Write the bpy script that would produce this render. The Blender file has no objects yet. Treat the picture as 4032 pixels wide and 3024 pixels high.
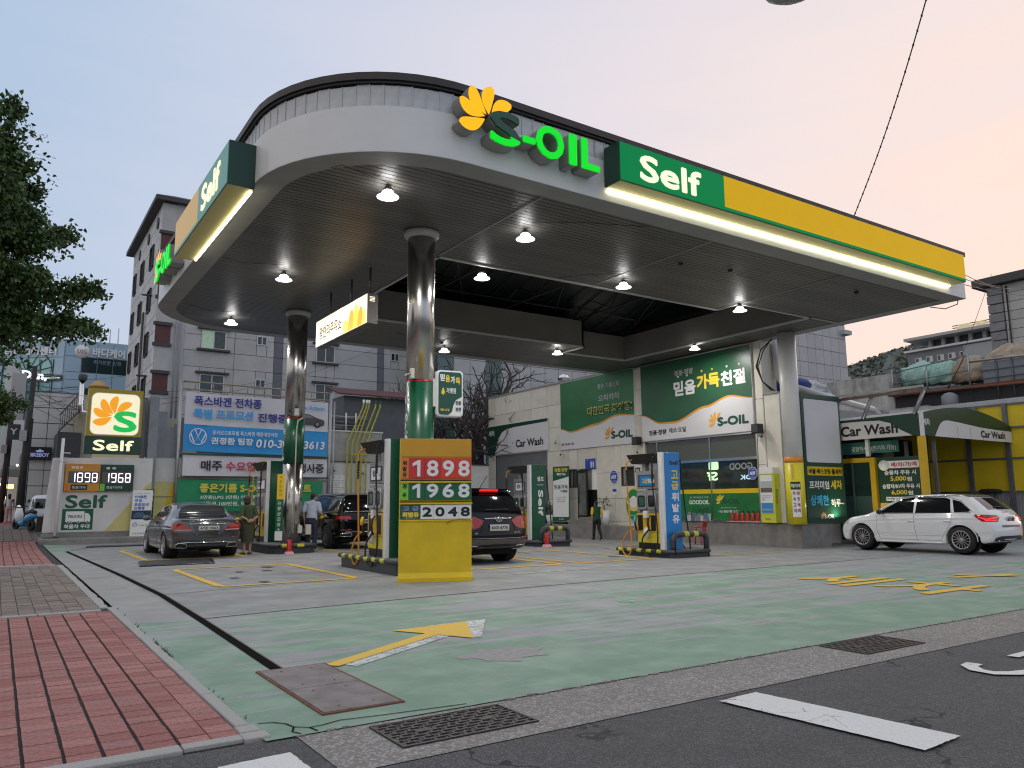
import bpy, bmesh, math, random
import numpy as np
from mathutils import Vector, Matrix, noise
R=math.radians
random.seed(7)
scn=bpy.context.scene
col=scn.collection
# ---------------------------------------------------------------- camera
cd=bpy.data.cameras.new('camera'); cam=bpy.data.objects.new('camera',cd); col.objects.link(cam)
cd.sensor_width=36; cd.lens=26.98; cd.clip_start=.05; cd.clip_end=3000
yaw,pitch,roll=R(56.4),R(8.75),R(.4)
fw=Vector((math.cos(yaw)*math.cos(pitch),math.sin(yaw)*math.cos(pitch),math.sin(pitch)))
r0=Vector((math.sin(yaw),-math.cos(yaw),0)); u0=r0.cross(fw)
rt=r0*math.cos(roll)-u0*math.sin(roll); up=u0*math.cos(roll)+r0*math.sin(roll)
cam.matrix_world=Matrix(((rt.x,up.x,-fw.x,0),(rt.y,up.y,-fw.y,0),(rt.z,up.z,-fw.z,1.42),(0,0,0,1)))
scn.camera=cam
# ---------------------------------------------------------------- sky and sun (dusk: the sun has just gone down behind the hill at the right)
SUN_AZ=R(8)           # direction of the afterglow, measured from +X towards +Y
SUN_EL=R(4)
w=bpy.data.worlds.new('World'); scn.world=w; w.use_nodes=True
nt=w.node_tree; nt.nodes.clear()
def N(t,**k):
    n=nt.nodes.new(t)
    for a,b in k.items(): setattr(n,a,b)
    return n
L=nt.links.new
sky=N('ShaderNodeTexSky',sky_type='NISHITA'); sky.sun_disc=False
sky.sun_elevation=R(1); sky.sun_rotation=R(90)-SUN_AZ; sky.altitude=10; sky.air_density=1.2; sky.dust_density=2.5; sky.ozone_density=3
bg1=N('ShaderNodeBackground'); bg1.inputs['Strength'].default_value=.03
L(sky.outputs[0],bg1.inputs['Color'])
# thin dusk overcast: pink towards the afterglow, blue-grey across the rest of the visible sky
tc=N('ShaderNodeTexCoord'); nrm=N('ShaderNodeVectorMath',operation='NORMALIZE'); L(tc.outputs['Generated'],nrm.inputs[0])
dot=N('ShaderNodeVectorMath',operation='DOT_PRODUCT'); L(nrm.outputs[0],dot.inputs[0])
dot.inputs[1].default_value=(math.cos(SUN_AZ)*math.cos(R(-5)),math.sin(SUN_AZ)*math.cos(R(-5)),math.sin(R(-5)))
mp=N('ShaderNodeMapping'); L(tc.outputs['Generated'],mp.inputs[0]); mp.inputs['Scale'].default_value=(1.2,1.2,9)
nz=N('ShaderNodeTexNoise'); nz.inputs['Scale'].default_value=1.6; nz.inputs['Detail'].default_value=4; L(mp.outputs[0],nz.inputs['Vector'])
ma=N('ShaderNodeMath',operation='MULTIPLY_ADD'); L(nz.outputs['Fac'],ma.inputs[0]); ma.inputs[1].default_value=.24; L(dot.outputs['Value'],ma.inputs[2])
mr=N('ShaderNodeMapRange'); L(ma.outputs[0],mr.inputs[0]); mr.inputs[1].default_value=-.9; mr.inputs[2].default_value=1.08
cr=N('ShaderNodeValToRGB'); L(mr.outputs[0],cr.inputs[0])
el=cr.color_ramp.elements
el[0].position=0; el[0].color=(.60,.57,.55,1)  # unseen sky behind the camera, brightened and neutralised to light the walls
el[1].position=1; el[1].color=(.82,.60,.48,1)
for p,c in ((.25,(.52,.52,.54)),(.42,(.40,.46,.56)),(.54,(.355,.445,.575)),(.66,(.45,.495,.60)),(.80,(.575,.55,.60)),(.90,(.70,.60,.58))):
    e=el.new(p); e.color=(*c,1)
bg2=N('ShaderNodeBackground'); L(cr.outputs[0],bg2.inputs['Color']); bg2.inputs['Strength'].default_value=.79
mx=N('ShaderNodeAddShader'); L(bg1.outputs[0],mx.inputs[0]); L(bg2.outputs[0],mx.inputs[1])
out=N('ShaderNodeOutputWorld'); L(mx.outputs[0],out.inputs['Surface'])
sd=bpy.data.lights.new('sun','SUN'); sd.energy=.35; sd.angle=R(25); sd.color=(1,.82,.68)
sun=bpy.data.objects.new('sun',sd); col.objects.link(sun)
sv=Vector((math.cos(SUN_AZ)*math.cos(R(12)),math.sin(SUN_AZ)*math.cos(R(12)),math.sin(R(12))))
sun.rotation_euler=sv.to_track_quat('Z','Y').to_euler()
scn.view_settings.view_transform='Standard'; scn.view_settings.look='None'; scn.view_settings.exposure=.7; scn.view_settings.gamma=1
scn.cycles.use_denoising=True; scn.cycles.denoising_prefilter='ACCURATE'; scn.cycles.filter_width=1.15
scn.cycles.max_bounces=6; scn.cycles.diffuse_bounces=3; scn.cycles.glossy_bounces=3; scn.cycles.transmission_bounces=4; scn.cycles.transparent_max_bounces=8
scn.cycles.sample_clamp_indirect=6
# ---------------------------------------------------------------- materials
MC={}
def M(name,c,rough=.6,metal=0,ns=0,na=0,bump=0,bs=40,emit=0,spec=.5,coat=0,stretch=None,alpha=1,trans=0,mix=None):
    """principled material; ns/na: colour noise scale and amount, bump/bs: bump strength and scale, stretch: noise scale per axis"""
    if name in MC: return MC[name]
    m=bpy.data.materials.new(name); m.use_nodes=True; t=m.node_tree; b=t.nodes['Principled BSDF']; MC[name]=m
    b.inputs['Base Color'].default_value=(*c,1); b.inputs['Roughness'].default_value=rough; b.inputs['Metallic'].default_value=metal
    b.inputs['Specular IOR Level'].default_value=spec; b.inputs['Coat Weight'].default_value=coat; b.inputs['Coat Roughness'].default_value=.04
    b.inputs['Alpha'].default_value=alpha; b.inputs['Transmission Weight'].default_value=trans
    if emit: b.inputs['Emission Color'].default_value=(*c,1); b.inputs['Emission Strength'].default_value=emit
    if na or bump:
        tc=t.nodes.new('ShaderNodeTexCoord'); mp=t.nodes.new('ShaderNodeMapping'); t.links.new(tc.outputs['Object'],mp.inputs[0])
        if stretch: mp.inputs['Scale'].default_value=stretch
    if na:
        n=t.nodes.new('ShaderNodeTexNoise'); n.inputs['Scale'].default_value=ns; n.inputs['Detail'].default_value=6; n.inputs['Roughness'].default_value=.62
        t.links.new(mp.outputs[0],n.inputs['Vector'])
        r=t.nodes.new('ShaderNodeMapRange'); r.inputs[1].default_value=.28; r.inputs[2].default_value=.72; t.links.new(n.outputs['Fac'],r.inputs[0])
        x=t.nodes.new('ShaderNodeMix'); x.data_type='RGBA'; t.links.new(r.outputs[0],x.inputs['Factor'])
        c2=mix if mix else tuple(v*(1-na) for v in c)
        x.inputs['A'].default_value=(*c2,1); x.inputs['B'].default_value=(*(tuple(min(1,v*(1+na*.35)) for v in c)),1)
        t.links.new(x.outputs['Result'],b.inputs['Base Color'])
        rr=t.nodes.new('ShaderNodeMapRange'); rr.inputs[3].default_value=max(.02,rough-.08*(rough>.15)); rr.inputs[4].default_value=min(1,rough+.08*(rough>.15)); t.links.new(n.outputs['Fac'],rr.inputs[0]); t.links.new(rr.outputs[0],b.inputs['Roughness'])
    if bump:
        n2=t.nodes.new('ShaderNodeTexNoise'); n2.inputs['Scale'].default_value=bs; n2.inputs['Detail'].default_value=5; t.links.new(mp.outputs[0],n2.inputs['Vector'])
        bp=t.nodes.new('ShaderNodeBump'); bp.inputs['Strength'].default_value=bump; bp.inputs['Distance'].default_value=.01
        t.links.new(n2.outputs['Fac'],bp.inputs['Height']); t.links.new(bp.outputs[0],b.inputs['Normal'])
    return m
def V(*a): return Vector(a)
Z=V(0,0,1)
class FR:      # a frame on a plane: origin, right, up; n points at the viewer
    def __init__(s,o,u,v=(0,0,1)): s.o=Vector(o); s.u=Vector(u).normalized(); s.v=Vector(v).normalized(); s.n=s.u.cross(s.v)
    def p(s,a,b,d=0): return s.o+s.u*a+s.v*b+s.n*d
def FX(x,y0=0): return FR((x,0,0),(0,-1,0))          # plane x=const looking towards -X: a=-y, b=z
def FY(y,x0=0): return FR((0,y,0),(1,0,0))           # plane y=const looking towards -Y: a=x, b=z
class MB:
    def __init__(s): s.v=[]; s.f=[]; s.mi=[]; s.cur=0; s.sm=[]
    def add(s,vs,fs,smooth=False):
        b=len(s.v); s.v+= [tuple(p) for p in vs]
        for f in fs: s.f.append([b+i for i in f]); s.mi.append(s.cur); s.sm.append(smooth)
        return s
    def box(s,x0,y0,z0,x1,y1,z1):
        return s.add([(x0,y0,z0),(x1,y0,z0),(x1,y1,z0),(x0,y1,z0),(x0,y0,z1),(x1,y0,z1),(x1,y1,z1),(x0,y1,z1)],[(0,3,2,1),(4,5,6,7),(0,1,5,4),(1,2,6,5),(2,3,7,6),(3,0,4,7)])
    def fbox(s,F,a0,b0,a1,b1,d0,d1):     # box in a frame
        P=F.p; return s.add([P(a0,b0,d0),P(a1,b0,d0),P(a1,b0,d1),P(a0,b0,d1),P(a0,b1,d0),P(a1,b1,d0),P(a1,b1,d1),P(a0,b1,d1)],[(0,1,2,3),(7,6,5,4),(3,2,6,7),(1,0,4,5),(2,1,5,6),(0,3,7,4)])
    def prism(s,F,poly,d0,d1,smooth=False):
        n=len(poly); 
        ar=sum(poly[i][0]*poly[(i+1)%n][1]-poly[(i+1)%n][0]*poly[i][1] for i in range(n))
        if ar<0: poly=poly[::-1]
        vs=[F.p(a,b,d1) for a,b in poly]+[F.p(a,b,d0) for a,b in poly]
        s.add(vs,[list(range(n)),list(range(2*n-1,n-1,-1))]); 
        b=len(s.v)-2*n
        for i in range(n): j=(i+1)%n; s.f.append([b+i,b+n+i,b+n+j,b+j]); s.mi.append(s.cur); s.sm.append(smooth)
        return s
    def tube(s,pts,r,n=8,caps=True):
        pts=[Vector(p) for p in pts]; rr=r if isinstance(r,(list,tuple)) else [r]*len(pts)
        vs=[]; prev=None
        for i,p in enumerate(pts):
            t=(pts[min(i+1,len(pts)-1)]-pts[max(i-1,0)]).normalized()
            if prev is None: a=t.orthogonal().normalized()
            else:
                a=prev-t*prev.dot(t); a=a.normalized() if a.length>1e-6 else t.orthogonal().normalized()
            prev=a; b=t.cross(a)
            for k in range(n): q=2*math.pi*k/n; vs.append(p+(a*math.cos(q)+b*math.sin(q))*rr[i])
        fs=[]
        for i in range(len(pts)-1):
            for k in range(n): k2=(k+1)%n; fs.append((i*n+k,i*n+k2,(i+1)*n+k2,(i+1)*n+k))
        s.add(vs,fs,True)
        if caps:
            b=len(s.v)-len(vs); s.f.append([b+k for k in range(n)][::-1]); s.f.append([b+(len(pts)-1)*n+k for k in range(n)]); s.mi+=[s.cur]*2; s.sm+=[False]*2
        return s
    def lathe(s,prof,c=(0,0,0),n=24,axis='z',smooth=True,F=None):
        vs=[];c=Vector(c)
        for r,z in prof:
            for k in range(n):
                q=2*math.pi*k/n; x,y=r*math.cos(q),r*math.sin(q)
                if F: vs.append(c+F.u*x+F.v*y+F.n*z)
                else: vs.append(c+(V(x,y,z) if axis=='z' else V(x,z,y) if axis=='y' else V(z,x,y)))
        fs=[]; m=len(prof)
        for i in range(m-1):
            for k in range(n): k2=(k+1)%n; fs.append((i*n+k,i*n+k2,(i+1)*n+k2,(i+1)*n+k))
        return s.add(vs,fs,smooth)
    def grid(s,P,smooth=True,flip=False):   # P[i][j] points
        m=len(P); n=len(P[0]); vs=[p for row in P for p in row]; fs=[]
        for i in range(m-1):
            for j in range(n-1):
                q=(i*n+j,(i+1)*n+j,(i+1)*n+j+1,i*n+j+1); fs.append(q[::-1] if flip else q)
        return s.add(vs,fs,smooth)
    def mesh(s,name,mats):
        me=bpy.data.meshes.new(name); me.from_pydata(s.v,[],s.f)
        for m in (mats if isinstance(mats,(list,tuple)) else [mats]): me.materials.append(m)
        me.polygons.foreach_set('material_index',s.mi); me.polygons.foreach_set('use_smooth',s.sm); me.update(); return me
    def build(s,name,mats,parent=None,bevel=0,local=False,kind=None,seg=2,label=None):
        o=bpy.data.objects.new(name,s.mesh(name,mats)); col.objects.link(o)
        if parent is not None:
            o.parent=parent
            if not local: 
                root=parent; off=Vector(); 
                while root is not None: off+=root.location; root=root.parent
                o.location=-off
        if bevel:
            b=o.modifiers.new('b','BEVEL'); b.width=bevel; b.segments=seg; b.limit_method='ANGLE'; b.angle_limit=R(35)
        if kind: o['kind']=kind
        if label: o['label']=label
        return o
def thing(name,label,cat,loc=(0,0,0),rz=0,group=None):
    o=bpy.data.objects.new(name,None); col.objects.link(o); o.empty_display_size=.2; o.location=loc; o.rotation_euler=(0,0,rz)
    o['label']=label; o['category']=cat
    if group: o['group']=group
    return o
def tag(o,label,cat,group=None):
    o['label']=label; o['category']=cat
    if group: o['group']=group
    return o
def struct(o): o['kind']='structure'; return o
def copy_tree(o,parent=None,loc=None,label=None,rz=None):
    c=o.copy(); col.objects.link(c)
    if parent is not None: c.parent=parent
    if loc is not None: c.location=loc
    if rz is not None: c.rotation_euler=(0,0,rz)
    if label: c['label']=label
    for ch in list(o.children): copy_tree(ch,c)
    return c
TX={}
def text(s,F,a,b,w,h,mat,parent,d=.004,bold=0,name='lettering',thick=.003,shear=0,wrap=None,local=False,rot=0,mirror=False):
    """lettering fitted into the box a,b (lower left) w x h of frame F, standing d in front of it"""
    key=(s,shear)
    if key not in TX:
        c=bpy.data.curves.new('t','FONT'); c.body=s; c.size=1; c.shear=shear; c.resolution_u=3; c.space_line=.95
        o=bpy.data.objects.new('t',c); me=o.to_mesh()
        vs=np.array([v.co[:] for v in me.vertices]) if len(me.vertices) else np.zeros((0,3)); fs=[list(p.vertices) for p in me.polygons]
        ed={}
        for f in fs:
            for i in range(len(f)):
                e=(f[i],f[(i+1)%len(f)])
                if (e[1],e[0]) in ed: del ed[(e[1],e[0])]
                else: ed[e]=1
        TX[key]=(vs,fs,list(ed)); o.to_mesh_clear(); bpy.data.objects.remove(o); bpy.data.curves.remove(c)
    vs,fs,ed=TX[key]
    if len(vs)==0: return None
    mn=vs.min(0); mxx=vs.max(0); sx=w/(mxx[0]-mn[0]); sy=h/(mxx[1]-mn[1])
    mb=MB(); k=0
    offs=[(0,0)] if not bold else [(0,0),(bold,0),(-bold,0),(0,bold),(0,-bold),(bold*.7,bold*.7),(-bold*.7,bold*.7),(bold*.7,-bold*.7),(-bold*.7,-bold*.7)]
    if bold: sx=(w-2*bold)/(mxx[0]-mn[0]); sy=(h-2*bold)/(mxx[1]-mn[1])
    for ox,oy in offs:
        P=[]
        for v in vs:
            x=(v[0]-mn[0])*sx+ox+bold; y=(v[1]-mn[1])*sy+oy+bold
            if mirror: x=w-x
            if rot: x,y=(y,w-x) if rot==-1 else (h-y,x)
            P.append((a+x,b+y))
        e=k*.0002; k+=1
        fp=(lambda q,dd: wrap(q[0],q[1],dd)) if wrap else (lambda q,dd: F.p(q[0],q[1],dd))
        base=len(mb.v); n=len(P)
        mb.v+=[tuple(fp(q,d+thick+e)) for q in P]
        for f in fs: mb.f.append([base+i for i in (f if not mirror else f[::-1])]); mb.mi.append(0); mb.sm.append(False)
        if thick>.004:
            mb.v+=[tuple(fp(q,d)) for q in P]
            for i,j in ed: mb.f.append([base+j,base+i,base+n+i,base+n+j]); mb.mi.append(0); mb.sm.append(False)
    return mb.build(name,mat,parent,local=local)
def petals(F,cx,cy,r,mat,parent,d=.004,thick=.003,name='petal',angs=(-168,158,128,96,62),wide=.30,side=None,local=False):
    for an in angs:
        q=R(an); pts=[]
        for k in range(17):
            t=k/16; u=t**1.45; wd=wide*r*(max(0,4*u*(1-u))**.62)*(.98 if t<1 else 0)
            pts.append((t,wd))
        bend=.16*r
        def at(t,s): 
            x=r*(.12+.88*t); y=s+bend*math.sin(math.pi*t)*.6
            return (cx+x*math.cos(q)-y*math.sin(q),cy+x*math.sin(q)+y*math.cos(q))
        poly=[at(t,-w*.5) for t,w in pts]+[at(t,w*.5) for t,w in pts[-2:0:-1]]
        m=MB(); m.prism(F,poly,d,d+thick)
        if side: m.mi=[0]+[1]*(len(m.f)-1)
        m.build(name,[mat,side] if side else mat,parent,local=local)
def zg(x,y):
    s=lambda t:(lambda u:u*u*(3-2*u))(min(1,max(0,t)))
    return -.23*s((x-14)/8)*s((y-13)/4)+.42*s((y-28)/15)*s((1.7-x)/.6)
def flat(poly,dz,name,mat,parent=None,kind=None,step=.5,**k):   # a paint sheet that follows the ground
    bm=bmesh.new(); f=bm.faces.new([bm.verts.new((x,y,0)) for x,y in poly])
    xs=[p[0] for p in poly]; ys=[p[1] for p in poly]
    for ax,lo,hi in ((0,min(xs),max(xs)),(1,min(ys),max(ys))):
        c=math.ceil(lo/step)*step
        while c<hi:
            n=(1,0,0) if ax==0 else (0,1,0); bmesh.ops.bisect_plane(bm,geom=bm.verts[:]+bm.edges[:]+bm.faces[:],plane_co=(c,c,0),plane_no=n); c+=step
    bmesh.ops.triangulate(bm,faces=bm.faces[:])
    for v in bm.verts: v.co.z=zg(v.co.x,v.co.y)+dz
    me=bpy.data.meshes.new(name); bm.normal_update(); 
    for f in bm.faces:
        if f.normal.z<0: f.normal_flip()
    bm.to_mesh(me); bm.free(); me.materials.append(mat)
    o=bpy.data.objects.new(name,me); col.objects.link(o)
    if parent is not None: o.parent=parent
    if kind: o['kind']=kind
    return o
def rrect(a0,b0,a1,b1,r,n=5):
    P=[]
    for cx,cy,q0 in ((a1-r,b0+r,-90),(a1-r,b1-r,0),(a0+r,b1-r,90),(a0+r,b0+r,180)):
        for k in range(n+1): q=R(q0+90*k/n); P.append((cx+r*math.cos(q),cy+r*math.sin(q)))
    return P
def area(name,loc,size,e,parent,color=(1,1,1),rot=(0,0,0),size_y=None,spread=None):
    l=bpy.data.lights.new(name,'AREA'); l.energy=e; l.color=color; l.shape='RECTANGLE' if size_y else 'DISK'; l.size=size
    if size_y: l.size_y=size_y
    o=bpy.data.objects.new(name,l); col.objects.link(o); o.parent=parent; o.location=loc; o.rotation_euler=rot; o['kind']='helper'
    return o
# palette
GREEN=M('sign_green',(.008,.10,.045),.35); DGREEN=M('dark_green',(.006,.048,.028),.35)
WHITE=M('white_paint',(.78,.78,.79),.45,ns=3,na=.08); WTXT=M('white_lettering',(.82,.82,.82),.5)
YEL=M('sign_yellow',(.80,.54,.01),.4,ns=2,na=.10); ORG=M('orange_panel',(.62,.30,.025),.4,ns=2,na=.06)
BLK=M('black_plastic',(.012,.012,.013),.45); DGREY=M('dark_grey',(.05,.052,.055),.5); CHROME=M('chrome',(.75,.75,.76),.12,1)
STEEL=M('galvanised_steel',(.42,.43,.44),.42,.8,ns=6,na=.2); RUST=M('rusty_steel',(.20,.07,.035),.8,ns=14,na=.6,bump=.3)
GLASS=M('dark_glass',(.012,.016,.018),.04,spec=.8); RED=M('red_paint',(.45,.01,.012),.3,coat=.4)
# ================================================================ GROUND
def nodemat(name):
    m=bpy.data.materials.new(name); m.use_nodes=True; t=m.node_tree; b=t.nodes['Principled BSDF']; return m,t,b
class NT:
    def __init__(s,t): s.t=t
    def new(s,k,**a):
        n=s.t.nodes.new(k)
        for x,y in a.items(): setattr(n,x,y)
        return n
    def ln(s,a,b): s.t.links.new(a,b)
    def math(s,op,a,b=0,clamp=False):
        n=s.new('ShaderNodeMath',operation=op); n.use_clamp=clamp
        for i,v in enumerate((a,b)):
            if hasattr(v,'links'): s.ln(v,n.inputs[i])
            else: n.inputs[i].default_value=v
        return n.outputs[0]
    def noise(s,vec,scale,stretch=None,detail=5,rough=.6,rot=0,loc=(0,0,0)):
        mp=s.new('ShaderNodeMapping'); s.ln(vec,mp.inputs[0]); mp.inputs['Rotation'].default_value=(0,0,rot); mp.inputs['Location'].default_value=loc
        if stretch: mp.inputs['Scale'].default_value=stretch
        n=s.new('ShaderNodeTexNoise'); n.inputs['Scale'].default_value=scale; n.inputs['Detail'].default_value=detail; n.inputs['Roughness'].default_value=rough; s.ln(mp.outputs[0],n.inputs['Vector']); return n.outputs['Fac']
    def step(s,v,a,b): 
        n=s.new('ShaderNodeMapRange'); n.interpolation_type='SMOOTHSTEP'; s.ln(v,n.inputs[0]); n.inputs[1].default_value=a; n.inputs[2].default_value=b; return n.outputs[0]
    def mix(s,f,a,b):
        n=s.new('ShaderNodeMix',data_type='RGBA')
        for k,v in (('Factor',f),('A',a),('B',b)):
            if hasattr(v,'links'): s.ln(v,n.inputs[k])
            else: n.inputs[k].default_value=(*v,1) if isinstance(v,tuple) else v
        return n.outputs['Result']
    def bump(s,h,b,strength=.4,dist=.004):
        n=s.new('ShaderNodeBump'); n.inputs['Strength'].default_value=strength; n.inputs['Distance'].default_value=dist; s.ln(h,n.inputs['Height']); s.ln(n.outputs[0],b.inputs['Normal'])
def forecourt_mat():
    m,t,b=nodemat('worn_green_concrete'); q=NT(t)
    tc=q.new('ShaderNodeTexCoord').outputs['Object']; sp=q.new('ShaderNodeSeparateXYZ'); q.ln(tc,sp.inputs[0]); X,Y=sp.outputs[0],sp.outputs[1]
    big=q.noise(tc,.35,detail=3); mid=q.noise(tc,1.6); fine=q.noise(tc,38,detail=4)
    # brushed strokes of worn paint: along the lane, and turned a little
    s1=q.noise(tc,1.0,(.30,4.6,1),rot=R(-4),detail=6,rough=.62); s2=q.noise(tc,1.0,(.26,4.0,1),rot=R(20),detail=6,rough=.6,loc=(3,1,0)); s3=q.noise(tc,1.0,(5,.7,1),detail=5,loc=(9,4,0))
    east=q.step(X,4.2,5.6)
    st=q.math('ADD',q.math('MULTIPLY',s1,q.math('SUBTRACT',1,east)),q.math('MULTIPLY',s2,east))
    st=q.math('ADD',st,q.math('MULTIPLY',q.math('SUBTRACT',big,.5),.5))
    st=q.math('ADD',st,q.math('MULTIPLY',q.math('SUBTRACT',fine,.5),.16)); st=q.math('ADD',st,q.math('MULTIPLY',q.math('SUBTRACT',q.noise(tc,6.5,(.6,2.2,1),rot=R(10),detail=6),.5),.22))
    # where paint survives: thick in front of the joint, gone under the canopy
    jy=q.math('ADD',q.math('MULTIPLY',X,.028),10.55)
    front=q.math('SUBTRACT',1,q.step(q.math('SUBTRACT',Y,jy),-.02,.03))
    right=q.step(X,15,23)
    nearroad=q.math('SUBTRACT',1,q.step(Y,5.3,7.2))
    gm=q.math('ADD',st,q.math('MULTIPLY',nearroad,.14)); gm=q.math('SUBTRACT',gm,q.math('MULTIPLY',right,.08))
    g1=q.math('MULTIPLY',q.step(gm,.468,.512),front)
    left=q.math('SUBTRACT',1,q.step(X,2.1,2.2)); lf=q.math('SUBTRACT',1,q.step(q.math('ADD',Y,q.math('MULTIPLY',mid,3)),9.2,12.2)); lf2=q.step(Y,24,29)
    g2=q.math('MULTIPLY',left,q.math('MAXIMUM',q.math('MULTIPLY',lf,q.step(st,.36,.46)),q.math('MULTIPLY',lf2,q.step(st,.40,.52))))
    back=q.math('MULTIPLY',q.math('MULTIPLY',q.step(Y,jy if False else 11,11.4),q.math('SUBTRACT',1,q.step(Y,12.6,14.2))),q.math('MULTIPLY',q.step(st,.56,.66),.45))
    g=q.math('MAXIMUM',q.math('MAXIMUM',g1,g2),back,True)
    conc=q.mix(q.step(mid,.3,.7),(.235,.242,.245),(.30,.307,.31)); conc=q.mix(q.math('MULTIPLY',q.step(s3,.52,.7),.45),conc,(.235,.235,.235))
    conc=q.mix(q.math('MULTIPLY',q.step(st,.5,.72),.5),conc,(.34,.345,.35))
    conc=q.mix(q.math('MULTIPLY',q.math('MULTIPLY',left,q.step(Y,8,12)),.55),conc,(.37,.365,.35))
    # oil-dark and reddish stains in the pump lanes
    stn=q.math('MULTIPLY',q.step(q.noise(tc,.8,(1,1.6,1),loc=(2,7,0)),.56,.68),q.step(Y,12.5,14)); conc=q.mix(q.math('MULTIPLY',stn,.4),conc,(.17,.155,.15))
    red=q.math('MULTIPLY',q.step(q.noise(tc,.9,(.8,2.4,1),loc=(5,3,0)),.60,.68),q.step(Y,12.2,13.2)); conc=q.mix(q.math('MULTIPLY',red,.55),conc,(.24,.10,.09))
    green=q.mix(q.step(mid,.35,.7),(.155,.285,.19),(.225,.365,.26)); green=q.mix(q.math('MULTIPLY',q.step(s3,.5,.66),.35),green,(.24,.31,.26))
    conc=q.mix(q.math('MULTIPLY',front,.5),conc,(.36,.36,.38)); c=q.mix(q.math('MULTIPLY',g,.84),conc,green); c=q.mix(q.math('MULTIPLY',q.step(fine,.55,.72),.22),c,(.13,.14,.14))
    spk=q.step(q.noise(tc,9,detail=2),.74,.80); c=q.mix(q.math('MULTIPLY',spk,.25),c,(.08,.08,.08))
    q.ln(c,b.inputs['Base Color']); ro=q.math('SUBTRACT',.72,q.math('MULTIPLY',q.step(mid,.4,.8),.22)); q.ln(ro,b.inputs['Roughness']); b.inputs['Specular IOR Level'].default_value=.45
    q.bump(q.math('ADD',fine,q.math('MULTIPLY',g,.6)),b,.35,.004); return m
def aggregate(name,base,dark,light,scale,bump=.6,cr=False,warm=None):
    m,t,b=nodemat(name); q=NT(t); tc=q.new('ShaderNodeTexCoord').outputs['Object']
    v=q.new('ShaderNodeTexVoronoi'); v.inputs['Scale'].default_value=scale; q.ln(tc,v.inputs['Vector'])
    sh=q.new('ShaderNodeSeparateColor'); q.ln(v.outputs['Color'],sh.inputs[0])
    big=q.noise(tc,.7,(1,2.2,1)); mid=q.noise(tc,5)
    c=q.mix(q.step(sh.outputs[0],.15,.9),dark,light); c=q.mix(q.step(v.outputs['Distance'],.25,.75),c,dark); c=q.mix(.45,c,base)
    c=q.mix(q.math('MULTIPLY',q.step(big,.4,.66),.30),c,tuple(x*.6 for x in base)); c=q.mix(q.math('MULTIPLY',q.step(mid,.5,.75),.25),c,tuple(min(1,x*1.6) for x in base))
    h=v.outputs['Distance']
    if cr:
        w=q.new('ShaderNodeTexVoronoi',feature='DISTANCE_TO_EDGE'); w.inputs['Scale'].default_value=.62
        mp=q.new('ShaderNodeMapping'); q.ln(tc,mp.inputs[0]); nn=q.new('ShaderNodeTexNoise'); nn.inputs['Scale'].default_value=3.2; nn.inputs['Detail'].default_value=6; q.ln(tc,nn.inputs['Vector'])
        va=q.new('ShaderNodeVectorMath',operation='MULTIPLY_ADD'); q.ln(nn.outputs['Color'],va.inputs[0]); va.inputs[1].default_value=(.5,.5,.5); q.ln(tc,va.inputs[2]); q.ln(va.outputs[0],w.inputs['Vector'])
        k=q.math('MULTIPLY',q.math('SUBTRACT',1,q.step(w.outputs['Distance'],.004,.012)),q.step(q.noise(tc,.55,loc=(4,2,0)),.48,.56)); c=q.mix(q.math('MULTIPLY',k,.85),c,(.012,.012,.012))
    q.ln(c,b.inputs['Base Color']); b.inputs['Roughness'].default_value=.85; q.bump(h,b,bump,.006); return m
MFC=forecourt_mat()
MASP=aggregate('asphalt',(.098,.098,.098),(.042,.042,.043),(.24,.24,.235),95,.9,True)
MGUT=aggregate('gutter_aggregate',(.30,.285,.265),(.13,.122,.112),(.52,.49,.455),46,1)
def sheet(name,xs,ys,mat,dz=0,fn=zg):
    m=MB(); m.grid([[(x,y,fn(x,y)+dz) for x in xs] for y in ys],flip=True); o=m.build(name,mat); return struct(o)
rg=lambda a,b,s:[a+i*(b-a)/max(1,round((b-a)/s)) for i in range(max(1,round((b-a)/s))+1)]
g=MB(); g.box(-500,-300,-1.2,900,900,-.5); struct(g.build('ground',M('far_ground',(.12,.12,.12),.9)))
fc=sheet('forecourt',rg(1.47,48,.6),rg(4.93,49.6,.6),MFC)
road=sheet('road',[-60,-10,0,1,2,4,6,8,12,20,60,120],[-30,-10,0,2,3,4.128],MASP,-.010,lambda x,y:0)
road2=sheet('road_apron',[-60,-10,0,.8,1.66],[4.128,4.6,4.975],MASP,-.010,lambda x,y:0)
gut=sheet('gutter',[1.66,2,4,8,20,60,120],[4.13,4.5,4.93],MGUT,-.006,lambda x,y:0)
# ragged lip of broken concrete between forecourt and gutter
lip=MB(); random.seed(3)
for i in range(150):
    x=1.7+i*.13+random.uniform(-.05,.05)
    if 2.08<x<3.1 or 6.85<x<7.9: continue
    r=random.uniform(.01,.035); lip.prism(FR((x,4.93+random.uniform(-.012,.012),0),(1,0,0),(0,1,0)),[(r*math.cos(a)*random.uniform(1,2.4),r*.6*math.sin(a)) for a in (0,1.1,2,3.1,4.2,5.3)],-.004,random.uniform(.002,.007))
lo=lip.build('edge_debris',MGUT); lo['kind']='stuff'
MJ=M('joint_sealant',(.006,.006,.006),.95,spec=.05)
def path_strip(pts,w):
    L_=[];R_=[]
    for i,p in enumerate(pts):
        a=Vector(pts[max(i-1,0)]+(0,)); b=Vector(pts[min(i+1,len(pts)-1)]+(0,)); t=(b-a).normalized(); n=V(-t.y,t.x,0)*(w/2 if not isinstance(w,list) else w[i]/2)
        L_.append((p[0]+n.x,p[1]+n.y)); R_.append((p[0]-n.x,p[1]-n.y))
    return L_+R_[::-1]
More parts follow.
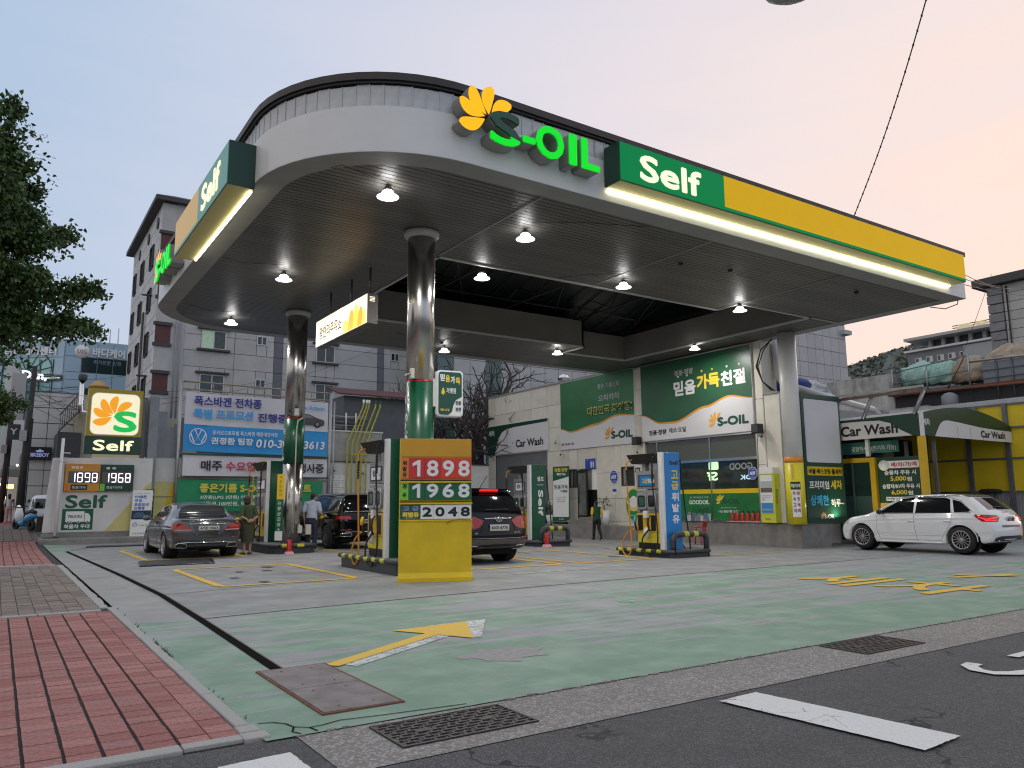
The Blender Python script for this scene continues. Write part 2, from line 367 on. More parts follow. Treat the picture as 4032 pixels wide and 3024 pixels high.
def strip(pts,w,name,mat,dz=.004,parent=None,kind=None):
    m=MB(); pts=[Vector((*p,0)) for p in pts]; fine=[]
    for a,b in zip(pts,pts[1:]):
        n=max(1,int((b-a).length/.5)); fine+=[a+(b-a)*k/n for k in range(n)]
    fine.append(pts[-1]); rows=[]
    for i,p in enumerate(fine):
        t=(fine[min(i+1,len(fine)-1)]-fine[max(i-1,0)]).normalized(); n=V(-t.y,t.x,0)*w/2
        j=random.uniform(-.1,.1)*w
        rows.append([(q.x,q.y,zg(q.x,q.y)+dz) for q in (p+n*(1+j),p-n*(1-j))])
    m.grid(rows); o=m.build(name,mat,parent); 
    if kind:o['kind']=kind
    return o
random.seed(5)
strip([(2.24,10.43),(3.2,10.55),(5,10.72),(8,10.93),(10,11.0),(19.6,11.08)],.03,'expansion_joint',MJ,parent=fc)
strip([(2.29,13.5),(3.4,13.78),(4.7,13.97),(6.6,14.36)],.02,'expansion_joint',MJ,parent=fc)
strip([(12.2,13.1),(15.5,12.2)],.012,'expansion_joint',MJ,parent=fc)
# trench drain: dark slot with two steel edges
gv=[(1.90,27.8),(2.05,23),(2.2,18),(2.28,13.5),(2.22,10.4),(2.13,6.92)]
strip(gv,.10,'trench_slot',MJ,parent=fc); strip([(x+.055,y) for x,y in gv],.008,'slot_edge',RUST,.007,parent=fc); strip([(1.90,27.8),(2.65,29.8),(2.9,31)],.05,'trench_slot',MJ,parent=fc)
def wornpaint(name,c,under,lo,hi,sc=11):
    m,t,b=nodemat(name); q=NT(t); tc=q.new('ShaderNodeTexCoord').outputs['Object']
    n=q.noise(tc,sc,detail=9,rough=.75); n2=q.noise(tc,1.3,detail=3); f2=q.noise(tc,70,detail=3)
    v=q.new('ShaderNodeTexVoronoi',feature='DISTANCE_TO_EDGE'); v.inputs['Scale'].default_value=5; q.ln(tc,v.inputs['Vector'])
    k=q.step(q.math('ADD',n,q.math('MULTIPLY',q.math('SUBTRACT',n2,.5),.35)),lo,hi); k=q.math('MAXIMUM',k,q.math('MULTIPLY',q.math('SUBTRACT',1,q.step(v.outputs['Distance'],.004,.012)),q.step(n2,.5,.56)))
    cc=q.mix(q.step(f2,.4,.7),c,tuple(x*.86 for x in c)); q.ln(q.mix(k,cc,under),b.inputs['Base Color']); b.inputs['Roughness'].default_value=.7; q.bump(f2,b,.4,.003); return m
MYP=wornpaint('worn_yellow_paint',(.74,.47,.05),(.27,.27,.27),.575,.61); MYB=wornpaint('bright_yellow_paint',(.78,.50,.06),(.28,.32,.27),.66,.69); MWP=wornpaint('worn_white_paint',(.66,.66,.65),(.30,.33,.31),.50,.54); MRW=wornpaint('road_white_paint',(.72,.72,.70),(.09,.09,.09),.645,.66,9)
def ybox(x0,y0,x1,y1,w=.15):
    o=thing('lane_box_marking','','road marking',(0,0,0))
    for a,b in (((x0,y0),(x1,y0)),((x1,y0+w/2),(x1,y1-w/2)),((x1,y1),(x0,y1)),((x0,y1-w/2),(x0,y0+w/2))): strip([a,b],w,'line',MYP,.008,parent=o)
    return o
grp='yellow bay outlines painted between the pump islands'
for bx,lb in (((3.35,14.2,5.85,18.5),'yellow bay outline on the concrete in front of the grey sedan'),((8.6,14.4,10.95,18.8),'yellow bay outline under the black SUV with the number 8776'),((11.45,14.4,13.75,18.6),'yellow bay outline beside the island of the blue pump'),((15.75,14.25,18.65,18.3),'yellow bay outline between the blue pump and the low wall of the shop'),((3.3,22.0,5.8,27),'yellow bay outline under the grey sedan'),((8.6,22.0,11,27),'yellow bay outline under the black SUV being filled'),((16.6,21.6,20.1,27.6),'yellow bay outline where the attendant in green walks')):
    o=ybox(*bx); o['label']=lb; o['group']=grp
strip([(8.4,13.0),(10.6,13.08)],.07,'painted_line',MWP,.008,parent=fc)
# big arrow at the entrance, repainted yellow over an older white one
ar=thing('painted_arrow','yellow arrow painted over an older white arrow on the green forecourt','road marking',(3.4,7.4,0))
o=flat([(2.68,6.78),(2.75,6.63),(4.18,7.52),(4.40,7.24),(5.1,8.3),(4.3,8.28),(4.10,7.72)],.005,'old_arrow',MWP); o.parent=ar; o.location=-ar.location
o=flat([(2.52,6.84),(2.61,6.71),(4.09,7.64),(4.30,7.23),(4.80,8.26),(3.80,8.17),(4.01,7.79)],.009,'new_arrow',MYB); o.parent=ar; o.location=-ar.location
ct=thing('painted_lettering','yellow Korean word painted on the green ground in front of the white hatchback','road marking',(12.8,7.7,0))
text('세차',FR((0,0,0),(0,-1,0),(1,0,0)),-9.15,11.8,2.95,1.9,MYB,ct,d=.008,bold=.025,thick=.001)
for s in ([(14.6,7.55),(16.15,7.15)],[(15.1,7.75),(15.75,6.95)]):
    strip(s,.17,'arrow_stroke',MYB,.010 if s[0][0]<15 else .013,parent=ct).location=-ct.location
mk=MB(); 
rows=[]
for k in range(25):
    a=2*math.pi*k/24; rows.append([(7.62+r*math.cos(a),8.55+r*1.2*math.sin(a),.009) for r in (.075,.105)])
mk.grid(rows); tag(mk.build('chalk_ring',M('fresh_green_paint',(.12,.62,.25),.6)),'small bright green painted ring on the forecourt','road marking')
dg='white lane dashes on the asphalt road'
def jag(P,s=.03,j=.004):
    out=[]
    for (a,b),(c,d) in zip(P,P[1:]+P[:1]):
        n=max(1,int(math.hypot(c-a,d-b)/s)); out+=[(a+(c-a)*k/n+random.uniform(-j,j),b+(d-b)*k/n+random.uniform(-j,j)) for k in range(n)]
    return out
o=flat(jag([(4.42,4.0),(4.84,4.02),(4.97,2.6),(4.53,2.58)]),.004,'lane_dash',MRW,step=.2); tag(o,'complete white lane dash on the asphalt near the gutter','road marking',dg)
o=flat(jag([(1.11,4.60),(1.52,4.63),(1.56,3.2),(1.14,3.2)]),.004,'lane_dash',MRW,step=.2); tag(o,'white lane dash cut off by the picture edge below the kerb corner','road marking',dg)
lt=thing('road_letter','curved white letter stroke on the asphalt at the picture edge','road marking',(7.1,3.3,0))
strip([(7.22,3.6),(7.08,3.58),(6.96,3.46),(6.95,3.32),(7.08,3.22),(7.3,3.16),(7.7,3.1),(8.4,3.1)],.13,'letter_stroke',MRW,.004,parent=lt).location=-lt.location
strip([(7.8,3.55),(8.6,3.56)],.10,'letter_stroke',MRW,.004,parent=lt).location=-lt.location
# patched, flaking spot right of the arrow
flat([(4.12+.42*math.cos(a)*(1+.25*math.sin(5*a)),6.35+.30*math.sin(a)*(1+.3*math.cos(7*a))) for a in [i*.3 for i in range(21)]],.003,'worn_patch',M('bare_patch',(.30,.275,.26),.8,ns=14,na=.7,mix=(.24,.25,.26)),parent=fc)
# steel cover plates
MPL=M('rusty_cover_steel',(.22,.195,.20),.55,.35,ns=5,na=.45,bump=.25,bs=60)
cp=thing('cover_plates','pair of rust-tinted steel cover plates let into the green forecourt','manhole cover',(2.25,6.1,0))
fr=MB()
for a in ((1.945,5.275,2.56,5.30),(1.945,6.88,2.56,6.905),(1.945,5.30,1.965,6.88),(2.54,5.30,2.56,6.88)): fr.box(a[0],a[1],-.02,a[2],a[3],.010)
fr.build('frame',RUST,cp); b_=MB(); b_.box(1.965,5.30,-.02,2.54,6.88,.002); b_.build('gap',BLK,cp)
for y0,y1,l in ((5.305,6.075,'nearer cover plate with a browner tint'),(6.085,6.875,'farther cover plate')):
    m=MB(); m.box(1.970,y0,.002,2.535,y1,.013); pl=m.build('plate',MPL,cp,bevel=.002)
    for hx,hy in ((2.12,y0+.12),(2.38,y0+.12),(2.12,y1-.12),(2.38,y1-.12)):
        h=MB(); h.lathe([(0,.0145),(.011,.0145),(.011,.013)],(hx,hy,0),10); h.build('lift_hole',BLK,pl)
# cast drain grates in the gutter
MIR=M('cast_iron',(.075,.068,.066),.5,.6,ns=25,na=.4,bump=.4,bs=90)
def grate(x0,y0,x1,y1,label):
    t=thing('drain_grate',label,'drain grate',((x0+x1)/2,(y0+y1)/2,0),group='cast iron drain grates in the gutter')
    p=MB(); p.box(x0,y0,-.02,x1,y1,-.0035); p.build('pit',M('pit_black',(.003,.003,.003),.9),t)
    f=MB(); e=.018
    for a in ((x0,y0,x1,y0+e),(x0,y1-e,x1,y1),(x0,y0+e,x0+e,y1-e),(x1-e,y0+e,x1,y1-e)): f.box(a[0],a[1],-.02,a[2],a[3],.004)
    f.build('frame',MIR,t); xm=(x0+x1)/2
    for a,b in ((x0+e+.003,xm-.004),(xm+.004,x1-e-.003)):
        m=MB(); ya,yb=y0+e+.003,y1-e-.003; rows=9; rh=(yb-ya)/rows; n=9; cw=(b-a)/n
        for r in range(rows+1):
            y=ya+r*rh; m.box(a,max(ya,y-.009),-.015,b,min(yb,y+.009),.0015)
        for r in range(rows):
            for c in range(n):
                if (c+r)%2==0: m.box(a+c*cw,ya+r*rh+.009,-.015,a+c*cw+cw*.42,ya+(r+1)*rh-.009,.001)
                else: m.box(a+c*cw+cw*.55,ya+r*rh+.012,-.015,a+c*cw+cw*.78,ya+(r+1)*rh-.020,.001)
        for (cx,cy) in (((a+b)/2,(ya+yb)/2),): m.box(cx-.05,cy-.03,-.01,cx+.05,cy+.03,.003)
        m.build('grate_panel',MIR,t)
grate(2.10,4.34,3.08,4.85,'double cast iron drain grate in the gutter beside the cover plates')
grate(6.86,4.38,7.86,4.89,'cast iron drain grate in the gutter farther along the road')
# ---------------------------------------------------------------- pavement
MRT=[M('red_paver_%s'%k,c,.8,ns=26,na=.5,bump=.7,bs=140) for k,c in (('a',(.44,.185,.165)),('b',(.38,.15,.13)),('c',(.49,.225,.20)),('d',(.42,.195,.18)))]
MTN=[M('tan_paver_%s'%k,c,.85,ns=16,na=.35,bump=.4,bs=120) for k,c in (('a',(.265,.215,.185)),('b',(.235,.195,.17)),('c',(.295,.245,.21)),('d',(.225,.18,.165)))]
MBED=M('dark_joint_fill',(.045,.040,.038),.9,ns=30,na=.4); MKS=M('granite_kerb',(.42,.41,.39),.75,ns=90,na=.35,bump=.2,bs=150)
pv=struct(sheet('pavement',rg(-6,1.44,.5),rg(5.0,12.1,.8),MBED,-.012)); pv2=struct(sheet('pavement',rg(-6,1.44,.5),rg(12.1,78,.8),MBED,-.012))
xs=[.03,.23,.43,.625,.825,1.025,1.215,1.40]
def tilemesh(nm,w,l,mat):
    m=MB(); m.box(-w/2,-l/2,-.03,w/2,l/2,0); me=m.mesh(nm,mat); return me
random.seed(11)
red=[[tilemesh('paver',xs[i+1]-xs[i]-.022,.164,k) for k in MRT] for i in range(7)]
def put(me,x,y,z,nm='paver'):
    o=bpy.data.objects.new(nm,me); col.objects.link(o); o.parent=pv if y<12.1 else pv2; o.location=(x,y,z); o.rotation_euler=(random.gauss(0,.004),random.gauss(0,.004),random.gauss(0,.003)); return o
def xkerb(y): return 1.37 if y<12 else 1.27+.0*y
cnt=0
for r in range(40):
    y=5.21+r*.1715
    if y>11.98: break
    for i in range(7):
        if cnt>=296 and i==0: continue
        put(random.choice(red[i]),(xs[i]+xs[i+1])/2+random.gauss(0,.001)-(.014 if i==6 else 0),y,random.gauss(0,.0012)); cnt+=1
rest=MB()
for mi,k in enumerate(MRT): pass
def stufftiles(x0,x1,y0,y1,w,l,mats,name,gapx=.02,gapy=.007):
    m=MB(); y=y0; row=0
    while y<y1:
        x=x1
        while x>x0:
            m.cur=random.randrange(len(mats)); z=zg(x-w/2,y+l/2)+random.gauss(0,.0012); z2=zg(x-w/2,y+l); dz=(z2-z)*.0
            m.box(x-w+gapx/2,y+gapy/2,z-.03,x-gapx/2,min(y+l,y1)-gapy/2,z); x-=w
        y+=l; row+=1
    o=m.build(name,mats,pv); o['kind']='stuff'; return o
stufftiles(-2.6,.03,5.13,12.0,.2,.1715,MRT,'red_pavers')
# tan stretch between two red ones
tw=.19; tan=[tilemesh('paver',tw-.008,.30,k) for k in MTN]
cnt=0
for r in range(31):
    y=12.32+r*.308
    for i in range(6):
        x=1.30-tw/2-i*tw-(0 if y<14 else .0)
        put(random.choice(tan),x,y+(.15 if i%2 else 0)*.0,random.gauss(0,.0025)); cnt+=1
stufftiles(-2.6,1.30-6*tw,12.17,21.75,.19,.308,MTN,'tan_pavers',.008,.008)
stufftiles(-2.6,1.26,22.05,33.6,.2,.1715,MRT,'red_pavers'); stufftiles(-2.6,1.5,34,46,.3,.3,MTN,'tan_pavers'); stufftiles(-2.6,1.6,46.3,70,.3,.4,MRT,'red_pavers')
kb=struct(bpy.data.objects.new('kerb',None)); col.objects.link(kb)
def stone(x0,y0,x1,y1,z0=-.06,z1=.012,rz=0):
    m=MB(); m.box(-(x1-x0)/2,-(y1-y0)/2,z0,(x1-x0)/2,(y1-y0)/2,z1); o=m.build('kerb_stone',MKS,bevel=.008); o.parent=kb; o.location=((x0+x1)/2,(y0+y1)/2,zg((x0+x1)/2,(y0+y1)/2)); o.rotation_euler=(0,0,rz+random.gauss(0,.005)); return o
y=5.33
while y<21.6:
    l=min(1.0,21.7-y); sh=0 if y<12.2 else -.04
    if y<15.5 or random.random()<.9:
        if y<12.2: stone(1.385,y,1.47,y+l-.012)
        else:
            for k in range(3): stone(1.30,y+k*l/3,1.43-random.uniform(0,.03),y+(k+1)*l/3-.02,rz=random.gauss(0,.03))
    y+=l
stone(1.375,5.16,1.50,5.31); stone(1.36,5.0,1.52,5.14)
stone(1.02,5.02,1.36,5.125)
x=1.01
while x>-5: stone(x-.99,4.99,x,5.125); x-=1.0
stone(-2.6,12.02,-1.2,12.15); stone(-1.19,12.02,-.2,12.15); stone(-.19,12.02,.55,12.15); stone(.56,12.02,1.29,12.15)
stone(-1.5,21.78,-.2,22.02); stone(-.19,21.78,1.28,22.02)
random.seed(77)
MOIL=M('oil_stain',(.055,.052,.05),.35,ns=6,na=.6)
for i in range(26):
    x=random.choice([random.uniform(3.6,5.6),random.uniform(8.8,10.8),random.uniform(11.6,13.6),random.uniform(16,18.4)]); y=random.uniform(14.6,26); r=random.uniform(.03,.14)
    flat([(x+r*math.cos(k*.52)*random.uniform(.6,1.2),y+r*1.6*math.sin(k*.52)*random.uniform(.6,1.2)) for k in range(12)],.005,'oil_stain',MOIL,parent=fc)
# weeds in the crack beside the kerb
wd=MB(); random.seed(9)
for i in range(90):
    y=random.choice([random.uniform(5.2,21),random.uniform(14,21),random.uniform(8,9)]); x=(1.478 if y<12.2 else 1.445)+random.uniform(-.012,.02)
    for k in range(random.randint(4,9)):
        a=random.uniform(0,6.28); l=random.uniform(.015,.05); w_=.004
        dx,dy=math.cos(a)*l*.6,math.sin(a)*l*.6; wd.add([(x-dy*w_/l,y+dx*w_/l,0),(x+dy*w_/l,y-dx*w_/l,0),(x+dx,y+dy,l*random.uniform(.3,1))],[(0,1,2)])
wo=wd.build('weeds',M('weed_green',(.04,.06,.022),.9)); wo['kind']='stuff'
# broken corner cracks where kerb, forecourt and road meet
random.seed(21)
for pts in ([(1.53,5.33),(1.62,5.30),(1.68,5.22),(1.70,5.12),(1.78,5.05),(1.88,5.06)],[(1.70,5.12),(1.66,5.02),(1.69,4.95)],[(1.78,5.05),(1.80,4.95)],[(1.88,5.06),(2.0,5.10),(2.3,5.05),(2.9,4.98)]):
    strip(pts,.012,'crack',MJ,.004,parent=fc)
# ================================================================ CANOPY
ZS=7.35
def outline(off=0,n=14):     # plan outline of the canopy, counter-clockwise from the back right corner; off>0 shrinks
    x0,x1,y0,y1=3.55+off,23.75-off,11.1+off,27.2-off; r=2.95-off; P=[(x1,y1)]
    for k in range(n+1): q=R(90+90*k/n); P.append((x0+r+r*math.cos(q),y1-r+r*math.sin(q)))
    for k in range(n+1): q=R(180+90*k/n); P.append((x0+r+r*math.cos(q),y0+r+r*math.sin(q)))
    P.append((x1,y0)); return P
MFA=M('fascia_white_panel',(.76,.76,.76),.38,ns=1.3,na=.07); MRIM=M('rim_grey',(.30,.30,.295),.55,ns=2.5,na=.15)
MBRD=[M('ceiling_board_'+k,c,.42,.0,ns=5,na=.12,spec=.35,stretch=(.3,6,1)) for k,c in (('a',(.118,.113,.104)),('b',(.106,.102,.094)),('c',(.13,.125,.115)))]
MCAP=M('roof_cap_brown',(.045,.032,.030),.5,ns=4,na=.3); MCORR=M('corrugated_zinc',(.56,.57,.58),.45,.15,ns=5,na=.22)
cn=thing('canopy','large white canopy with rounded corner, slatted ceiling and dark roof edge over the pumps','canopy',(13.6,19,0))
def ring(o0,o1,z0,z1,close=True):
    A=outline(o0); B=outline(o1); m=MB(); n=len(A)
    vs=[(x,y,z0) for x,y in A]+[(x,y,z1) for x,y in A]+[(x,y,z0) for x,y in B]+[(x,y,z1) for x,y in B]; fs=[]
    for i in range(n):
        j=(i+1)%n; fs+=[(i,j,n+j,n+i)[::1],(2*n+j,2*n+i,3*n+i,3*n+j),(j,i,2*n+i,2*n+j),(n+i,n+j,3*n+j,3*n+i)]
    m.add(vs,fs,False); return m
ring(0,.14,ZS+.012,8.20).build('fascia',MFA,cn)
ring(.004,.50,ZS,ZS+.010).build('rim',MRIM,cn)
ring(-.07,.25,8.655,8.79).build('roof_edge',MCAP,cn); ring(-.03,.2,8.61,8.655).build('gutter_lip',BLK,cn)
ring(.06,.12,8.16,8.60).build('backing',MCORR,cn)
m=MB(); P_=outline(.2); m.v=[(x,y,8.87) for x,y in P_]; 
# roof deck with the same hole as the ceiling
rf=MB()
for a in ((6.3,11.3,23.5,15.0),(6.3,24.2,23.5,27.0),(3.75,14.1,8.4,24.2),(21.9,15.0,23.5,24.2)): rf.box(a[0],a[1],8.45,a[2],a[3],8.60)
rf.prism(FR((0,0,0),(1,0,0),(0,1,0)),[p for p in outline(.2) if p[0]<6.5 and p[1]<14.2]+[(6.5,14.1)],8.45,8.60)
rf.prism(FR((0,0,0),(1,0,0),(0,1,0)),[p for p in outline(.2) if p[0]<6.5 and p[1]>24.1]+[(6.5,24.2)],8.45,8.60)
rf.build('roof_deck',MCAP,cn)
# corrugated band: separate sheets with a raised rib each
cs=MB(); cs.box(-.118,-.004,-.235,.105,.004,.20); cs.box(.105,-.016,-.235,.125,.004,.20); csm=cs.mesh('cladding_sheet',MCORR)
O=outline(.03,n=40); per=[]
seg=[(Vector(O[i]+(0,)),Vector(O[i+1]+(0,))) for i in range(len(O)-1)]
acc=0; random.seed(2)
for a,b in seg:
    l=(b-a).length; t=(b-a)/max(l,1e-6)
    while acc<l:
        p=a+t*acc
        if (p.y<22 and p.x<3.7) or (p.y<14.2): 
            o=bpy.data.objects.new('cladding_sheet',csm); col.objects.link(o); o.parent=cn; o.location=Vector((p.x,p.y,8.39+random.gauss(0,.006)))-cn.location; o.rotation_euler=(0,0,math.atan2(t.y,t.x))
        acc+=.245 if p.x<9 else .27
    acc-=l
# ceiling boards
def inner_x(y,off=.5):
    x0=3.55+off; r=2.95-off; cy0=11.1+2.95; cy1=27.2-2.95
    if y<cy0: d=cy0-y; return x0+r-math.sqrt(max(0,r*r-d*d))
    if y>cy1: d=y-cy1; return x0+r-math.sqrt(max(0,r*r-d*d))
    return x0
y=11.56; bw=.148; k=0; bc={}
def board(xa,xb,y):
    m=MB(); m.box(xa,y+.010,ZS+.012,xb,y+bw-.010,ZS+.034); m.build('ceiling_board',random.choice(MBRD),cn)
while y<26.65:
    yc=y+bw/2; x0=min(inner_x(y+.02),inner_x(y+bw-.02))-.05; x1=23.27
    holes=[]
    if 15.13<yc<16.05: holes=[(18.36,21.8)]
    elif 16.05<yc<22.75: holes=[(8.5,21.8)]
    elif 22.75<yc<24.1: holes=[(18.5,21.8)]
    xs_=[x0]; 
    if holes: board(x0,holes[0][0],y); board(holes[0][1],x1,y)
    else: board(x0,x1,y)
    y+=bw
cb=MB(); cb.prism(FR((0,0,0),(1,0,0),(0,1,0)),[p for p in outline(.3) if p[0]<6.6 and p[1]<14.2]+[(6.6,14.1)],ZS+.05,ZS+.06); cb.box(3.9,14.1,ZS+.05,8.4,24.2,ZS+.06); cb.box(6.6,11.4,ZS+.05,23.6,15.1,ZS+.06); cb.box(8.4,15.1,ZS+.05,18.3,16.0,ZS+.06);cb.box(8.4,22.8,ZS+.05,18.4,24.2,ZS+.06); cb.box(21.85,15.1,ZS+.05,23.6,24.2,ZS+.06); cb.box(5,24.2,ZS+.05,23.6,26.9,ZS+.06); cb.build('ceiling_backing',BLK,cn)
mt=MB()
for x in (8.47,13.3,18.4): mt.box(x-.02,11.62,ZS-.008,x+.02,15.9 if x<18 else 15.0,ZS)
mt.box(13.3,22.8,ZS-.008,13.34,26.6,ZS); mt.box(21.85,15.0,ZS-.008,23.25,15.14,ZS); mt.build('ceiling_joint',MRIM,cn)
# opening: upstand walls, trim, dark skylight roof with trusses
hole=[(8.5,16.0),(18.36,16.0),(18.36,15.1),(21.8,15.1),(21.8,24.15),(18.5,24.15),(18.5,22.8),(8.5,22.8)]
MUP=M('upstand_cream',(.22,.21,.19),.6,ns=1.5,na=.12); MTRM=M('opening_trim',(.55,.55,.53),.5)
for i in range(len(hole)):
    a=V(*hole[i],0); b=V(*hole[(i+1)%len(hole)],0); t=(b-a).normalized(); n=V(t.y,-t.x,0)   # outward
    w=MB(); F=FR(a,t,Z); L_=(b-a).length; w.fbox(F,0,ZS+.02,L_,8.38,.0,.08); w.build('upstand_wall',MUP,cn)
    w=MB(); w.fbox(F,-.03,ZS-.03,L_+.03,ZS+.035,-.03,.03); w.build('opening_trim',MTRM,cn)
MSKY=M('skylight_dark',(.006,.012,.012),.35); MTR=M('truss_dark_steel',(.045,.045,.043),.5,.3)
sk=MB(); yr=19.6
sk.add([(8.3,14.9,8.45),(22,14.9,8.45),(22,yr,9.9),(8.3,yr,9.9),(8.3,24.3,8.45),(22,24.3,8.45)],[(0,1,2,3),(3,2,5,4),(0,3,4),(1,5,2)]); sk.build('skylight',MSKY,cn)
zr=lambda y:8.40+(1.45*(y-14.9)/4.7 if y<yr else 1.45*(24.3-y)/4.7)
for i in range(17):
    x=8.7+i*.81; r_=MB(); r_.tube([(x,14.95,zr(14.95)),(x,yr,zr(yr))],.022,4); r_.tube([(x,yr,zr(yr)),(x,24.2,zr(24.2))],.022,4); r_.build('rafter',MTR,cn)
for y in (16.2,17.6,19.5,21.3,22.9):
    r_=MB(); r_.tube([(8.4,y,zr(y)-.06),(21.9,y,zr(y)-.06)],.03,4); r_.build('purlin',MTR,cn)
for x in (11.6,14.9,18.2):
    r_=MB(); pts=[(x,15.9,8.42),(x,17.2,9.0),(x,18.4,8.45),(x,19.6,9.7),(x,20.8,8.45),(x,22.0,9.0),(x,23.2,8.42)]
    for a,b in zip(pts,pts[1:]): r_.tube([a,b],.025,4)
    r_.tube([(x,15.6,8.42),(x,23.6,8.42)],.032,4); r_.build('truss',MTR,cn)
for a,b in (((9,16.3,8.5),(13,22.6,8.5)),((13,16.3,8.5),(17,22.6,8.5)),((17,16.3,8.5),(21,22.6,8.5))):
    r_=MB(); r_.tube([a,b],.018,4); r_.build('brace',MTR,cn)
# small fittings in the ceiling
for (x,y) in ((13.9,13.2),(15.4,12.9),(20.2,12.4),(12.0,24.6),(13.4,24.9)):
    s=MB(); s.lathe([(0,ZS-.06),(.05,ZS-.06),(.065,ZS-.02),(.065,ZS)],(x,y,0),12); s.build('sprinkler',BLK,cn)
for (x,y) in ((16.2,12.8),(13.8,25.1)):
    s=MB()
    for a in ((x-.3,y-.3,x+.3,y-.285),(x-.3,y+.285,x+.3,y+.3),(x-.3,y-.285,x-.285,y+.285),(x+.285,y-.285,x+.3,y+.285)): s.box(a[0],a[1],ZS-.006,a[2],a[3],ZS)
    s.build('hatch_frame',DGREY,cn)
c_=MB(); c_.tube([(23.6,11.25,7.4),(23.75,11.35,7.25),(23.7,11.7,7.17),(23.6,12.1,7.3)],.015,6); c_.build('loose_cable',BLK,cn)
# ---------------------------------------------------------------- lamps
MLENS=M('lamp_lens',(1,.98,.94),.3,emit=14); MDISH=M('lamp_dish',(.9,.9,.92),.4,emit=2.4); MDRV=M('lamp_driver',(.03,.03,.03),.5)
def lamp():
    t=thing('ceiling_lamp','','lamp',(0,0,0),group='high bay lamps under the canopy')
    m=MB(); m.lathe([(0,.12),(.075,.12),(.095,.10),(.10,.05),(0,.05)],n=20); m.build('housing',MLENS,t)
    m=MB(); m.lathe([(0,.046),(.10,.046),(.15,.030),(.185,.004),(.185,-.004),(.15,.006),(.09,.012),(0,.012)],n=28); m.build('dish',MDISH,t)
    m=MB(); m.lathe([(0,.20),(.05,.20),(.06,.18),(.06,.11),(0,.11)],n=14); 
    for k in range(8): q=k*math.pi/4; m.tube([(.05*math.cos(q),.05*math.sin(q),.11),(.085*math.cos(q),.085*math.sin(q),.15),(.05*math.cos(q),.05*math.sin(q),.19)],.006,4)
    m.build('driver',MDRV,t)
    m=MB(); m.tube([(0,0,.2),(0,0,.23)],.012,6); m.build('stem',MDRV,t)
    m=MB(); m.lathe([(0,0.004),(.085,.004),(.09,.012),(0,.012)],n=20); m.build('lens',MLENS,t)
    area('lamp_light',(0,0,-.02),.26,62,t,(1,.97,.92)); return t
lp=[(5.52,12.37,'lamp nearest the rounded front corner of the canopy'),(5.54,18.62,'lamp between the front corner and the far end of the left row'),(5.62,24.22,'farthest lamp along the left edge of the canopy'),(8.94,12.9,'lamp straight ahead of the first steel column'),(9.67,15.88,'lamp at the corner of the roof opening beside the steel column'),(13.22,14.59,'middle lamp of the row in front of the roof opening'),(17.84,14.66,'lamp at the inner corner of the roof opening near the white column'),(17.25,22.84,'lamp behind the stepped corner at the back of the roof opening'),(13.39,24.68,'lamp at the back with a reddish ring above the bare trees'),(21.05,19.46,'lamp right in front of the big green billboard')]
l0=lamp()
for i,(x,y,lb) in enumerate(lp):
    o=l0 if i==0 else copy_tree(l0)
    o.location=(x*1.03,y*1.03,7.12); o.scale=(1.12,1.12,1); o['label']='round white '+lb
wr=[[(5.63,12.6),(4.6,12.3),(4.5,12.55)],[(5.54,18.62),(4.6,18.9),(4.1,18.8)],[(5.62,24.22),(5.0,24.3),(4.3,24.0)],[(8.94,12.9),(10.0,12.2),(11.4,11.7)],[(13.39,24.68),(12.3,24.6),(11.2,24.2)],[(21.05,19.46),(22.0,19.3),(23.0,19.6)],[(13.22,14.59),(12.4,15.2),(12.0,15.9)]]
for p in wr:
    m=MB(); m.tube([(x,y,ZS-.012-.02*(i==1)) for i,(x,y) in enumerate(p)],.007,5); m.build('lamp_cable',BLK,cn)
# ---------------------------------------------------------------- columns
MSS=M('polished_steel',(.56,.54,.52),.24,1,ns=3,na=.25,stretch=(3,3,.25)); MCG=M('column_green_wrap',(.006,.085,.040),.3,ns=2,na=.1)
def column(name,label,x,y,r,z0,bands,ringz=True):
    t=thing(name,label,'column',(x,y,z0),group='canopy columns')
    for nm,a,b,mt,dr in bands:
        m=MB(); m.lathe([(0,a),(r+dr,a),(r+dr,b),(0,b)],(x,y,0),40)
        m.sm=[abs(i//40-1)<.5 for i in range(len(m.f))]; m.build(nm,mt,t)
    if ringz:
        m=MB(); m.lathe([(r,7.19),(r+.02,7.19),(r+.085,7.25),(r+.09,7.33),(r+.07,7.348),(r,7.348)],(x,y,0),40); m.build('collar',M('collar_grey',(.42,.42,.41),.45),t)
    return t
c1=column('column','polished steel column with green wrap standing behind the price board',7.4,14.72,.30,.3,[('shaft',3.99,7.2,MSS,0),('wrap',.3,3.97,MCG,.006),('band',3.97,3.99,RED,.008)])
c2=column('column','polished steel column with a green wrap half way up beside the woman in green',7.4,23.2,.30,.25,[('shaft',3.99,7.2,MSS,0),('wrap',2.62,3.97,MCG,.006),('band',3.97,3.99,RED,.008),('lower_shaft',.25,2.62,MSS,0)])
def wrapcol(x,y,r,ang): return lambda a,b,d: V(x+(r+d)*math.cos(R(ang)+a/r),y+(r+d)*math.sin(R(ang)+a/r),b)
for c_,(x,y) in ((c1,(7.4,14.72)),(c2,(7.4,23.2))):
    W=wrapcol(x,y,.306,172)
    text('Self',None,-.12,2.72,.58,.22,WTXT,c_,bold=.012,rot=-1,wrap=W); text('셀프',None,-.10,3.50,.26,.17,WTXT,c_,bold=.006,wrap=W)
    m=MB(); m.add([W(-.10,3.40,.004),W(.05,3.40,.004),W(.05,3.41,.004),W(-.10,3.41,.004)],[(0,1,2,3)]); m.build('line',WTXT,c_)
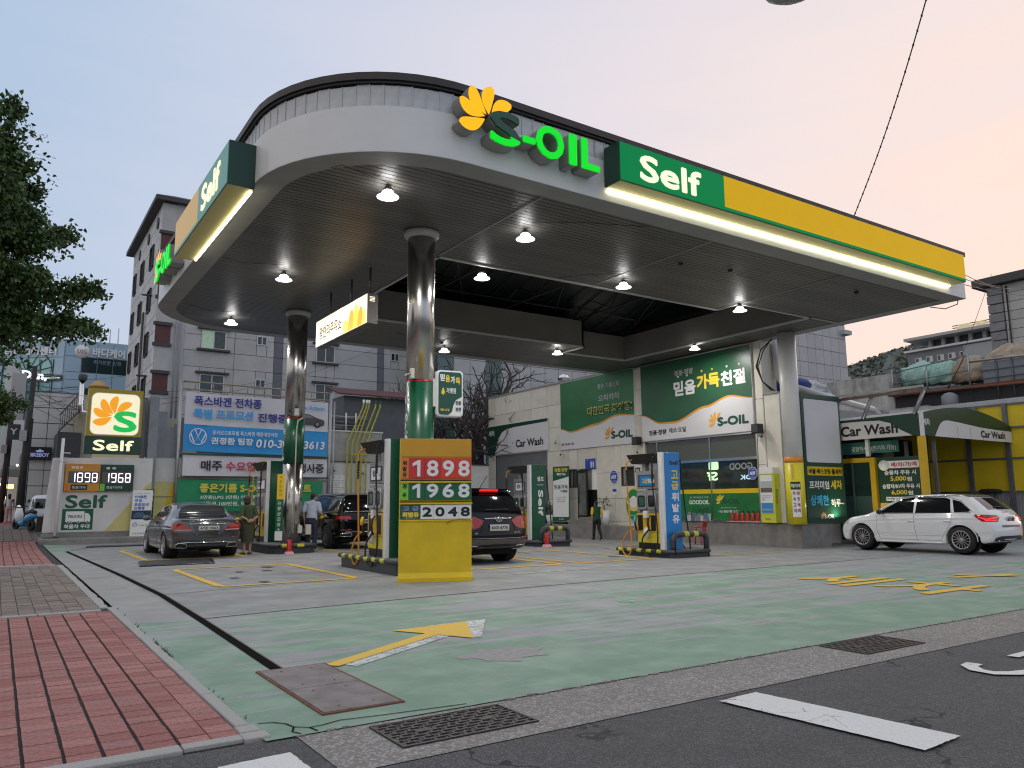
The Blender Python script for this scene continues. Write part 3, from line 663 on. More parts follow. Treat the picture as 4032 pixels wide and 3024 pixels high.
# service boxes, conduits on the columns
m=MB(); m.box(7.02,14.38,4.0,7.10,14.46,4.22); m.build('junction_box',M('beige_plastic',(.55,.52,.43),.5),c1,bevel=.01)
m=MB(); m.tube([(7.03,14.42,4.1),(6.93,14.40,4.08),(6.88,14.38,4.02)],.02,6); m.build('elbow',STEEL,c1)
m=MB(); m.box(7.28,22.84,4.05,7.42,22.92,4.28); m.build('junction_box',STEEL,c2,bevel=.01)
m=MB(); m.tube([(7.56,22.90,4.0),(7.40,22.875,3.9),(7.37,22.875,3.6),(7.37,22.875,.55)],.022,8); m.build('conduit',M('beige_conduit',(.50,.47,.40),.5),c2)
m=MB(); m.tube([(7.33,22.878,2.0),(7.33,22.878,.6)],.016,8); m.build('conduit',M('beige_conduit',(.50,.47,.40),.5),c2)
m=MB(); m.box(7.50,22.80,.55,7.62,22.90,.78); m.build('socket_box',MC['beige_plastic'],c2,bevel=.01); m=MB(); m.box(7.78,22.95,.5,7.95,23.05,.8); m.build('socket_box',MC['beige_plastic'],c2,bevel=.01)
# notices fixed to the left side of the second column
nb=thing('notice_strip','tall narrow green and yellow notice board strapped to the second steel column','sign',(7.08,23.05,.3))
F=FR((6.98,23.05,0),(.833,-.553,0)); m=MB(); m.fbox(F,-.09,.35,.13,1.55,0,.02); m.build('board',GREEN,nb); m=MB(); m.fbox(F,-.07,1.55,.14,2.3,0,.025); m.build('board',YEL,nb); m=MB(); m.fbox(F,-.09,.35,.13,.62,.02,.024); m.build('label_plate',WTXT,nb)
for i,s in enumerate('유류공급장소'): text(s,F,-.04,1.38-i*.155,.11,.105,WTXT,nb,d=.021)
for i,s in enumerate('주유손잡이'): text(s,F,.0,2.16-i*.13,.07,.08,DGREY,nb,d=.026)
ORB=M('column_orange_band',(.70,.28,.03),.4); YLB=M('column_yellow_wrap',(.80,.68,.02),.4,ns=3,na=.06)
c3=column('column','white painted column with orange and yellow bands at the corner of the low wall',23.1,17.0,.31,.6,[('shaft',2.91,7.34,M('column_white',(.75,.75,.74),.35,ns=1.5,na=.08),0),('band',2.70,2.91,ORB,.005),('wrap',.60,2.70,YLB,.006)],False)
# ---------------------------------------------------------------- signs on the fascia
MSG=M('lit_green_face',(.002,.27,.075),.6,spec=.12,emit=.22); MSY=M('lit_yellow_face',(.80,.46,.008),.6,spec=.1,emit=.22,ns=1.2,na=.07); MST=M('lit_cream_letter',(.95,.90,.66),.4,emit=.45); MLED=M('led_tube',(1,.95,.66),.3,emit=5)
MSY.node_tree.nodes['Principled BSDF'].inputs['Emission Color'].default_value=(.85,.50,.02,1)
fs=thing('fascia_sign','long green and yellow lightbox reading Self on the front edge of the canopy','sign',(16.2,10.85,7.6))
F=FY(10.60)
m=MB(); m.fbox(F,9.6,7.60,22.8,8.42,-.46,-.012); m.build('case',DGREEN,fs)
m=MB(); m.fbox(F,9.62,7.62,12.6,8.40,-.012,0); m.build('green_face',MSG,fs)
for a,b in ((12.6,14.75),(14.755,17.0),(17.005,19.4),(19.405,21.2),(21.205,22.79)): m=MB(); m.fbox(F,a,7.69,b,8.40,-.012,0); m.build('yellow_face',MSY,fs)
m=MB(); m.fbox(F,12.6,7.62,22.79,7.69,-.012,.002); m.build('green_strip',MSG,fs)
m=MB(); m.fbox(F,9.62,7.594,22.78,7.60,-.44,-.02); m.build('underside',M('sign_underside',(.70,.62,.25),.5),fs)
text('Self',F,10.13,7.72,1.75,.56,MST,fs,bold=.022,d=.001,thick=.012)
m=MB(); m.fbox(F,9.68,7.56,22.75,7.59,-.47,-.43); m.build('led_tube',MLED,fs)
for i in range(24): 
    m=MB(); m.fbox(F,9.8+i*.56,8.42,9.83+i*.56,8.46,-.4,-.02); m.build('fixing_clip',BLK,fs)
ls=thing('fascia_sign','green and yellow lightbox reading Self on the left edge of the canopy','sign',(3.3,16.5,7.25))
F=FX(3.05)
MSG2=M('washed_green_face',(.06,.27,.18),.3,emit=.13)
m=MB(); m.fbox(F,-19.12,7.24,-14.0,8.10,-.5,-.012); m.build('case',DGREEN,ls)
m=MB(); m.fbox(F,-16.57,7.26,-14.01,8.08,-.012,0); m.build('green_face',MSG2,ls); m=MB(); m.fbox(F,-19.10,7.33,-16.57,8.08,-.012,0); m.build('yellow_face',M('washed_yellow_face',(.75,.45,.08),.35,emit=.15),ls)
m=MB(); m.fbox(F,-19.10,7.26,-16.57,7.33,-.012,0); m.build('green_strip',MSG2,ls)
m=MB(); m.fbox(F,-19.1,7.232,-14.02,7.24,-.48,-.02); m.build('underside',MC['sign_underside'],ls)
text('Self',F,-16.2,7.38,1.6,.56,MST,ls,bold=.022,d=.001,thick=.012)
m=MB(); m.fbox(F,-19.0,7.20,-14.1,7.225,-.485,-.44); m.build('led_tube',MLED,ls)
# channel letters
MGL=M('lit_green_letter',(.0,.68,.02),.3,emit=.48,spec=.2); MGD=M('unlit_green_letter',(.004,.09,.045),.25); MYL=M('lit_yellow_petal',(1,.46,.005),.3,emit=.48,spec=.2); MSD=M('letter_side_grey',(.30,.29,.28),.5)
def sliced(o,z,mats):   # the lamp in the top of the S has failed: its upper half is unlit
    bm=bmesh.new(); bm.from_mesh(o.data); bmesh.ops.bisect_plane(bm,geom=bm.verts[:]+bm.edges[:]+bm.faces[:],plane_co=(0,0,z),plane_no=(.22,0,1))
    for f in bm.faces: f.material_index=0 if f.calc_center_median().z+.22*f.calc_center_median().x>z else 1
    o.data.materials.clear(); [o.data.materials.append(k) for k in mats]; bm.to_mesh(o.data); bm.free()
def soil(label,F,a,b,s,lit=True):
    t=thing('channel_letters',label,'sign',F.p(a,b,0))
    def L_(ch,x,y,w,h,mat):
        side=text(ch,F,x,y,w,h,MSD,t,bold=.022*s,d=.0,thick=.30); face=text(ch,F,x,y,w,h,mat,t,bold=.022*s,d=.31,thick=.03); return face
    f=L_('S',a+.62*s,b,.62*s,.60*s,MGD if lit else MGL)
    if lit: sliced(f,b+.20*s+.22*(a+.93*s),[MGD,MGL])
    L_('-',a+1.28*s,b+.17*s,.26*s,.11*s,MGL); L_('O',a+1.56*s,b,.60*s,.60*s,MGL); L_('I',a+2.28*s,b+.01*s,.17*s,.58*s,MGL); L_('L',a+2.56*s,b+.01*s,.42*s,.58*s,MGL)
    petals(F,a+.62*s,b+.42*s,.60*s,MYL,t,d=.0,thick=.27,side=MSD,angs=(200,158,124,84,40),wide=.40); return t
soil('large green and yellow channel letters with a petal emblem on the front of the canopy',FY(11.09),6.07,7.70,1.06)
soil('green and yellow channel letters on the left edge of the canopy, seen almost edge on',FX(3.54),-23.6,7.55,1.0,False)
# festoon cable running up from the roof edge
A=V(18.4,11.2,8.87); B=V(11.2,4.0,12.6); fz=MB(); pts=[A.lerp(B,k/24)-Z*.55*math.sin(math.pi*k/24) for k in range(25)]
fe=thing('festoon_cable','dark cable with small clips climbing from the roof edge into the sky','cable',A)
fz.tube(pts,.014,5); fz.build('cable',BLK,fe)
fb=MB()
for k in range(34):
    t=(k+.5)/34; p=A.lerp(B,t)-Z*.55*math.sin(math.pi*t); fb.lathe([(0,-.035),(.019,-.02),(.019,.02),(0,.035)],p,6)
fb.build('clips',BLK,fe)['kind']='stuff'
sl=thing('street_lamp','grey street lamp head reaching into the top of the picture','street lamp',(9.4,1.0,0))
m=MB(); m.tube([(9.4,1.0,0),(9.4,1.0,7.9)],[.09,.06],10); m.build('pole',STEEL,sl); m=MB(); m.tube([(9.4,1.0,7.9),(8.9,1.9,8.15),(7.6,4.4,7.5)],.035,8); m.build('arm',STEEL,sl)
m=MB(); m.lathe([(0,-.07),(.10,-.05),(.17,.0),(.15,.06),(0,.09)],n=16,c=(0,0,0)); h=m.build('head',M('lamp_head_grey',(.30,.32,.34),.4),sl,local=True); h.scale=(1,1.6,1); h.location=Vector((7.29,5.02,7.27))-sl.location; h.rotation_euler=(R(8),0,R(28))
# ================================================================ ISLANDS, PUMPS
MISL=M('island_dark_paint',(.045,.05,.056),.45,ns=6,na=.35,bump=.15,bs=30); MYB2=M('hazard_yellow',(.60,.58,.04),.5,ns=9,na=.3); MIT=M('island_top_concrete',(.16,.16,.165),.7,ns=4,na=.3)
def island(label,x0,y0,x1,y1,h,ch,stripes,bar=None):
    z0=zg((x0+x1)/2,(y0+y1)/2); t=thing('pump_island',label,'pump island',((x0+x1)/2,(y0+y1)/2,z0),group='raised pump islands')
    F=FR((0,0,z0),(1,0,0),(0,1,0)); P=[(x0+ch,y0),(x1-ch,y0),(x1,y0+ch),(x1,y1-ch),(x1-ch,y1),(x0+ch,y1),(x0,y1-ch),(x0,y0+ch)]
    q=[(x+(.03 if x<(x0+x1)/2 else -.03),y+(.03 if y<(y0+y1)/2 else -.03)) for x,y in P]
    m=MB(); m.prism(F,q,-.1,h-.09); m.build('base',MISL,t,bevel=.01)
    loop=[(a,b,z0+h-.045) for a,b in P]; loop.append(loop[0]); loop.append(loop[1])
    m=MB(); m.tube(loop[:9],.048,10,False); m.build('edge_tube',MISL,t)
    m=MB(); m.prism(F,q,h-.09,h-.01); m.build('top',MIT,t)
    for (a,b,side) in stripes:
        m=MB()
        if side=='w': m.tube([(x0,a,z0+h-.045),(x0,b,z0+h-.045)],.0505,10,False)
        elif side=='s': m.tube([(a,y0,z0+h-.045),(b,y0,z0+h-.045)],.0505,10,False)
        m.build('hazard_stripe',MYB2,t)
    if bar:
        bx0,bx1,by=bar; b=thing('crash_bar','bent steel crash bar with yellow bands before '+('the blue pump' if by<16 else 'the pump behind the black SUV'),'crash bar',(bx0,by,z0),group='crash bars of the pump islands')
        r=.075; pts=[(bx0,by,z0),(bx0,by,z0+.42)]
        for k in range(7): q_=R(180-90*k/6); pts.append((bx0+.16+.16*math.cos(q_),by,z0+.42+.16*math.sin(q_)))
        for k in range(7): q_=R(90-90*k/6); pts.append((bx1-.16+.16*math.cos(q_),by,z0+.42+.16*math.sin(q_)))
        pts+=[(bx1,by,z0)]
        m=MB(); m.tube(pts,r,12); m.build('tube',MISL,b)
        cx=(bx0+bx1)/2
        for s in (-.24,.10): m=MB(); m.tube([(cx+s,by,z0+.58),(cx+s+.16,by,z0+.58)],r+.002,12,False); m.build('hazard_stripe',MYB2,b)
    return t
st=[(14.62+i*.42,14.62+i*.42+.20,'w') for i in range(6)]
island('dark pump island with yellow bands under the pump behind the price board',6.62,13.95,7.95,17.35,.30,.22,st)
island('dark pump island with yellow bands around the second steel column',6.55,22.25,7.95,26.6,.27,.25,[(6.85,7.0,'s'),(7.3,7.5,'s'),(24.2,24.4,'w'),(24.9,25.1,'w'),(25.6,25.8,'w')])
island('dark pump island with yellow bands under the blue pump',14.12,14.08,15.55,16.25,.20,.10,[(14.45+i*.36,14.45+i*.36+.18,'w') for i in range(5)],(14.30,15.50,14.22))
island('dark pump island behind the black SUV',14.55,20.4,15.95,23.4,.20,.12,[],(14.75,15.83,20.55))
MPG=M('pump_grey',(.30,.30,.31),.4,ns=2,na=.06); MPY=M('pump_yellow',(.70,.42,.015),.4,ns=2,na=.08); MPY2=M('pump_lemon',(.68,.58,.05),.4,ns=2,na=.1); MPB=M('pump_blue',(.008,.23,.62),.35,ns=1.5,na=.06); MSCR=M('screen_dark',(.01,.012,.015),.1); MHO=M('orange_hose',(.66,.28,.02),.45); MHB=M('black_hose',(.010,.010,.011),.45); MBLU=M('lettering_blue',(.03,.08,.45),.4); MRAG=M('white_rag',(.65,.65,.65),.9,bump=.6,bs=14)
def hose(pts,mat,r,par,bell=True,name='hose'):
    P=[Vector(p) for p in pts]; out=[]
    for i in range(len(P)-1):       # Catmull-Rom
        p0=P[max(i-1,0)];p1=P[i];p2=P[i+1];p3=P[min(i+2,len(P)-1)]
        for k in range(8):
            t=k/8; out.append(.5*((2*p1)+(p2-p0)*t+(2*p0-5*p1+4*p2-p3)*t*t+(3*p1-p0-3*p2+p3)*t**3))
    out.append(P[-1]); m=MB(); m.tube(out,r,8); o=m.build(name,mat,par)
    return o
def nozzle(par,x,y,z,sx,cover):
    # pistol nozzle in its holster on the side facing sx
    m=MB(); m.fbox(FR((x,y,z),(0,-sx,0) if sx<0 else (0,1,0)),-.10,-.24,.10,.18,.0,.13); h=m.build('holster',BLK,par,bevel=.02)
    g=MB(); X=x+sx*.15; g.tube([(X,y+.02,z+.10),(X+sx*.03,y+.01,z-.02),(X+sx*.02,y-.01,z-.16),(X-sx*.02,y-.02,z-.24)],[.028,.034,.024,.018],8); g.tube([(X,y,z+.10),(X-sx*.06,y,z+.16)],.014,6); g.build('nozzle',BLK,par)
    if cover:
        c=MB(); c.tube([(X+sx*.005,y+.02,z+.13),(X+sx*.04,y+.01,z+.05),(X+sx*.045,y,z-.04)],[.03,.045,.035],8); c.build('nozzle_cover',cover,par)
def pump(label,x,y,z0,face,ftxt,W=.56,dp=1.0,H=2.46,cover=None,rag=True,stripcolor=None,rear=False):
    t=thing('fuel_pump',label,'fuel pump',(x+W/2,y+.5,z0),group='self service fuel pumps'); z=z0
    F=FY(y)
    m=MB(); m.fbox(F,x-.075,z,x-.005,z+H+.02,-.16,.0); m.build('edge_panel',WHITE,t)
    m=MB(); m.fbox(F,x,z,x+W,z+H+.02,-.16,.0); fp=m.build('pillar',face,t,bevel=.01)
    b=lambda nm,a,mt,bv=.012: (lambda q:(q.box(*a),q.build(nm,mt,t,bevel=bv))[1])(MB())
    b('plinth',(x-.02,y+.165,z,x+W+.02,y+dp+.02,z+.16),BLK); b('lower_panel',(x-.035,y+.165,z+.16,x+W+.035,y+dp+.035,z+.42),MPY2); b('middle_panel',(x-.045,y+.165,z+.42,x+W+.045,y+dp+.045,z+.92),MPY)
    b('body',(x-.03,y+.165,z+.93,x+W+.03,y+dp+.03,z+1.52),MPG); b('upper_body',(x-.04,y+.165,z+1.55,x+W+.04,y+dp+.02,z+2.02),MPG); b('neck',(x+.03,y+.17,z+2.02,x+W-.03,y+dp-.40,z+2.30),MPG); b('post',(x+.1,y+dp-.2,z+2.02,x+W-.1,y+dp-.06,z+2.3),MPG)
    # winged canopy
    pr=[(x-.20,z+2.46),(x+W+.20,z+2.46),(x+W+.14,z+2.38),(x+W+.02,z+2.22),(x-.02,z+2.22),(x-.14,z+2.38)]
    m=MB(); m.prism(FY(y),pr,-(dp+.22),-.17); m.build('wing_canopy',BLK,t,bevel=.012)
    # face to -X: sign, screens
    G=FX(x-.040); m=MB(); m.fbox(G,-(y+dp-.06),z+1.60,-(y+.33),z+1.92,0,.012); m.build('sign_recess',DGREY,t)
    m=MB(); m.fbox(G,-(y+dp-.12),z+1.63,-(y+.40),z+1.89,.012,.016); m.build('sign_plate',MPB if ftxt=='blue' else WTXT,t)
    if ftxt=='blue': text('고급',G,-(y+dp-.22),1.69+z,.20,.13,M('lettering_yellow',(.85,.62,.05),.4),t,bold=.004,d=.017); text('휘발유',G,-(y+dp-.43),1.69+z,.26,.13,WTXT,t,bold=.004,d=.017)
    else: text('셀프',G,-(y+dp-.20),1.70+z,.22,.14,MBLU,t,bold=.004,d=.017); text('서비스',G,-(y+dp-.48),1.70+z,.18,.075,M('lettering_violet',(.30,.12,.35),.4),t,d=.017)
    G2=FX(x-.030)
    for k,(a0,a1) in enumerate(((-(y+dp-.03),-(y+dp-.40)),(-(y+dp-.42),-(y+dp-.74)))):
        m=MB(); m.prism(G2,rrect(a0,z+1.02,a1,z+1.45,.09),0,.07); hd=m.build('terminal_hood',M('silver_hood',(.45,.45,.46),.3,.6),t,bevel=.012)
        m=MB(); m.prism(G2,rrect(a0+.05,z+1.08,a1-.05,z+1.38,.05),.07,.076); m.build('recess',BLK,hd)
        m=MB(); m.prism(G2,rrect(a0+.11,z+1.11,a1-.07,z+1.33,.01),.076,.08); m.build('screen',M('screen_green_tint',(.03,.10,.07),.15) if k==0 else MSCR,hd)
    for a in (.86,.30): m=MB(); m.fbox(G2,-(y+a+.05),z+.95,-(y+a-.05),z+1.0,0,.004); m.build('label_plate',MBLU if ftxt=='blue' else YEL,t)
    m=MB(); m.fbox(FX(x-.045),-(y+dp-.28),z+.80,-(y+dp-.42),z+.98,0,.08); m.build('receipt_box',WHITE,t,bevel=.01)
    # near side hoses (-X)
    nozzle(t,x-.05,y+dp-.10,z+.70,-1,cover); nozzle(t,x-.05,y+.42,z+.70,-1,None)
    X=x-.22
    hose([(X+.14,y+dp+.10,z+2.34),(X+.0,y+dp+.16,z+2.26),(X-.02,y+dp+.18,z+2.10),(X-.02,y+dp+.17,z+1.7),(X-.02,y+dp+.10,z+.8),(X-.02,y+dp+.06,z+.10),(X-.03,y+dp+.16,z-.17),(X-.03,y+dp+.34,z-.14),(X-.03,y+dp+.42,z+.08),(X-.02,y+dp+.25,z+.36),(X+.02,y+dp-.03,z+.52)],MHO,.019,t)
    m=MB(); 
    for k in range(12): m.lathe([(.019,z+2.06-k*.034),(.036,z+2.045-k*.034),(.019,z+2.03-k*.034)],(X-.02,y+dp+.175,0),10)
    m.build('bellows',BLK,t)
    hose([(X+.16,y+.24,z+2.42),(X+.02,y+.20,z+2.36),(X+.0,y+.22,z+2.2),(X-.01,y+.22,z+1.7),(X-.01,y+.12,z+.9),(X-.02,y+.08,z+.22),(X-.05,y+.22,z-.12),(X-.05,y+.42,z-.16),(X-.05,y+.60,z-.0),(X-.03,y+.62,z+.28),(X+.02,y+.44,z+.50)],MHB,.019,t)
    m=MB()
    for k in range(12): m.lathe([(.019,z+2.16-k*.034),(.036,z+2.145-k*.034),(.019,z+2.13-k*.034)],(X,y+.22,0),10)
    m.build('bellows',BLK,t)
    # far side (+X)
    nozzle(t,x+W+.05,y+.5,z+.70,1,None); X=x+W+.20
    hose([(X-.14,y+.2,z+2.36),(X,y+.18,z+2.3),(X+.01,y+.18,z+2.0),(X+.05,y+.1,z+1.0),(X+.09,y+.02,z+.05),(X+.12,y+.12,z-.1),(X+.1,y+.3,z+.1),(X+.02,y+.45,z+.45)],MHB,.019,t)
    m=MB()
    for k in range(11): m.lathe([(.019,z+2.12-k*.034),(.034,z+2.105-k*.034),(.019,z+2.09-k*.034)],(X+.01,y+.18,0),10)
    m.build('bellows',BLK,t)
    if rag:
        random.seed(4); m=MB(); P=[]
        for i in range(7):
            row=[]
            for j in range(10):
                q=2*math.pi*j/9; r=(.025,.06,.085,.08,.09,.06,.01)[i]*random.uniform(.8,1.2); row.append((x-.15+r*.7*math.cos(q),y+.58+r*math.sin(q),z+.56-.045*i*1.1+random.uniform(-.01,.01)))
            P.append(row)
        m.grid(P); m.build('rag',MRAG,t)
    return t,F
pa,F=pump('fuel pump with yellow nozzle cover, orange hose and green pillar behind the price board',6.87,15.0,.29,MCG,'w',cover=YEL)
pb,F2=pump('fuel pump with green pillar standing between the woman in green and the second column',6.98,24.05,.26,MCG,'w',dp=1.3)
pc,F3=pump('fuel pump with green pillar reading Self standing behind the black SUV',14.88,21.25,zg(15,21)+.19,MCG,'w',rag=False)
pd,F4=pump('fuel pump with bright blue pillar and blue nozzle cover beside the red chair',14.24,14.38,zg(14.5,14.5)+.19,MPB,'blue',cover=M('blue_cover',(.03,.30,.60),.5))
LY=M('lettering_yellow',(.85,.62,.05),.4)
z=pc.location.z
text('셀프',F3,15.10,z+1.93,.28,.16,WTXT,pc,bold=.004); text('Self',F3,15.14,z+.78,.86,.20,WTXT,pc,bold=.012,rot=-1); m=MB(); m.fbox(F3,15.10,z+1.80,15.36,z+1.815,0,.004); m.build('line',WTXT,pc)
z=pd.location.z; text('Self',F4,14.42,z+2.16,.34,.11,DGREY,pd,bold=.006)
for i,(s,mt) in enumerate((('고',LY),('급',LY),('휘',WTXT),('발',WTXT),('유',WTXT))): text(s,F4,14.46,z+1.80-i*.285,.26,.22,mt,pd,bold=.010)
# ---------------------------------------------------------------- price board
pbd=thing('price_board','tall yellow price board with 1898, 1968 and 2048 in front of the first steel column','price board',(6.75,12.72,0),rz=math.atan2(12.49-12.98,7.37-6.12))
F=FR((0,0,0),(1,0,0)); W2=.665
MBY=M('board_yellow',(.78,.53,.006),.42,ns=1.7,na=.22,bump=.15,bs=7); MBO=M('board_orange',(.64,.32,.02),.45,ns=2,na=.08); MDR=M('digit_red',(.70,.055,.025),.4); MDR2=M('digit_crimson',(.60,.03,.035),.4); MDG=M('digit_green',(.004,.13,.045),.4); MLG=M('lime',(.22,.62,.06),.4); MOP=M('plate_orange',(.72,.22,.04),.4)
def pb_(nm,a0,b0,a1,b1,d0,d1,mt,bv=0,par=pbd): m=MB(); m.fbox(F,a0,b0,a1,b1,d0,d1); return m.build(nm,mt,par,local=True,bevel=bv)
pb_('cabinet',-W2,.10,W2,1.10,-.22,0,MBY,.006); pb_('foot',-W2-.02,0,W2+.02,.075,-.24,.045,MBY,.004)
m=MB(); m.prism(FR((-W2-.01,0,0),(0,-1,0)),[(-.0,.075),(.04,.075),(.0,.16)],-(2*W2+.02),0); m.build('foot_flare',MBY,pbd,local=True)
pb_('cabinet',-W2,1.10,W2,2.60,-.20,-.03,MBY,.006)
pb_('top_panel',-W2+.01,2.265,W2-.005,2.60,-.03,0,MBO,.003)
for b in (1.085,1.395,1.785,): pb_('shelf',-W2-.012,b,W2+.008,b+.025,-.03,.03,MBY,.003); 
pb_('shelf_shadow_gap',-W2,1.825,W2,1.835,-.03,.02,BLK); pb_('shelf_shadow_gap',-W2,1.435,W2,1.445,-.03,.02,BLK)
rows=[(1.85,.40,MOP,'휘발유',MDR,[MDR2,MDR2,MDR,MDR],'1898',WTXT,.155),(1.46,.36,MLG,'경유',MDG,None,'1968',WTXT,.155),(1.115,.275,GREEN,None,WTXT,None,'2048',BLK,.38)]
for b,h,lm,lt_,pm,_,dg_,dm,lw in rows:
    pb_('label_plate',-W2+.01,b+.01,-W2+lw,b+h-.01,-.03,.0,lm,.002)
    x0=-W2+lw; ww=(W2-.005-x0)/4
    for i,ch in enumerate(dg_):
        pp=pb_('digit_plate',x0+i*ww+.002,b+.01,x0+(i+1)*ww-.002,b+h-.01,-.03,.002 if i%2 else .0,(_[i] if _ else pm),.001)
        
        if ch=='1':
            q0=x0+i*ww+ww*.24; y0_,y1_=b+.05,b+h-.05; m=MB(); m.prism(F,[(q0+.085,y0_),(q0+.145,y0_),(q0+.145,y1_),(q0+.10,y1_),(q0+.0,y1_-.055),(q0+.0,y1_-.115),(q0+.085,y1_-.075)],.002,.006); m.build('lettering',dm,pbd,local=True); continue
        wd=ww*.74; text(ch,F,x0+i*ww+(ww-wd)*(.40 if ch=='1' else .55),b+.05,wd,h-.10,dm,pbd,bold=.011 if dm is WTXT else .010,d=.003,local=True)
for i,c in enumerate('휘발유'): text(c,F,-W2+.045,2.10-i*.105,.075,.085,BLK,pbd,bold=.003,local=True)
for i,c in enumerate('경유'): text(c,F,-W2+.045,1.68-i*.16,.075,.085,BLK,pbd,bold=.003,local=True)
text('고 급',F,-W2+.05,1.27,.30,.09,M('lettering_lilac',(.25,.25,.55),.4),pbd,bold=.006,d=.003,local=True); text('휘발유',F,-W2+.045,1.155,.31,.10,LY,pbd,bold=.008,d=.003,local=True); text('Gasoline (Prime)',F,-W2+.10,1.132,.18,.014,WTXT,pbd,d=.003,local=True)
m=MB(); m.tube([(.20,-.01,1.035),(.23,-.03,1.07),(.30,-.035,1.10),(.45,-.032,1.105),(.64,-.032,1.10)],.005,5); m.build('loose_wire',BLK,pbd,local=True)
# ---------------------------------------------------------------- hanging lightbox
hs=thing('hanging_lightbox','cream lightbox with Korean lettering and orange petals hanging from the ceiling on rods','sign',(7.45,19.4,5.87))
F=FX(7.34); MCR=M('lit_cream_face',(.95,.88,.62),.4,emit=.55)
m=MB(); m.fbox(F,-21.34,5.87,-17.57,6.65,-.28,-.01); m.build('case',M('case_bronze',(.10,.09,.085),.4,.4),hs,bevel=.006); m=MB(); m.fbox(F,-21.32,5.89,-17.60,6.63,-.01,0); m.build('face',MCR,hs)
text('광안리주유소',F,-21.02,6.04,1.72,.36,M('lettering_brown',(.09,.05,.06),.5),hs,bold=.006)
MO1=M('lit_orange_petal',(.95,.30,.02),.4,emit=.6); MO2=M('lit_amber_petal',(1,.55,.06),.4,emit=.6)
for i,(a,w_,h_,mt,ln) in enumerate(((-18.95,.50,.34,MO2,-.1),(-18.62,.44,.54,MO1,.02),(-18.30,.40,.62,MO2,.02),(-18.02,.36,.50,MO1,.05),(-17.80,.22,.40,MO2,.06))):
    pts=[(a-w_/2+.0,5.895)]+[(a-w_/2*math.cos(t*math.pi/2)+ln*t,5.895+h_*math.sin(t*math.pi/2)) for t in (.25,.5,.75,1)]+[(a+w_/2*math.cos(t*math.pi/2)+ln*t,5.895+h_*math.sin(t*math.pi/2)) for t in (.75,.5,.25)]+[(a+w_/2,5.895)]
    pts=[(min(p[0],-17.605),p[1]) for p in pts]; m=MB(); m.prism(F,pts,.002+i*.0015,.004+i*.0015); m.build('petal',mt,hs)
for y in (17.75,19.0,20.55): m=MB(); m.tube([(7.48,y,6.65),(7.48,y,7.36)],.03,8); m.build('hanger_rod',DGREY,hs)
m=MB()
for k in range(4): m.box(7.40,17.565,6.44+k*.035,7.54,17.569,6.455+k*.035)
m.build('vent_slots',M('vent_glow',(.9,.85,.6),.5,emit=.8),hs)
# ---------------------------------------------------------------- rounded sign on the first column
cs_=thing('round_cornered_sign','green and white round cornered lightbox fixed to the steel column above the price board','sign',(8.0,14.9,3.2))
F=FR((7.66,14.42,0),(.55,-.12,0)); F=FR((7.64,14.40,0),(.62,-.10,0))
m=MB(); m.prism(F,rrect(.0,3.24,.60,4.24,.08),-.26,-.012,True); m.build('case',WHITE,cs_); m=MB(); m.prism(F,rrect(.02,3.26,.58,4.22,.07),-.012,0); m.build('white_face',WTXT,cs_)
gp=[(x,y) for x,y in rrect(.035,3.275,.565,4.205,.06)]
gp=[(.095,3.275),(.26,3.275),(.34,3.34),(.38,3.50),(.43,3.60),(.565,3.68),(.565,4.145),(.545,4.19),(.505,4.205),(.095,4.205),(.052,4.19),(.035,4.145),(.035,3.335),(.05,3.29)]
m=MB(); m.prism(F,gp,0,.003); m.build('green_face',M('sign_deep_green',(.02,.085,.055),.35),cs_)
for i,(c,mt) in enumerate((('믿',WTXT),('음',LY),('가',WTXT),('득',LY))): text(c,F,.07+i*.118,4.0-.02*i+.0,.105,.155,mt,cs_,bold=.007)
text('가맹점',F,.21,3.74,.22,.12,WTXT,cs_,bold=.003); m=MB(); m.prism(F,[(.10,3.74),(.14,3.70),(.18,3.74),(.175,3.79),(.14,3.87),(.105,3.79)],.003,.006); m.build('drop_mark',LY,cs_)
text('에쓰·오일',F,.08,3.35,.20,.06,LY,cs_,bold=.002); text('정품',F,.42,3.50,.13,.085,BLK,cs_,bold=.002); text('정량',F,.42,3.36,.13,.085,BLK,cs_,bold=.002)
m=MB(); m.box(7.58,14.46,3.45,7.68,14.60,4.05); m.build('bracket',WHITE,cs_)
# ---------------------------------------------------------------- fire extinguishers
MEX=M('extinguisher_red',(.55,.012,.015),.25,coat=.5); MPK=M('pink_stand',(.70,.36,.42),.6)
def ext(label,x,y,z,s=1,stand=True,group='red fire extinguishers'):
    t=thing('fire_extinguisher',label,'fire extinguisher',(x,y,z),group=group); z1=.10 if stand else 0
    m=MB(); m.lathe([(0,z1),(.088,z1),(.09,z1+.02),(.09,z1+.36),(.075,z1+.41),(.03,z1+.44),(0,z1+.44)],n=18); m.build('cylinder',MEX,t,local=True)
    m=MB(); m.lathe([(0,z1+.44),(.022,z1+.44),(.022,z1+.48),(0,z1+.48)],n=10); m.box(-.012,-.07,z1+.48,.012,.05,z1+.50); m.box(-.01,-.07,z1+.51,.01,.03,z1+.525); m.build('valve',BLK,t,local=True)
    m=MB(); m.tube([(0,-.02,z1+.46),(.05,-.06,z1+.44),(.10,-.06,z1+.3),(.098,-.03,z1+.12)],.010,6); m.build('hose',BLK,t,local=True)
    if stand: m=MB(); m.add([(-.16,-.12,0),(.16,-.12,0),(.16,.12,0),(-.16,.12,0),(-.12,-.09,.10),(.12,-.09,.10),(.12,.09,.10),(-.12,.09,.10)],[(3,2,1,0),(4,5,6,7),(0,1,5,4),(1,2,6,5),(2,3,7,6),(3,0,4,7)]); m.build('stand',MPK,t,local=True,bevel=.01)
    t.scale=(s,s,s); return t
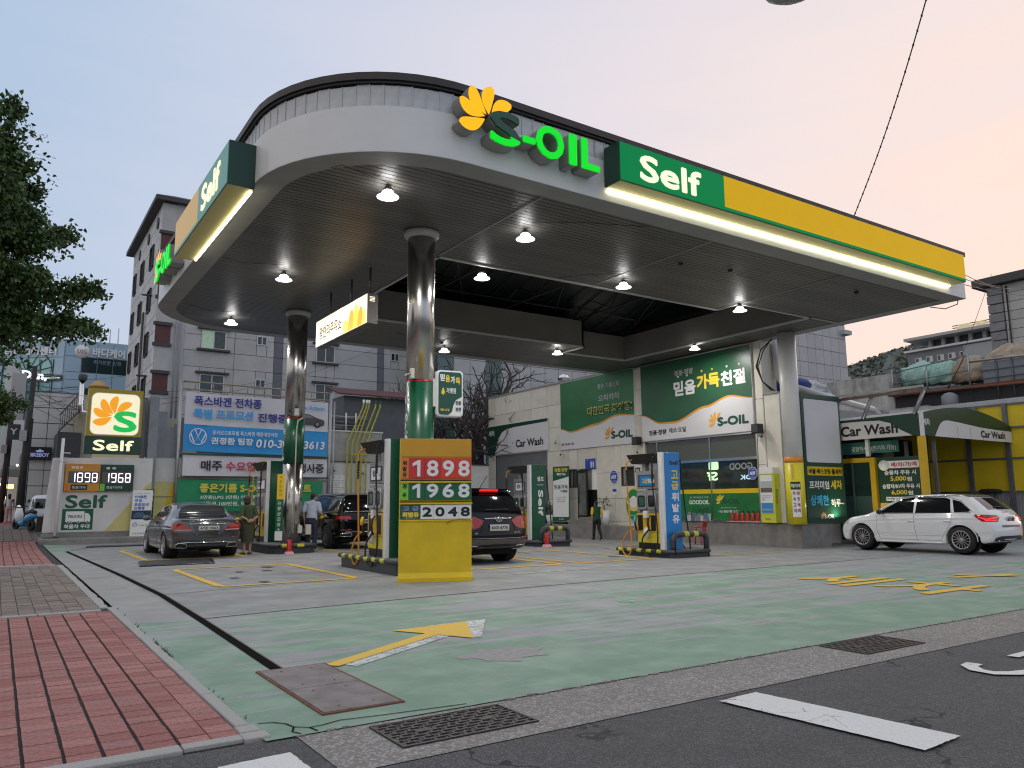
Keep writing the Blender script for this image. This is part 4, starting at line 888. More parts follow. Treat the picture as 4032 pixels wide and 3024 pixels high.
ext('red fire extinguisher on a pink stand in front of the second steel column',7.0,22.0,0,.78)
ext('red fire extinguisher on a pink stand behind the black SUV beside the crash bar',14.75,20.25,zg(14.75,20.2),.85)
# ================================================================ SHOP BUILDING
MCP=[M('facade_panel_'+k,c,.55,ns=2.2,na=.13,bump=.05,bs=20) for k,c in (('a',(.74,.705,.62)),('b',(.70,.67,.59)),('c',(.77,.735,.65)))]
MJT=M('facade_joint',(.10,.095,.085),.8); MPLN=M('plinth_concrete',(.27,.255,.24),.85,ns=3,na=.32,bump=.35,bs=45)
sb=thing('shop_building','long cream panelled station building with shutter, billboards and a wide shop window','building',(27,27,0))
def rminus(r,hs):
    out=[r]
    for h in hs:
        nx=[]
        for (a0,b0,a1,b1) in out:
            if h[2]<=a0 or h[0]>=a1 or h[3]<=b0 or h[1]>=b1: nx.append((a0,b0,a1,b1)); continue
            if h[0]>a0: nx.append((a0,b0,h[0],b1))
            if h[2]<a1: nx.append((h[2],b0,a1,b1))
            m0,m1=max(a0,h[0]),min(a1,h[2])
            if h[1]>b0: nx.append((m0,b0,m1,h[1]))
            if h[3]<b1: nx.append((m0,h[3],m1,b1))
        out=nx
    return [o for o in out if o[2]-o[0]>.03 and o[3]-o[1]>.03]
FB=FX(23.30)
# openings in a=-y, z
OPN=[(-36.8,-.3,-31.85,4.0),(-29.33,.75,-27.96,2.95),(-30.07,2.10,-29.42,2.98),(-26.23,2.10,-25.38,2.95),(-24.62,.62,-18.66,3.95)]
for a0,b0,a1,b1 in rminus((-37.56,-.3,-18.32,7.35),OPN):
    m=MB(); m.fbox(FB,a0,b0,a1,b1,-.30,-.035); m.build('wall',MJT,sb)
m=MB(); m.box(23.62,18.32,-.3,33,37.56,4.6); m.box(23.62,18.34,4.6,24.1,37.56,7.3); m.box(23.3,37.5,-.3,32,37.56,4.6); m.build('building_body',MCP[1],sb)
m=MB(); m.box(23.25,18.3,7.35,24.2,37.6,7.42); m.build('roof_slab',MRIM,sb)
random.seed(8)
cols=[-37.56,-36.8,-35.6,-34.4,-33.2,-31.85,-30.6,-29.35,-27.95,-26.7,-25.3,-24.65,-23,-21,-18.66,-18.32]
rows_=[-.3,.52,1.55,2.72,3.95,5.15,6.3,7.35]
for i in range(len(cols)-1):
    for j in range(len(rows_)-1):
        for a0,b0,a1,b1 in rminus((cols[i],rows_[j],cols[i+1],rows_[j+1]),OPN):
            m=MB(); m.fbox(FB,a0+.007,b0+.007,a1-.007,b1-.007,-.035,random.uniform(-.003,.001)); m.build('wall_panel',random.choice(MCP),sb,bevel=.003,seg=1)
# end face of the building that looks at the road
m=MB(); m.box(23.30,18.30,-.3,24.12,18.318,7.35); m.build('end_wall',MCP[0],sb)
m=MB(); m.box(23.32,17.62,.6,24.2,18.28,5.27); m.build('low_pier',MCP[2],sb,bevel=.01)
m=MB(); m.box(23.28,17.60,5.27,24.25,18.29,5.33); m.build('pier_cap',MRIM,sb)
# shutter
m=MB(); 
for k in range(42):
    z=-.2+k*.10; m.box(23.36,31.9,z+.012,23.39,36.75,z+.098)
    m.box(23.385,31.9,z-.003,23.40,36.75,z+.014)
sh=m.build('shutter',M('shutter_grey',(.24,.26,.27),.45,.3,ns=2,na=.1),sb); sh['kind']='stuff'
# door, side openings, windows
MFRM=M('frame_dark',(.03,.03,.032),.4,.5); MDK=M('interior_dark',(.012,.012,.013),.8)
m=MB(); m.box(23.5,27.98,.75,23.58,29.3,1.98); m.build('door_niche',MDK,sb); m=MB(); m.box(23.5,27.98,1.98,23.58,28.55,2.93); m.build('transom_light',M('pale_interior',(.5,.5,.48),.6,emit=.25),sb)
dr=MB(); F=FR((23.26,29.30,0),(-.16,-1,0))
for a in ((0,.62,.92,.78),(0,2.78,.92,2.90),(0,.78,.04,2.78),(.80,.78,.92,2.78)): dr.fbox(F,*a,0,.05)
dd=dr.build('door',MFRM,sb,label='open glass door leaf with a dark frame'); m=MB(); m.fbox(F,.04,.78,.80,2.78,.02,.03); m.build('pane',M('door_glass',(.16,.18,.16),.08,spec=.7,ns=4,na=.4),dd)
m=MB(); m.tube([F.p(.14,1.35,.08),F.p(.14,2.2,.08)],.012,6); m.build('handle',BLK,dd); m=MB(); m.tube([F.p(.24,1.35,.08),F.p(.24,2.2,.08)],.012,6); m.build('handle',BLK,dd)
for k,(a0,b0,a1,b1) in enumerate((OPN[2],OPN[3])):
    m=MB(); 
    for a in ((a0,b0,a1,b0+.05),(a0,b1-.05,a1,b1),(a0,b0+.05,a0+.05,b1-.05),(a1-.05,b0+.05,a1,b1-.05)): m.fbox(FB,*a,-.12,.015)
    w_=m.build('window',M('frame_bronze',(.09,.08,.07),.4,.4),sb); mid=a0+(a1-a0)*.42
    m=MB(); m.fbox(FB,a0+.05,b0+.05,mid,b1-.05,-.10,-.08); m.build('pane',M('pale_pane',(.32,.33,.32),.2),w_); m=MB(); m.fbox(FB,mid,b0+.05,a1-.05,b1-.05,-.08,-.06); m.build('pane',GLASS,w_); m=MB(); m.fbox(FB,mid-.02,b0+.05,mid+.02,b1-.05,-.08,-.04); m.build('sash',MC['frame_bronze'],w_)
# shop window
sw=MB(); 
for a in ((-24.62,3.90,-18.66,3.95),(-24.62,.62,-18.66,.68)): sw.fbox(FB,*a,-.10,.02)
W=sw.build('window',CHROME,sb,label='wide shop window with steel mullions and green film')
MSHOP=M('shop_glass',(.030,.045,.040),.05,spec=.9,ns=.9,na=.6); MBLIND=M('blind_green_grey',(.085,.10,.088),.5,ns=1,na=.1)
ys=[-24.6,-23.92,-20.99,-18.68]
for a0,a1 in zip(ys,ys[1:]):
    m=MB(); m.fbox(FB,a0+.03,3.04,a1-.03,3.90,-.09,-.06); m.build('blind',MBLIND,W); m=MB(); m.fbox(FB,a0+.03,1.87,a1-.03,2.94,-.10,-.08); m.build('pane',MSHOP,W)
    m=MB(); m.fbox(FB,a0+.03,1.70,a1-.03,1.87,-.08,-.055); m.build('film_strip',YEL,W); m=MB(); m.fbox(FB,a0+.03,.68,a1-.03,1.70,-.08,-.058); m.build('film',M('film_green',(.02,.20,.055),.3,ns=1.2,na=.35),W)
for y in (24.58,23.92,20.99,18.70): m=MB(); m.fbox(FB,-y-.03,.68,-y+.03,3.90,-.08,.005); m.build('mullion',CHROME,W)
m=MB(); m.fbox(FB,-23.9,2.94,-18.7,3.04,-.085,.0); m.build('rail',CHROME,W)
# sign reflections in the shop glass, put in as glowing mirrored letters
MREFL=M('reflection_green',(.55,.85,.50),.4,emit=.55)
text('Sf',FB,-21.25,2.20,.55,.34,MREFL,W,bold=.016,d=-.07,mirror=True); m=MB(); m.prism(FB,rrect(-21.15,2.62,-20.65,2.93,.06),-.078,-.074); m.build('reflected_panel',MREFL,W); text('GOOD',FB,-20.1,2.58,1.1,.26,M('reflection_grey',(.25,.27,.26),.4,emit=.1),W,bold=.012,d=-.07,mirror=True)
text('OK',FB,-19.6,2.20,.55,.18,M('reflection_blue',(.4,.6,.7),.4,emit=.5),W,bold=.01,d=-.07,mirror=True)
WS=WTXT; MDT=M('film_dark_text',(.03,.07,.05),.5)
text('GOODOIL',FB,-22.25,1.28,1.08,.17,WS,W,bold=.008,d=-.055); text('self',FB,-21.75,.98,.50,.20,MDT,W,bold=.004,d=-.055); text('좋은 기름이 필요할 때 · 구도일',FB,-22.2,1.52,.98,.07,WS,W,d=-.055)
text('S-OIL',FB,-20.52,1.30,.86,.20,MDT,W,bold=.012,d=-.055); petals(FB,-20.58,1.40,.26,LY,W,d=-.055,angs=(196,160,130,98,58)); text('좋은 기름이니까 · 구도일',FB,-20.6,1.12,.75,.055,WS,W,d=-.055); text('나는 좋은기름입니다',FB,-20.72,.96,1.0,.10,WS,W,bold=.003,d=-.055)
# billboards
MDOWN=M('billboard_green_dark',(.012,.06,.035),.35,ns=.45,na=.75,mix=(.018,.125,.045)); MB1=M('billboard_green_bright',(.035,.20,.075),.35,ns=.5,na=.35); MBW=M('billboard_white',(.72,.71,.73),.4,ns=1,na=.05); MBR=M('wave_orange',(.75,.33,.04),.4); MTG=M('text_dark_green',(.01,.085,.05),.4)
def billboard(label,y0,y1,z0,z1,green,wave,texts,wl=1):
    t=thing('billboard',label,'billboard',(23.2,(y0+y1)/2,z0),group='billboards on the station building'); F=FX(23.22)
    m=MB(); m.fbox(F,-y1,z0,-y0,z1,-.075,-.006); m.build('box',MBW,t,bevel=.006); m=MB(); m.fbox(F,-y1+.02,z0+.02,-y0-.02,z1-.02,-.006,0); m.build('green_face',green,t)
    W_=y1-y0-.04; H_=z1-z0
    cv=[]; n=36
    for k in range(n+1):
        u=k/n; i=min(len(wave)-2,max(0,next((j for j in range(len(wave)-1) if wave[j+1][0]>=u),len(wave)-2))); (ua,va),(ub,vb)=wave[i],wave[i+1]; s=(u-ua)/(ub-ua); s=s*s*(3-2*s); cv.append((-y1+.02+u*W_,z0+(va+(vb-va)*s)*H_))
    lo=[(-y1+.02,z0+.02)]+cv+[(-y0-.02,z0+.02)]
    m=MB(); m.prism(F,lo,0,.003); m.build('white_wave',MBW,t)
    up_=[(a,b+.035+.06*math.sin(math.pi*(k/n)*1.0)) for k,(a,b) in enumerate(cv)]; m=MB(); m.prism(F,cv+up_[::-1],0.003,.005); m.build('orange_wave',MBR,t)
    for tx in texts: text(tx[0],F,*tx[1:5],tx[5],t,bold=tx[6] if len(tx)>6 else 0,d=.006)
    return t,F
SH=M('text_shadow',(.01,.05,.02),.5); MPG2=M('text_lime',(.55,.62,.15),.4); MGR=M('text_pale_grey',(.42,.45,.44),.4)
b1,F=billboard('bright green billboard with Korean cheering words, between the shutter sign and the dark billboard',25.15,30.58,3.95,7.33,MB1,[(0,.30),(.16,.24),(.5,.30),(.8,.39),(1,.37)],[('좋은 기름으로',-27.65,6.65,1.55,.24,MGR,.006),('으라차차',-27.6,6.05,1.5,.32,MGR,.012),('대한민국 화이팅!',-28.42,5.42,3.15,.42,SH,.030),('대한민국 화이팅!',-28.45,5.46,3.15,.42,MPG2,.010),('좋은 기름 좋은 세상',-30.5,4.16,.98,.12,BLK,.002),('S-OIL',-26.75,4.24,1.45,.36,MTG,.028)])
petals(F,-26.80,4.42,.42,MBR,b1,d=.006,angs=(196,160,130,98,58))
b2,F=billboard('dark green billboard with large white and yellow Korean words above the shop window',18.70,24.72,3.97,7.33,MDOWN,[(0,.33),(.2,.20),(.33,.19),(.62,.33),(.82,.42),(1,.37)],[('정품·정량',-22.66,6.56,1.05,.24,MGR,.008),('믿음',-22.72,5.72,1.22,.62,WTXT,.028),('가득',-21.44,5.83,1.20,.62,LY,.028),('친절',-20.18,5.82,1.20,.60,WTXT,.028),('정품·정량',-24.28,4.20,1.05,.22,BLK,.008),('에쓰·오일',-23.08,4.22,.95,.22,BLK,.004),('S-OIL',-20.45,4.28,1.52,.36,MTG,.028)])
petals(F,-20.50,4.46,.42,M('wave_amber',(.85,.45,.08),.4),b2,d=.006,angs=(196,160,130,98,58))
for a in (-22.45,-21.95): m=MB(); m.lathe([(0,.006),(.05,.006),(.05,.010),(0,.010)],F.p(a,6.52,0),12,F=F); m.build('dot',WTXT,b2)
for a,mt in ((-21.15,LY),(-20.6,LY),(-19.85,WTXT),(-19.25,WTXT)): m=MB(); m.lathe([(0,.006),(.05,.006),(.05,.010),(0,.010)],F.p(a,6.58,0),12,F=F); m.build('dot',mt,b2)
# car wash sign over the shutter
cw=thing('car_wash_sign','green and white Car Wash sign above the roller shutter','sign',(23.2,34.6,4.05)); F=FX(23.22)
m=MB(); m.fbox(F,-37.55,4.05,-31.66,5.70,-.07,-.006); m.build('box',MBW,cw,bevel=.006); m=MB(); m.fbox(F,-37.53,4.07,-31.68,5.68,-.006,0); m.build('white_face',MBW,cw)
gp=[(-37.53,5.68),(-37.53,4.07),(-36.85,4.07),(-36.65,4.35),(-36.35,4.95),(-36.0,5.28),(-35.5,5.42),(-34.8,5.47),(-31.68,5.52),(-31.68,5.68)]
m=MB(); m.prism(F,gp,0,.003); m.build('green_shape',DGREEN,cw); text('세차',F,-37.38,5.12,.62,.32,WTXT,cw,bold=.010); text('Car Wash',F,-34.62,4.34,2.55,.42,BLK,cw,bold=.016)
# small wall signs
tl=thing('restroom_sign','blue square sign with two white figures above the open door','sign',(23.25,28.4,3.2)); F=FX(23.26)
m=MB(); m.fbox(F,-28.74,2.95,-28.02,3.43,-.03,0); m.build('plate',MBLU,tl)
for a in (-28.30,-28.14):
    m=MB(); m.prism(F,[(a-.035,3.0),(a-.012,3.0),(a,3.10),(a+.012,3.0),(a+.035,3.0),(a+.04,3.15),(a+.05,3.26),(a-.05,3.26),(a-.04,3.15)],0,.004); m.lathe([(0,.004),(.028,.004),(.028,0)],F.p(a,3.31,0),12,F=F); m.build('figure',WTXT,tl)
text('toilets',F,-28.66,3.36,.2,.035,WTXT,tl)
def octo(label,y,z,r):
    t=thing('security_plate',label,'sign',(23.25,y,z),group='blue octagonal security plates'); F=FR((23.26,y,z),(0,-1,0)); P=[(r*math.cos(R(22.5+45*k)),r*1.12*math.sin(R(22.5+45*k))) for k in range(8)]
    m=MB(); m.prism(F,P,-.02,0); m.build('plate',WTXT,t); m=MB(); m.prism(F,[(a*.93,b*.93) for a,b in P],0,.003); m.build('blue_field',MBLU,t); text('ADT',F,-r*.62,-r*.28,r*1.24,r*.56,WTXT,t,bold=.010,d=.004); text('무인경비중',F,-r*.4,r*.55,r*.8,r*.18,WTXT,t,d=.004); text('긴급출동',F,-r*.45,-r*.75,r*.9,r*.18,WTXT,t,d=.004)
octo('blue octagonal security plate on the cream wall between door and small window',26.70,2.52,.29); 
octo('blue octagonal security plate on the shop window beside the pier',18.93,2.42,.22)
p_=thing('small_plate','small blue and white plate under the wall security plate','sign',(23.25,26.7,1.9)); m=MB(); m.fbox(FX(23.27),-26.82,1.72,-26.56,1.98,-.01,0); m.build('plate',WTXT,p_); m=MB(); m.fbox(FX(23.27),-26.82,1.85,-26.56,1.98,0,.003); m.build('blue_field',MBLU,p_)
hn=thing('house_number','dark house number plate 83 beside the small window','sign',(23.25,25.1,2.75)); m=MB(); m.fbox(FX(23.27),-25.28,2.66,-24.98,2.88,-.02,0); m.build('plate',DGREY,hn,bevel=.01); text('83',FX(23.27),-25.22,2.69,.18,.12,WTXT,hn,bold=.003)
gs=thing('round_clean_sign','oval green sticker with white and yellow Clean Smile lettering and a yellow rim','sign',(23.25,25.44,1.29)); F=FR((23.27,25.44,1.27),(0,-1,0)); el=lambda k:[(.52*k*math.cos(i*math.pi/16),.72*k*math.sin(i*math.pi/16)) for i in range(32)]
m=MB(); m.prism(F,el(1),-.01,0); m.build('rim',YEL,gs); m=MB(); m.prism(F,el(.93),0,.003); m.build('green_field',M('sticker_green',(.02,.26,.06),.4),gs); m=MB(); m.prism(F,[(a*.55,b*.5+.05) for a,b in el(.93)],.003,.005); m.build('white_field',WTXT,gs)
text('Clean',F,-.42,.02,.84,.24,WTXT,gs,bold=.014,d=.007,shear=.2); text('Smile',F,-.36,-.28,.78,.24,LY,gs,bold=.014,d=.007,shear=.2); text('에쓰-오일 가맹점',F,-.28,-.50,.56,.07,WTXT,gs,d=.006)
# cameras, speaker boxes, vent
MCAM=M('camera_white',(.55,.55,.53),.4)
def cctv(label,x,y,z,dx=-1):
    t=thing('security_camera',label,'camera',(x,y,z),group='security cameras'); m=MB(); m.tube([(x+.12,y,z+.12),(x,y,z+.12),(x,y,z+.03)],.02,6); m.build('arm',MCAM,t); m=MB(); m.tube([(x+.06,y+.10,z+.02),(x-.10,y-.12,z-.03)],.055,10); m.build('housing',MCAM,t); m=MB(); m.tube([(x-.095,y-.115,z-.029),(x-.11,y-.135,z-.033)],.04,10); m.build('lens',BLK,t)
cctv('white camera on the cream wall left of the bright green billboard',23.1,30.85,4.35); cctv('white camera below the left end of the bright green billboard',23.1,30.45,3.75); cctv('white camera below the joint between the two billboards',23.1,24.95,3.55); cctv('pair of cameras under the right corner of the dark billboard',23.1,18.35,3.75)
for y,lb in ((24.92,'between the two billboards'),(18.45,'under the right end of the dark billboard')):
    t=thing('speaker_box','black box speaker mounted '+lb,'speaker',(23.1,y,3.9),group='black speaker boxes'); m=MB(); m.box(22.92,y-.17,3.85,23.2,y+.17,4.2); m.build('cabinet',BLK,t,bevel=.02); m=MB(); m.fbox(FX(22.915),-y-.13,3.89,-y+.13,4.16,0,.006); m.build('speaker_grille',DGREY,t)
rv=thing('roof_ventilator','shiny ribbed roof ventilator above the bright green billboard','ventilator',(24,30.9,7.4)); m=MB(); m.lathe([(.12,0),(.12,.15),(.26,.22),(.30,.36),(.24,.50),(.08,.56),(0,.57)],(24.0,31.3,7.4),14,smooth=False); m.build('turbine',CHROME,rv)
# conduit along the roof line
m=MB(); m.tube([(23.15,18.7,7.28),(23.15,24.9,7.28)],.035,8); m.tube([(23.1,24.9,7.28),(23.12,25.0,7.22),(23.12,25.1,7.3)],.05,6); m.build('conduit',STEEL,sb)
# ---------------------------------------------------------------- plinths
pl=thing('low_wall','grey concrete low wall under the shop window and the white column','wall',(23.3,19,-.2))
zb=-.45
m=MB(); m.prism(FR((0,0,0),(1,0,0),(0,1,0)),[(23.25,16.95),(24.9,16.95),(24.9,17.9),(23.6,17.9),(23.6,24.5),(23.25,24.5)],zb,.60); m.build('wall_body',MPLN,pl,bevel=.012)
m=MB(); m.box(23.22,16.92,.60,24.9,24.52,.625); m.build('coping',M('coping_dark',(.12,.12,.115),.6),pl)
pf=thing('raised_step','raised concrete step with flower pots in front of the toilets','platform',(22.7,29,0))
m=MB(); m.box(22.55,24.6,-.5,23.28,33.5,.36); m.build('slab',MPLN,pf,bevel=.02); m=MB(); m.box(22.75,27.6,.36,23.28,29.6,.56); m.box(22.95,27.7,.56,23.28,28.9,.70); m.build('door_step',MPLN,pf,bevel=.01)
# items on the low wall
for i in range(6):
    y=20.02-i*.238; ext('red fire extinguisher on the low wall, '+('first','second','third','fourth','fifth','sixth')[i]+' of six counted from the left',23.33,y,.65,.72,False,group='six extinguishers standing on the low wall')
pk=thing('pink_mat','pink base strip under the six extinguishers on the low wall','mat',(23.3,19.4,.63)); m=MB(); m.box(23.20,18.72,.626,23.46,20.2,.655); m.build('strip',MPK,pk)
for o in [o for o in bpy.data.objects if o.get('group')=='six extinguishers standing on the low wall']: o.location.z=.656; o.location.x=23.33
# vending dispenser by the pier
vd=thing('poster_cabinet','lime yellow cabinet with a car poster on the low wall beside the pier','cabinet',(23.3,18.2,.63)); 
m=MB(); m.box(23.0,17.80,.626,23.30,18.44,2.36); m.build('body',M('cabinet_lime',(.62,.66,.06),.4,ns=2,na=.08),vd,bevel=.012); m=MB(); m.box(22.98,17.82,2.36,23.30,18.42,2.60); m.build('top_box',WTXT,vd,bevel=.01)
F=FX(22.99); m=MB(); m.fbox(F,-18.40,.98,-17.88,2.32,0,.004); m.build('poster',WTXT,vd); m=MB(); m.fbox(F,-18.39,.98,-17.89,1.33,.004,.007); m.build('poster_blue',M('poster_blue',(.05,.28,.60),.4),vd)
m=MB(); m.fbox(F,-18.39,1.70,-17.89,1.86,.004,.007); m.build('poster_cars',M('poster_brown',(.16,.11,.10),.5),vd); m=MB(); m.fbox(F,-18.39,1.86,-17.89,2.10,.004,.007); m.build('poster_sky',M('poster_pale',(.45,.50,.52),.5),vd)
text('폭스바겐 전차종',F,-18.36,1.56,.42,.05,MBLU,vd,d=.008); text('특별 프로모션',F,-18.36,1.49,.36,.05,MC['poster_blue'],vd,d=.008); text('진행중',F,-18.36,1.42,.16,.05,MBLU,vd,d=.008); text('010-3570-3613',F,-18.36,1.07,.44,.05,WTXT,vd,d=.009); text('Bullsone',F,-18.25,.74,.22,.06,RED,vd,d=.002); text('Bullsone',FY(17.795),23.06,1.3,.5,.12,DGREY,vd,d=.002,rot=-1)
# column 3 wrap posters
W3=wrapcol(23.1,17.0,.318,196)
for a0,a1,b0,b1,mt,dd in ((-.02,.27,.85,1.75,WTXT,.0),(-.05,.29,1.78,2.05,DGREEN,.002),(-.01,.13,2.08,2.66,LY,.0)):
    m=MB(); m.grid([[W3(a0+(a1-a0)*i/6,b,dd) for b in (b0,b1)] for i in range(7)]); m.build('poster',mt,c3)
text('화물차우대',None,-.03,1.85,.30,.13,WTXT,c3,bold=.003,d=.004,wrap=W3)
for i,s in enumerate('우유고객'): text(s,None,.02,1.60-i*.20,.09,.12,MBLU,c3,bold=.003,d=.004,wrap=W3)
for i,s in enumerate('별한혜택'): text(s,None,.15,1.60-i*.20,.09,.12,M('text_crimson',(.55,.03,.12),.4),c3,bold=.003,d=.004,wrap=W3)
for i,s in enumerate('주유손님전용기'): text(s,None,.03,2.58-i*.075,.05,.05,MBLU,c3,d=.003,wrap=W3)
# car wash poster board
s3=thing('car_wash_poster','tall dark green car wash poster with white panel and Korean slogan beside the white column','sign',(24.7,17.0,.6)); F=FY(16.94)
m=MB(); m.fbox(F,23.60,.58,25.92,5.22,-.10,-.006); m.build('box',DGREEN,s3,bevel=.006); m=MB(); m.fbox(F,23.62,.60,25.90,5.20,-.006,0); m.build('green_face',M('poster_deep_green',(.010,.065,.045),.35),s3); m=MB(); m.prism(F,rrect(23.76,2.75,25.80,5.02,.10),0,.003); m.build('white_panel',MBW,s3)
m=MB(); m.fbox(F,23.75,2.29,25.80,2.60,0,.003); m.build('ochre_strip',YEL,s3)
text('버블·왁스코팅·휠세척',F,23.82,2.33,1.92,.20,BLK,s3,bold=.008,d=.005); text('프리미엄',F,23.80,1.80,1.15,.30,WTXT,s3,bold=.010,d=.002); text('세차',F,25.05,1.80,.68,.34,LY,s3,bold=.012,d=.002); text('상쾌한',F,23.80,1.22,1.08,.38,M('lettering_sky',(.06,.42,.72),.4),s3,bold=.012,d=.002); text('하루~',F,25.0,1.18,.78,.28,WTXT,s3,bold=.008,d=.002)
text('S-OIL',F,24.55,.76,.60,.15,WTXT,s3,bold=.008,d=.002); petals(F,24.52,.83,.17,M('wave_amber',(.85,.45,.08),.4),s3,d=.002,angs=(196,160,130,98,58))
area('spot',(25.2-24.7,-.25,.12),.10,14,s3,(1,.93,.6),(R(200),0,0)) 
# mops held up, cleaning: rain pipes and tanks behind
MPW=M('pvc_white',(.60,.60,.59),.35,ns=2,na=.1)
dp=thing('drain_pipes','white plastic rain pipes running down and along behind the white column','pipe',(24.5,18,5))
m=MB(); m.tube([(24.0,18.2,7.3),(24.0,18.1,5.95),(24.15,18.0,5.75),(24.6,17.9,5.72)],.14,12); m.build('pipe',MPW,dp); m=MB(); m.tube([(24.2,18.0,5.70),(28.5,18.6,5.45),(31.5,19.0,5.3),(31.9,19.0,5.1),(31.9,19.0,4.6)],.14,12); m.build('pipe',MPW,dp); m=MB(); m.tube([(24.6,18.7,5.40),(28.5,19.1,5.05),(31.2,19.5,4.95),(31.5,19.5,4.6)],.13,12); m.build('pipe',MPW,dp)
cb_=thing('cable_bundle','loop of black cables hanging from the canopy corner beside the pier','cable',(23.5,18.0,6.5))
for k,(a,b) in enumerate(((.0,0),(.10,.05),(.20,-.05))): m=MB(); m.tube([(23.3,17.75,7.3),(23.15-a,18.05+b,6.9),(23.05-a*.6,18.25,6.3),(23.12,18.15,5.75),(23.35+a,17.95,5.40)],.022,6); m.build('cable',BLK,cb_)
tk=thing('water_tank','round blue plastic water tank behind the white column','tank',(26.6,19.6,5.2)); m=MB(); m.lathe([(0,5.0),(1.25,5.0),(1.30,5.9),(1.36,5.95),(1.36,6.15),(1.28,6.2),(1.2,6.12),(0,6.1)],(26.2,19.9,0),32); m.build('tank_body',M('tank_blue',(.02,.07,.30),.4,ns=2,na=.2),tk)
m=MB(); m.box(24.3,18.3,4.6,33,22.5,5.0); struct(m.build('annex_roof',MRIM))
# ---------------------------------------------------------------- pots, banner stand, chair, rack
MLEAF=[M('leaf_'+k,c,.6) for k,c in (('a',(.035,.075,.02)),('b',(.055,.10,.03)),('c',(.025,.055,.018)))]
def potplant(label,x,y,z,r0,r1,h,mt,ph,n,spread,kind='bush'):
    t=thing('potted_plant',label,'potted plant',(x,y,z),group='potted plants before the station wall'); m=MB(); m.lathe([(0,0),(r0,0),(r1,h),(r1-.02,h),(r1-.03,h-.04),(0,h-.04)],(x,y,z),20); m.build('pot',mt,t)
    st=MB(); lf=MB()
    for i in range(n):
        a=random.uniform(0,6.28); rr=spread*random.random()**.6; hh=ph*random.uniform(.45,1)
        top=V(x+rr*math.cos(a),y+rr*math.sin(a),z+h+hh)
        if i%4==0: st.tube([(x,y,z+h-.03),((x+top.x)/2,(y+top.y)/2,z+h+hh*.6),top],[.010,.006,.003],4,False)
        for k in range(7):
            p=top+V(random.gauss(0,.05),random.gauss(0,.05),random.gauss(-.03,.06)); d=V(random.gauss(0,1),random.gauss(0,1),random.gauss(.2,.6)).normalized(); s=d.orthogonal().normalized(); l=random.uniform(.035,.075); lf.cur=random.randrange(3)
            lf.add([p-s*l*.35,p+d*l,p+s*l*.35,p-d*l*.4],[(0,1,2,3)])
    st.build('stem',M('stem_brown',(.06,.045,.03),.8),t); lf.build('foliage',MLEAF,t)
random.seed(14)
potplant('tall white pot with a dark leggy plant next to the shutter',22.9,32.4,.36,.16,.22,.62,WHITE,1.15,60,.42)
potplant('dark round pot with a full green plant among the white pots',22.85,31.65,.36,.20,.27,.42,M('pot_dark',(.03,.025,.025),.5),.55,90,.42)
potplant('short white rounded pot half hidden behind the banner stand',22.8,30.95,.36,.17,.24,.42,WHITE,.25,16,.2)
potplant('tall white ribbed pot with thin stems right of the walking attendant',22.85,26.9,.36,.17,.23,.66,WHITE,.55,22,.28)
bs=thing('banner_stand','narrow green and white banner stand among the flower pots','banner',(22.2,29.9,.36)); F=FR((22.25,30.35,0),(.22,-1,0),(0,.02,1))
F=FR((22.55,30.45,.5),(.25,-1,0),V(.02,.0,1)); m=MB(); m.fbox(F,0,0,1.02,2.62,-.01,0); m.build('banner_cloth',GREEN,bs); m=MB(); m.prism(F,[(.03,.20),(.99,.20),(.99,2.12),(.03,1.92)],0,.003); m.build('white_field',WTXT,bs)
for s,a,b,w_,h_,mt in (('정품/정량',.10,2.36,.82,.18,LY),('확인가능',.25,2.18,.55,.13,WTXT),('믿음가득',.10,1.52,.84,.22,GREEN),('가맹점',.48,1.36,.42,.13,DGREY),('에쓰-오일만의 특별한',.20,1.10,.64,.06,DGREY),('정품확인 서비스',.24,1.00,.56,.06,RED),('정품과 정량을',.28,.90,.48,.06,DGREY),('S-OIL',.40,.06,.3,.09,WTXT)): text(s,F,a,b,w_,h_,mt,bs,bold=.006 if h_>.1 else 0,d=.005)
m=MB(); m.box(22.58,29.5,.36,22.9,30.4,.46); m.build('foot',BLK,bs,bevel=.02)
ch=thing('plastic_chair','red plastic chair with arms against the low wall beside the blue pump','chair',(22.4,20.95,zg(22.4,20.95)),rz=R(200)); MRP=M('red_plastic',(.50,.02,.03),.35)
def lb(nm,f,bv=.008): m=MB(); f(m); return m.build(nm,MRP,ch,local=True,bevel=bv)
lb('seat',lambda m:m.prism(FR((0,0,.42),(1,0,0),(0,1,0)),rrect(-.24,-.22,.24,.24,.06),0,.03))
for sx in (-1,1):
    for sy in (-1,1): lb('leg',lambda m:m.tube([(sx*.20,sy*.18,.43),(sx*.26,sy*.24,0)],[.035,.022],6),0)
    lb('arm',lambda m:m.tube([(sx*.24,-.18,.44),(sx*.27,-.16,.64),(sx*.27,.18,.66),(sx*.23,.22,.80)],.02,6),0)
lb('backrest',lambda m:m.prism(FR((0,.235,.44),(-1,0,0),(0,.14,1)),rrect(-.22,.22,.22,.44,.09),0,.02)); 
for a in (-.16,-.05,.06,.17): lb('back_slat',lambda m:m.tube([(a,.24,.44),(a,.27,.68)],.018,6),0)
mr=thing('magazine_pile','pile of glossy leaflets in a clear rack behind the red chair','leaflets',(23.3,21.6,.63)); random.seed(6)
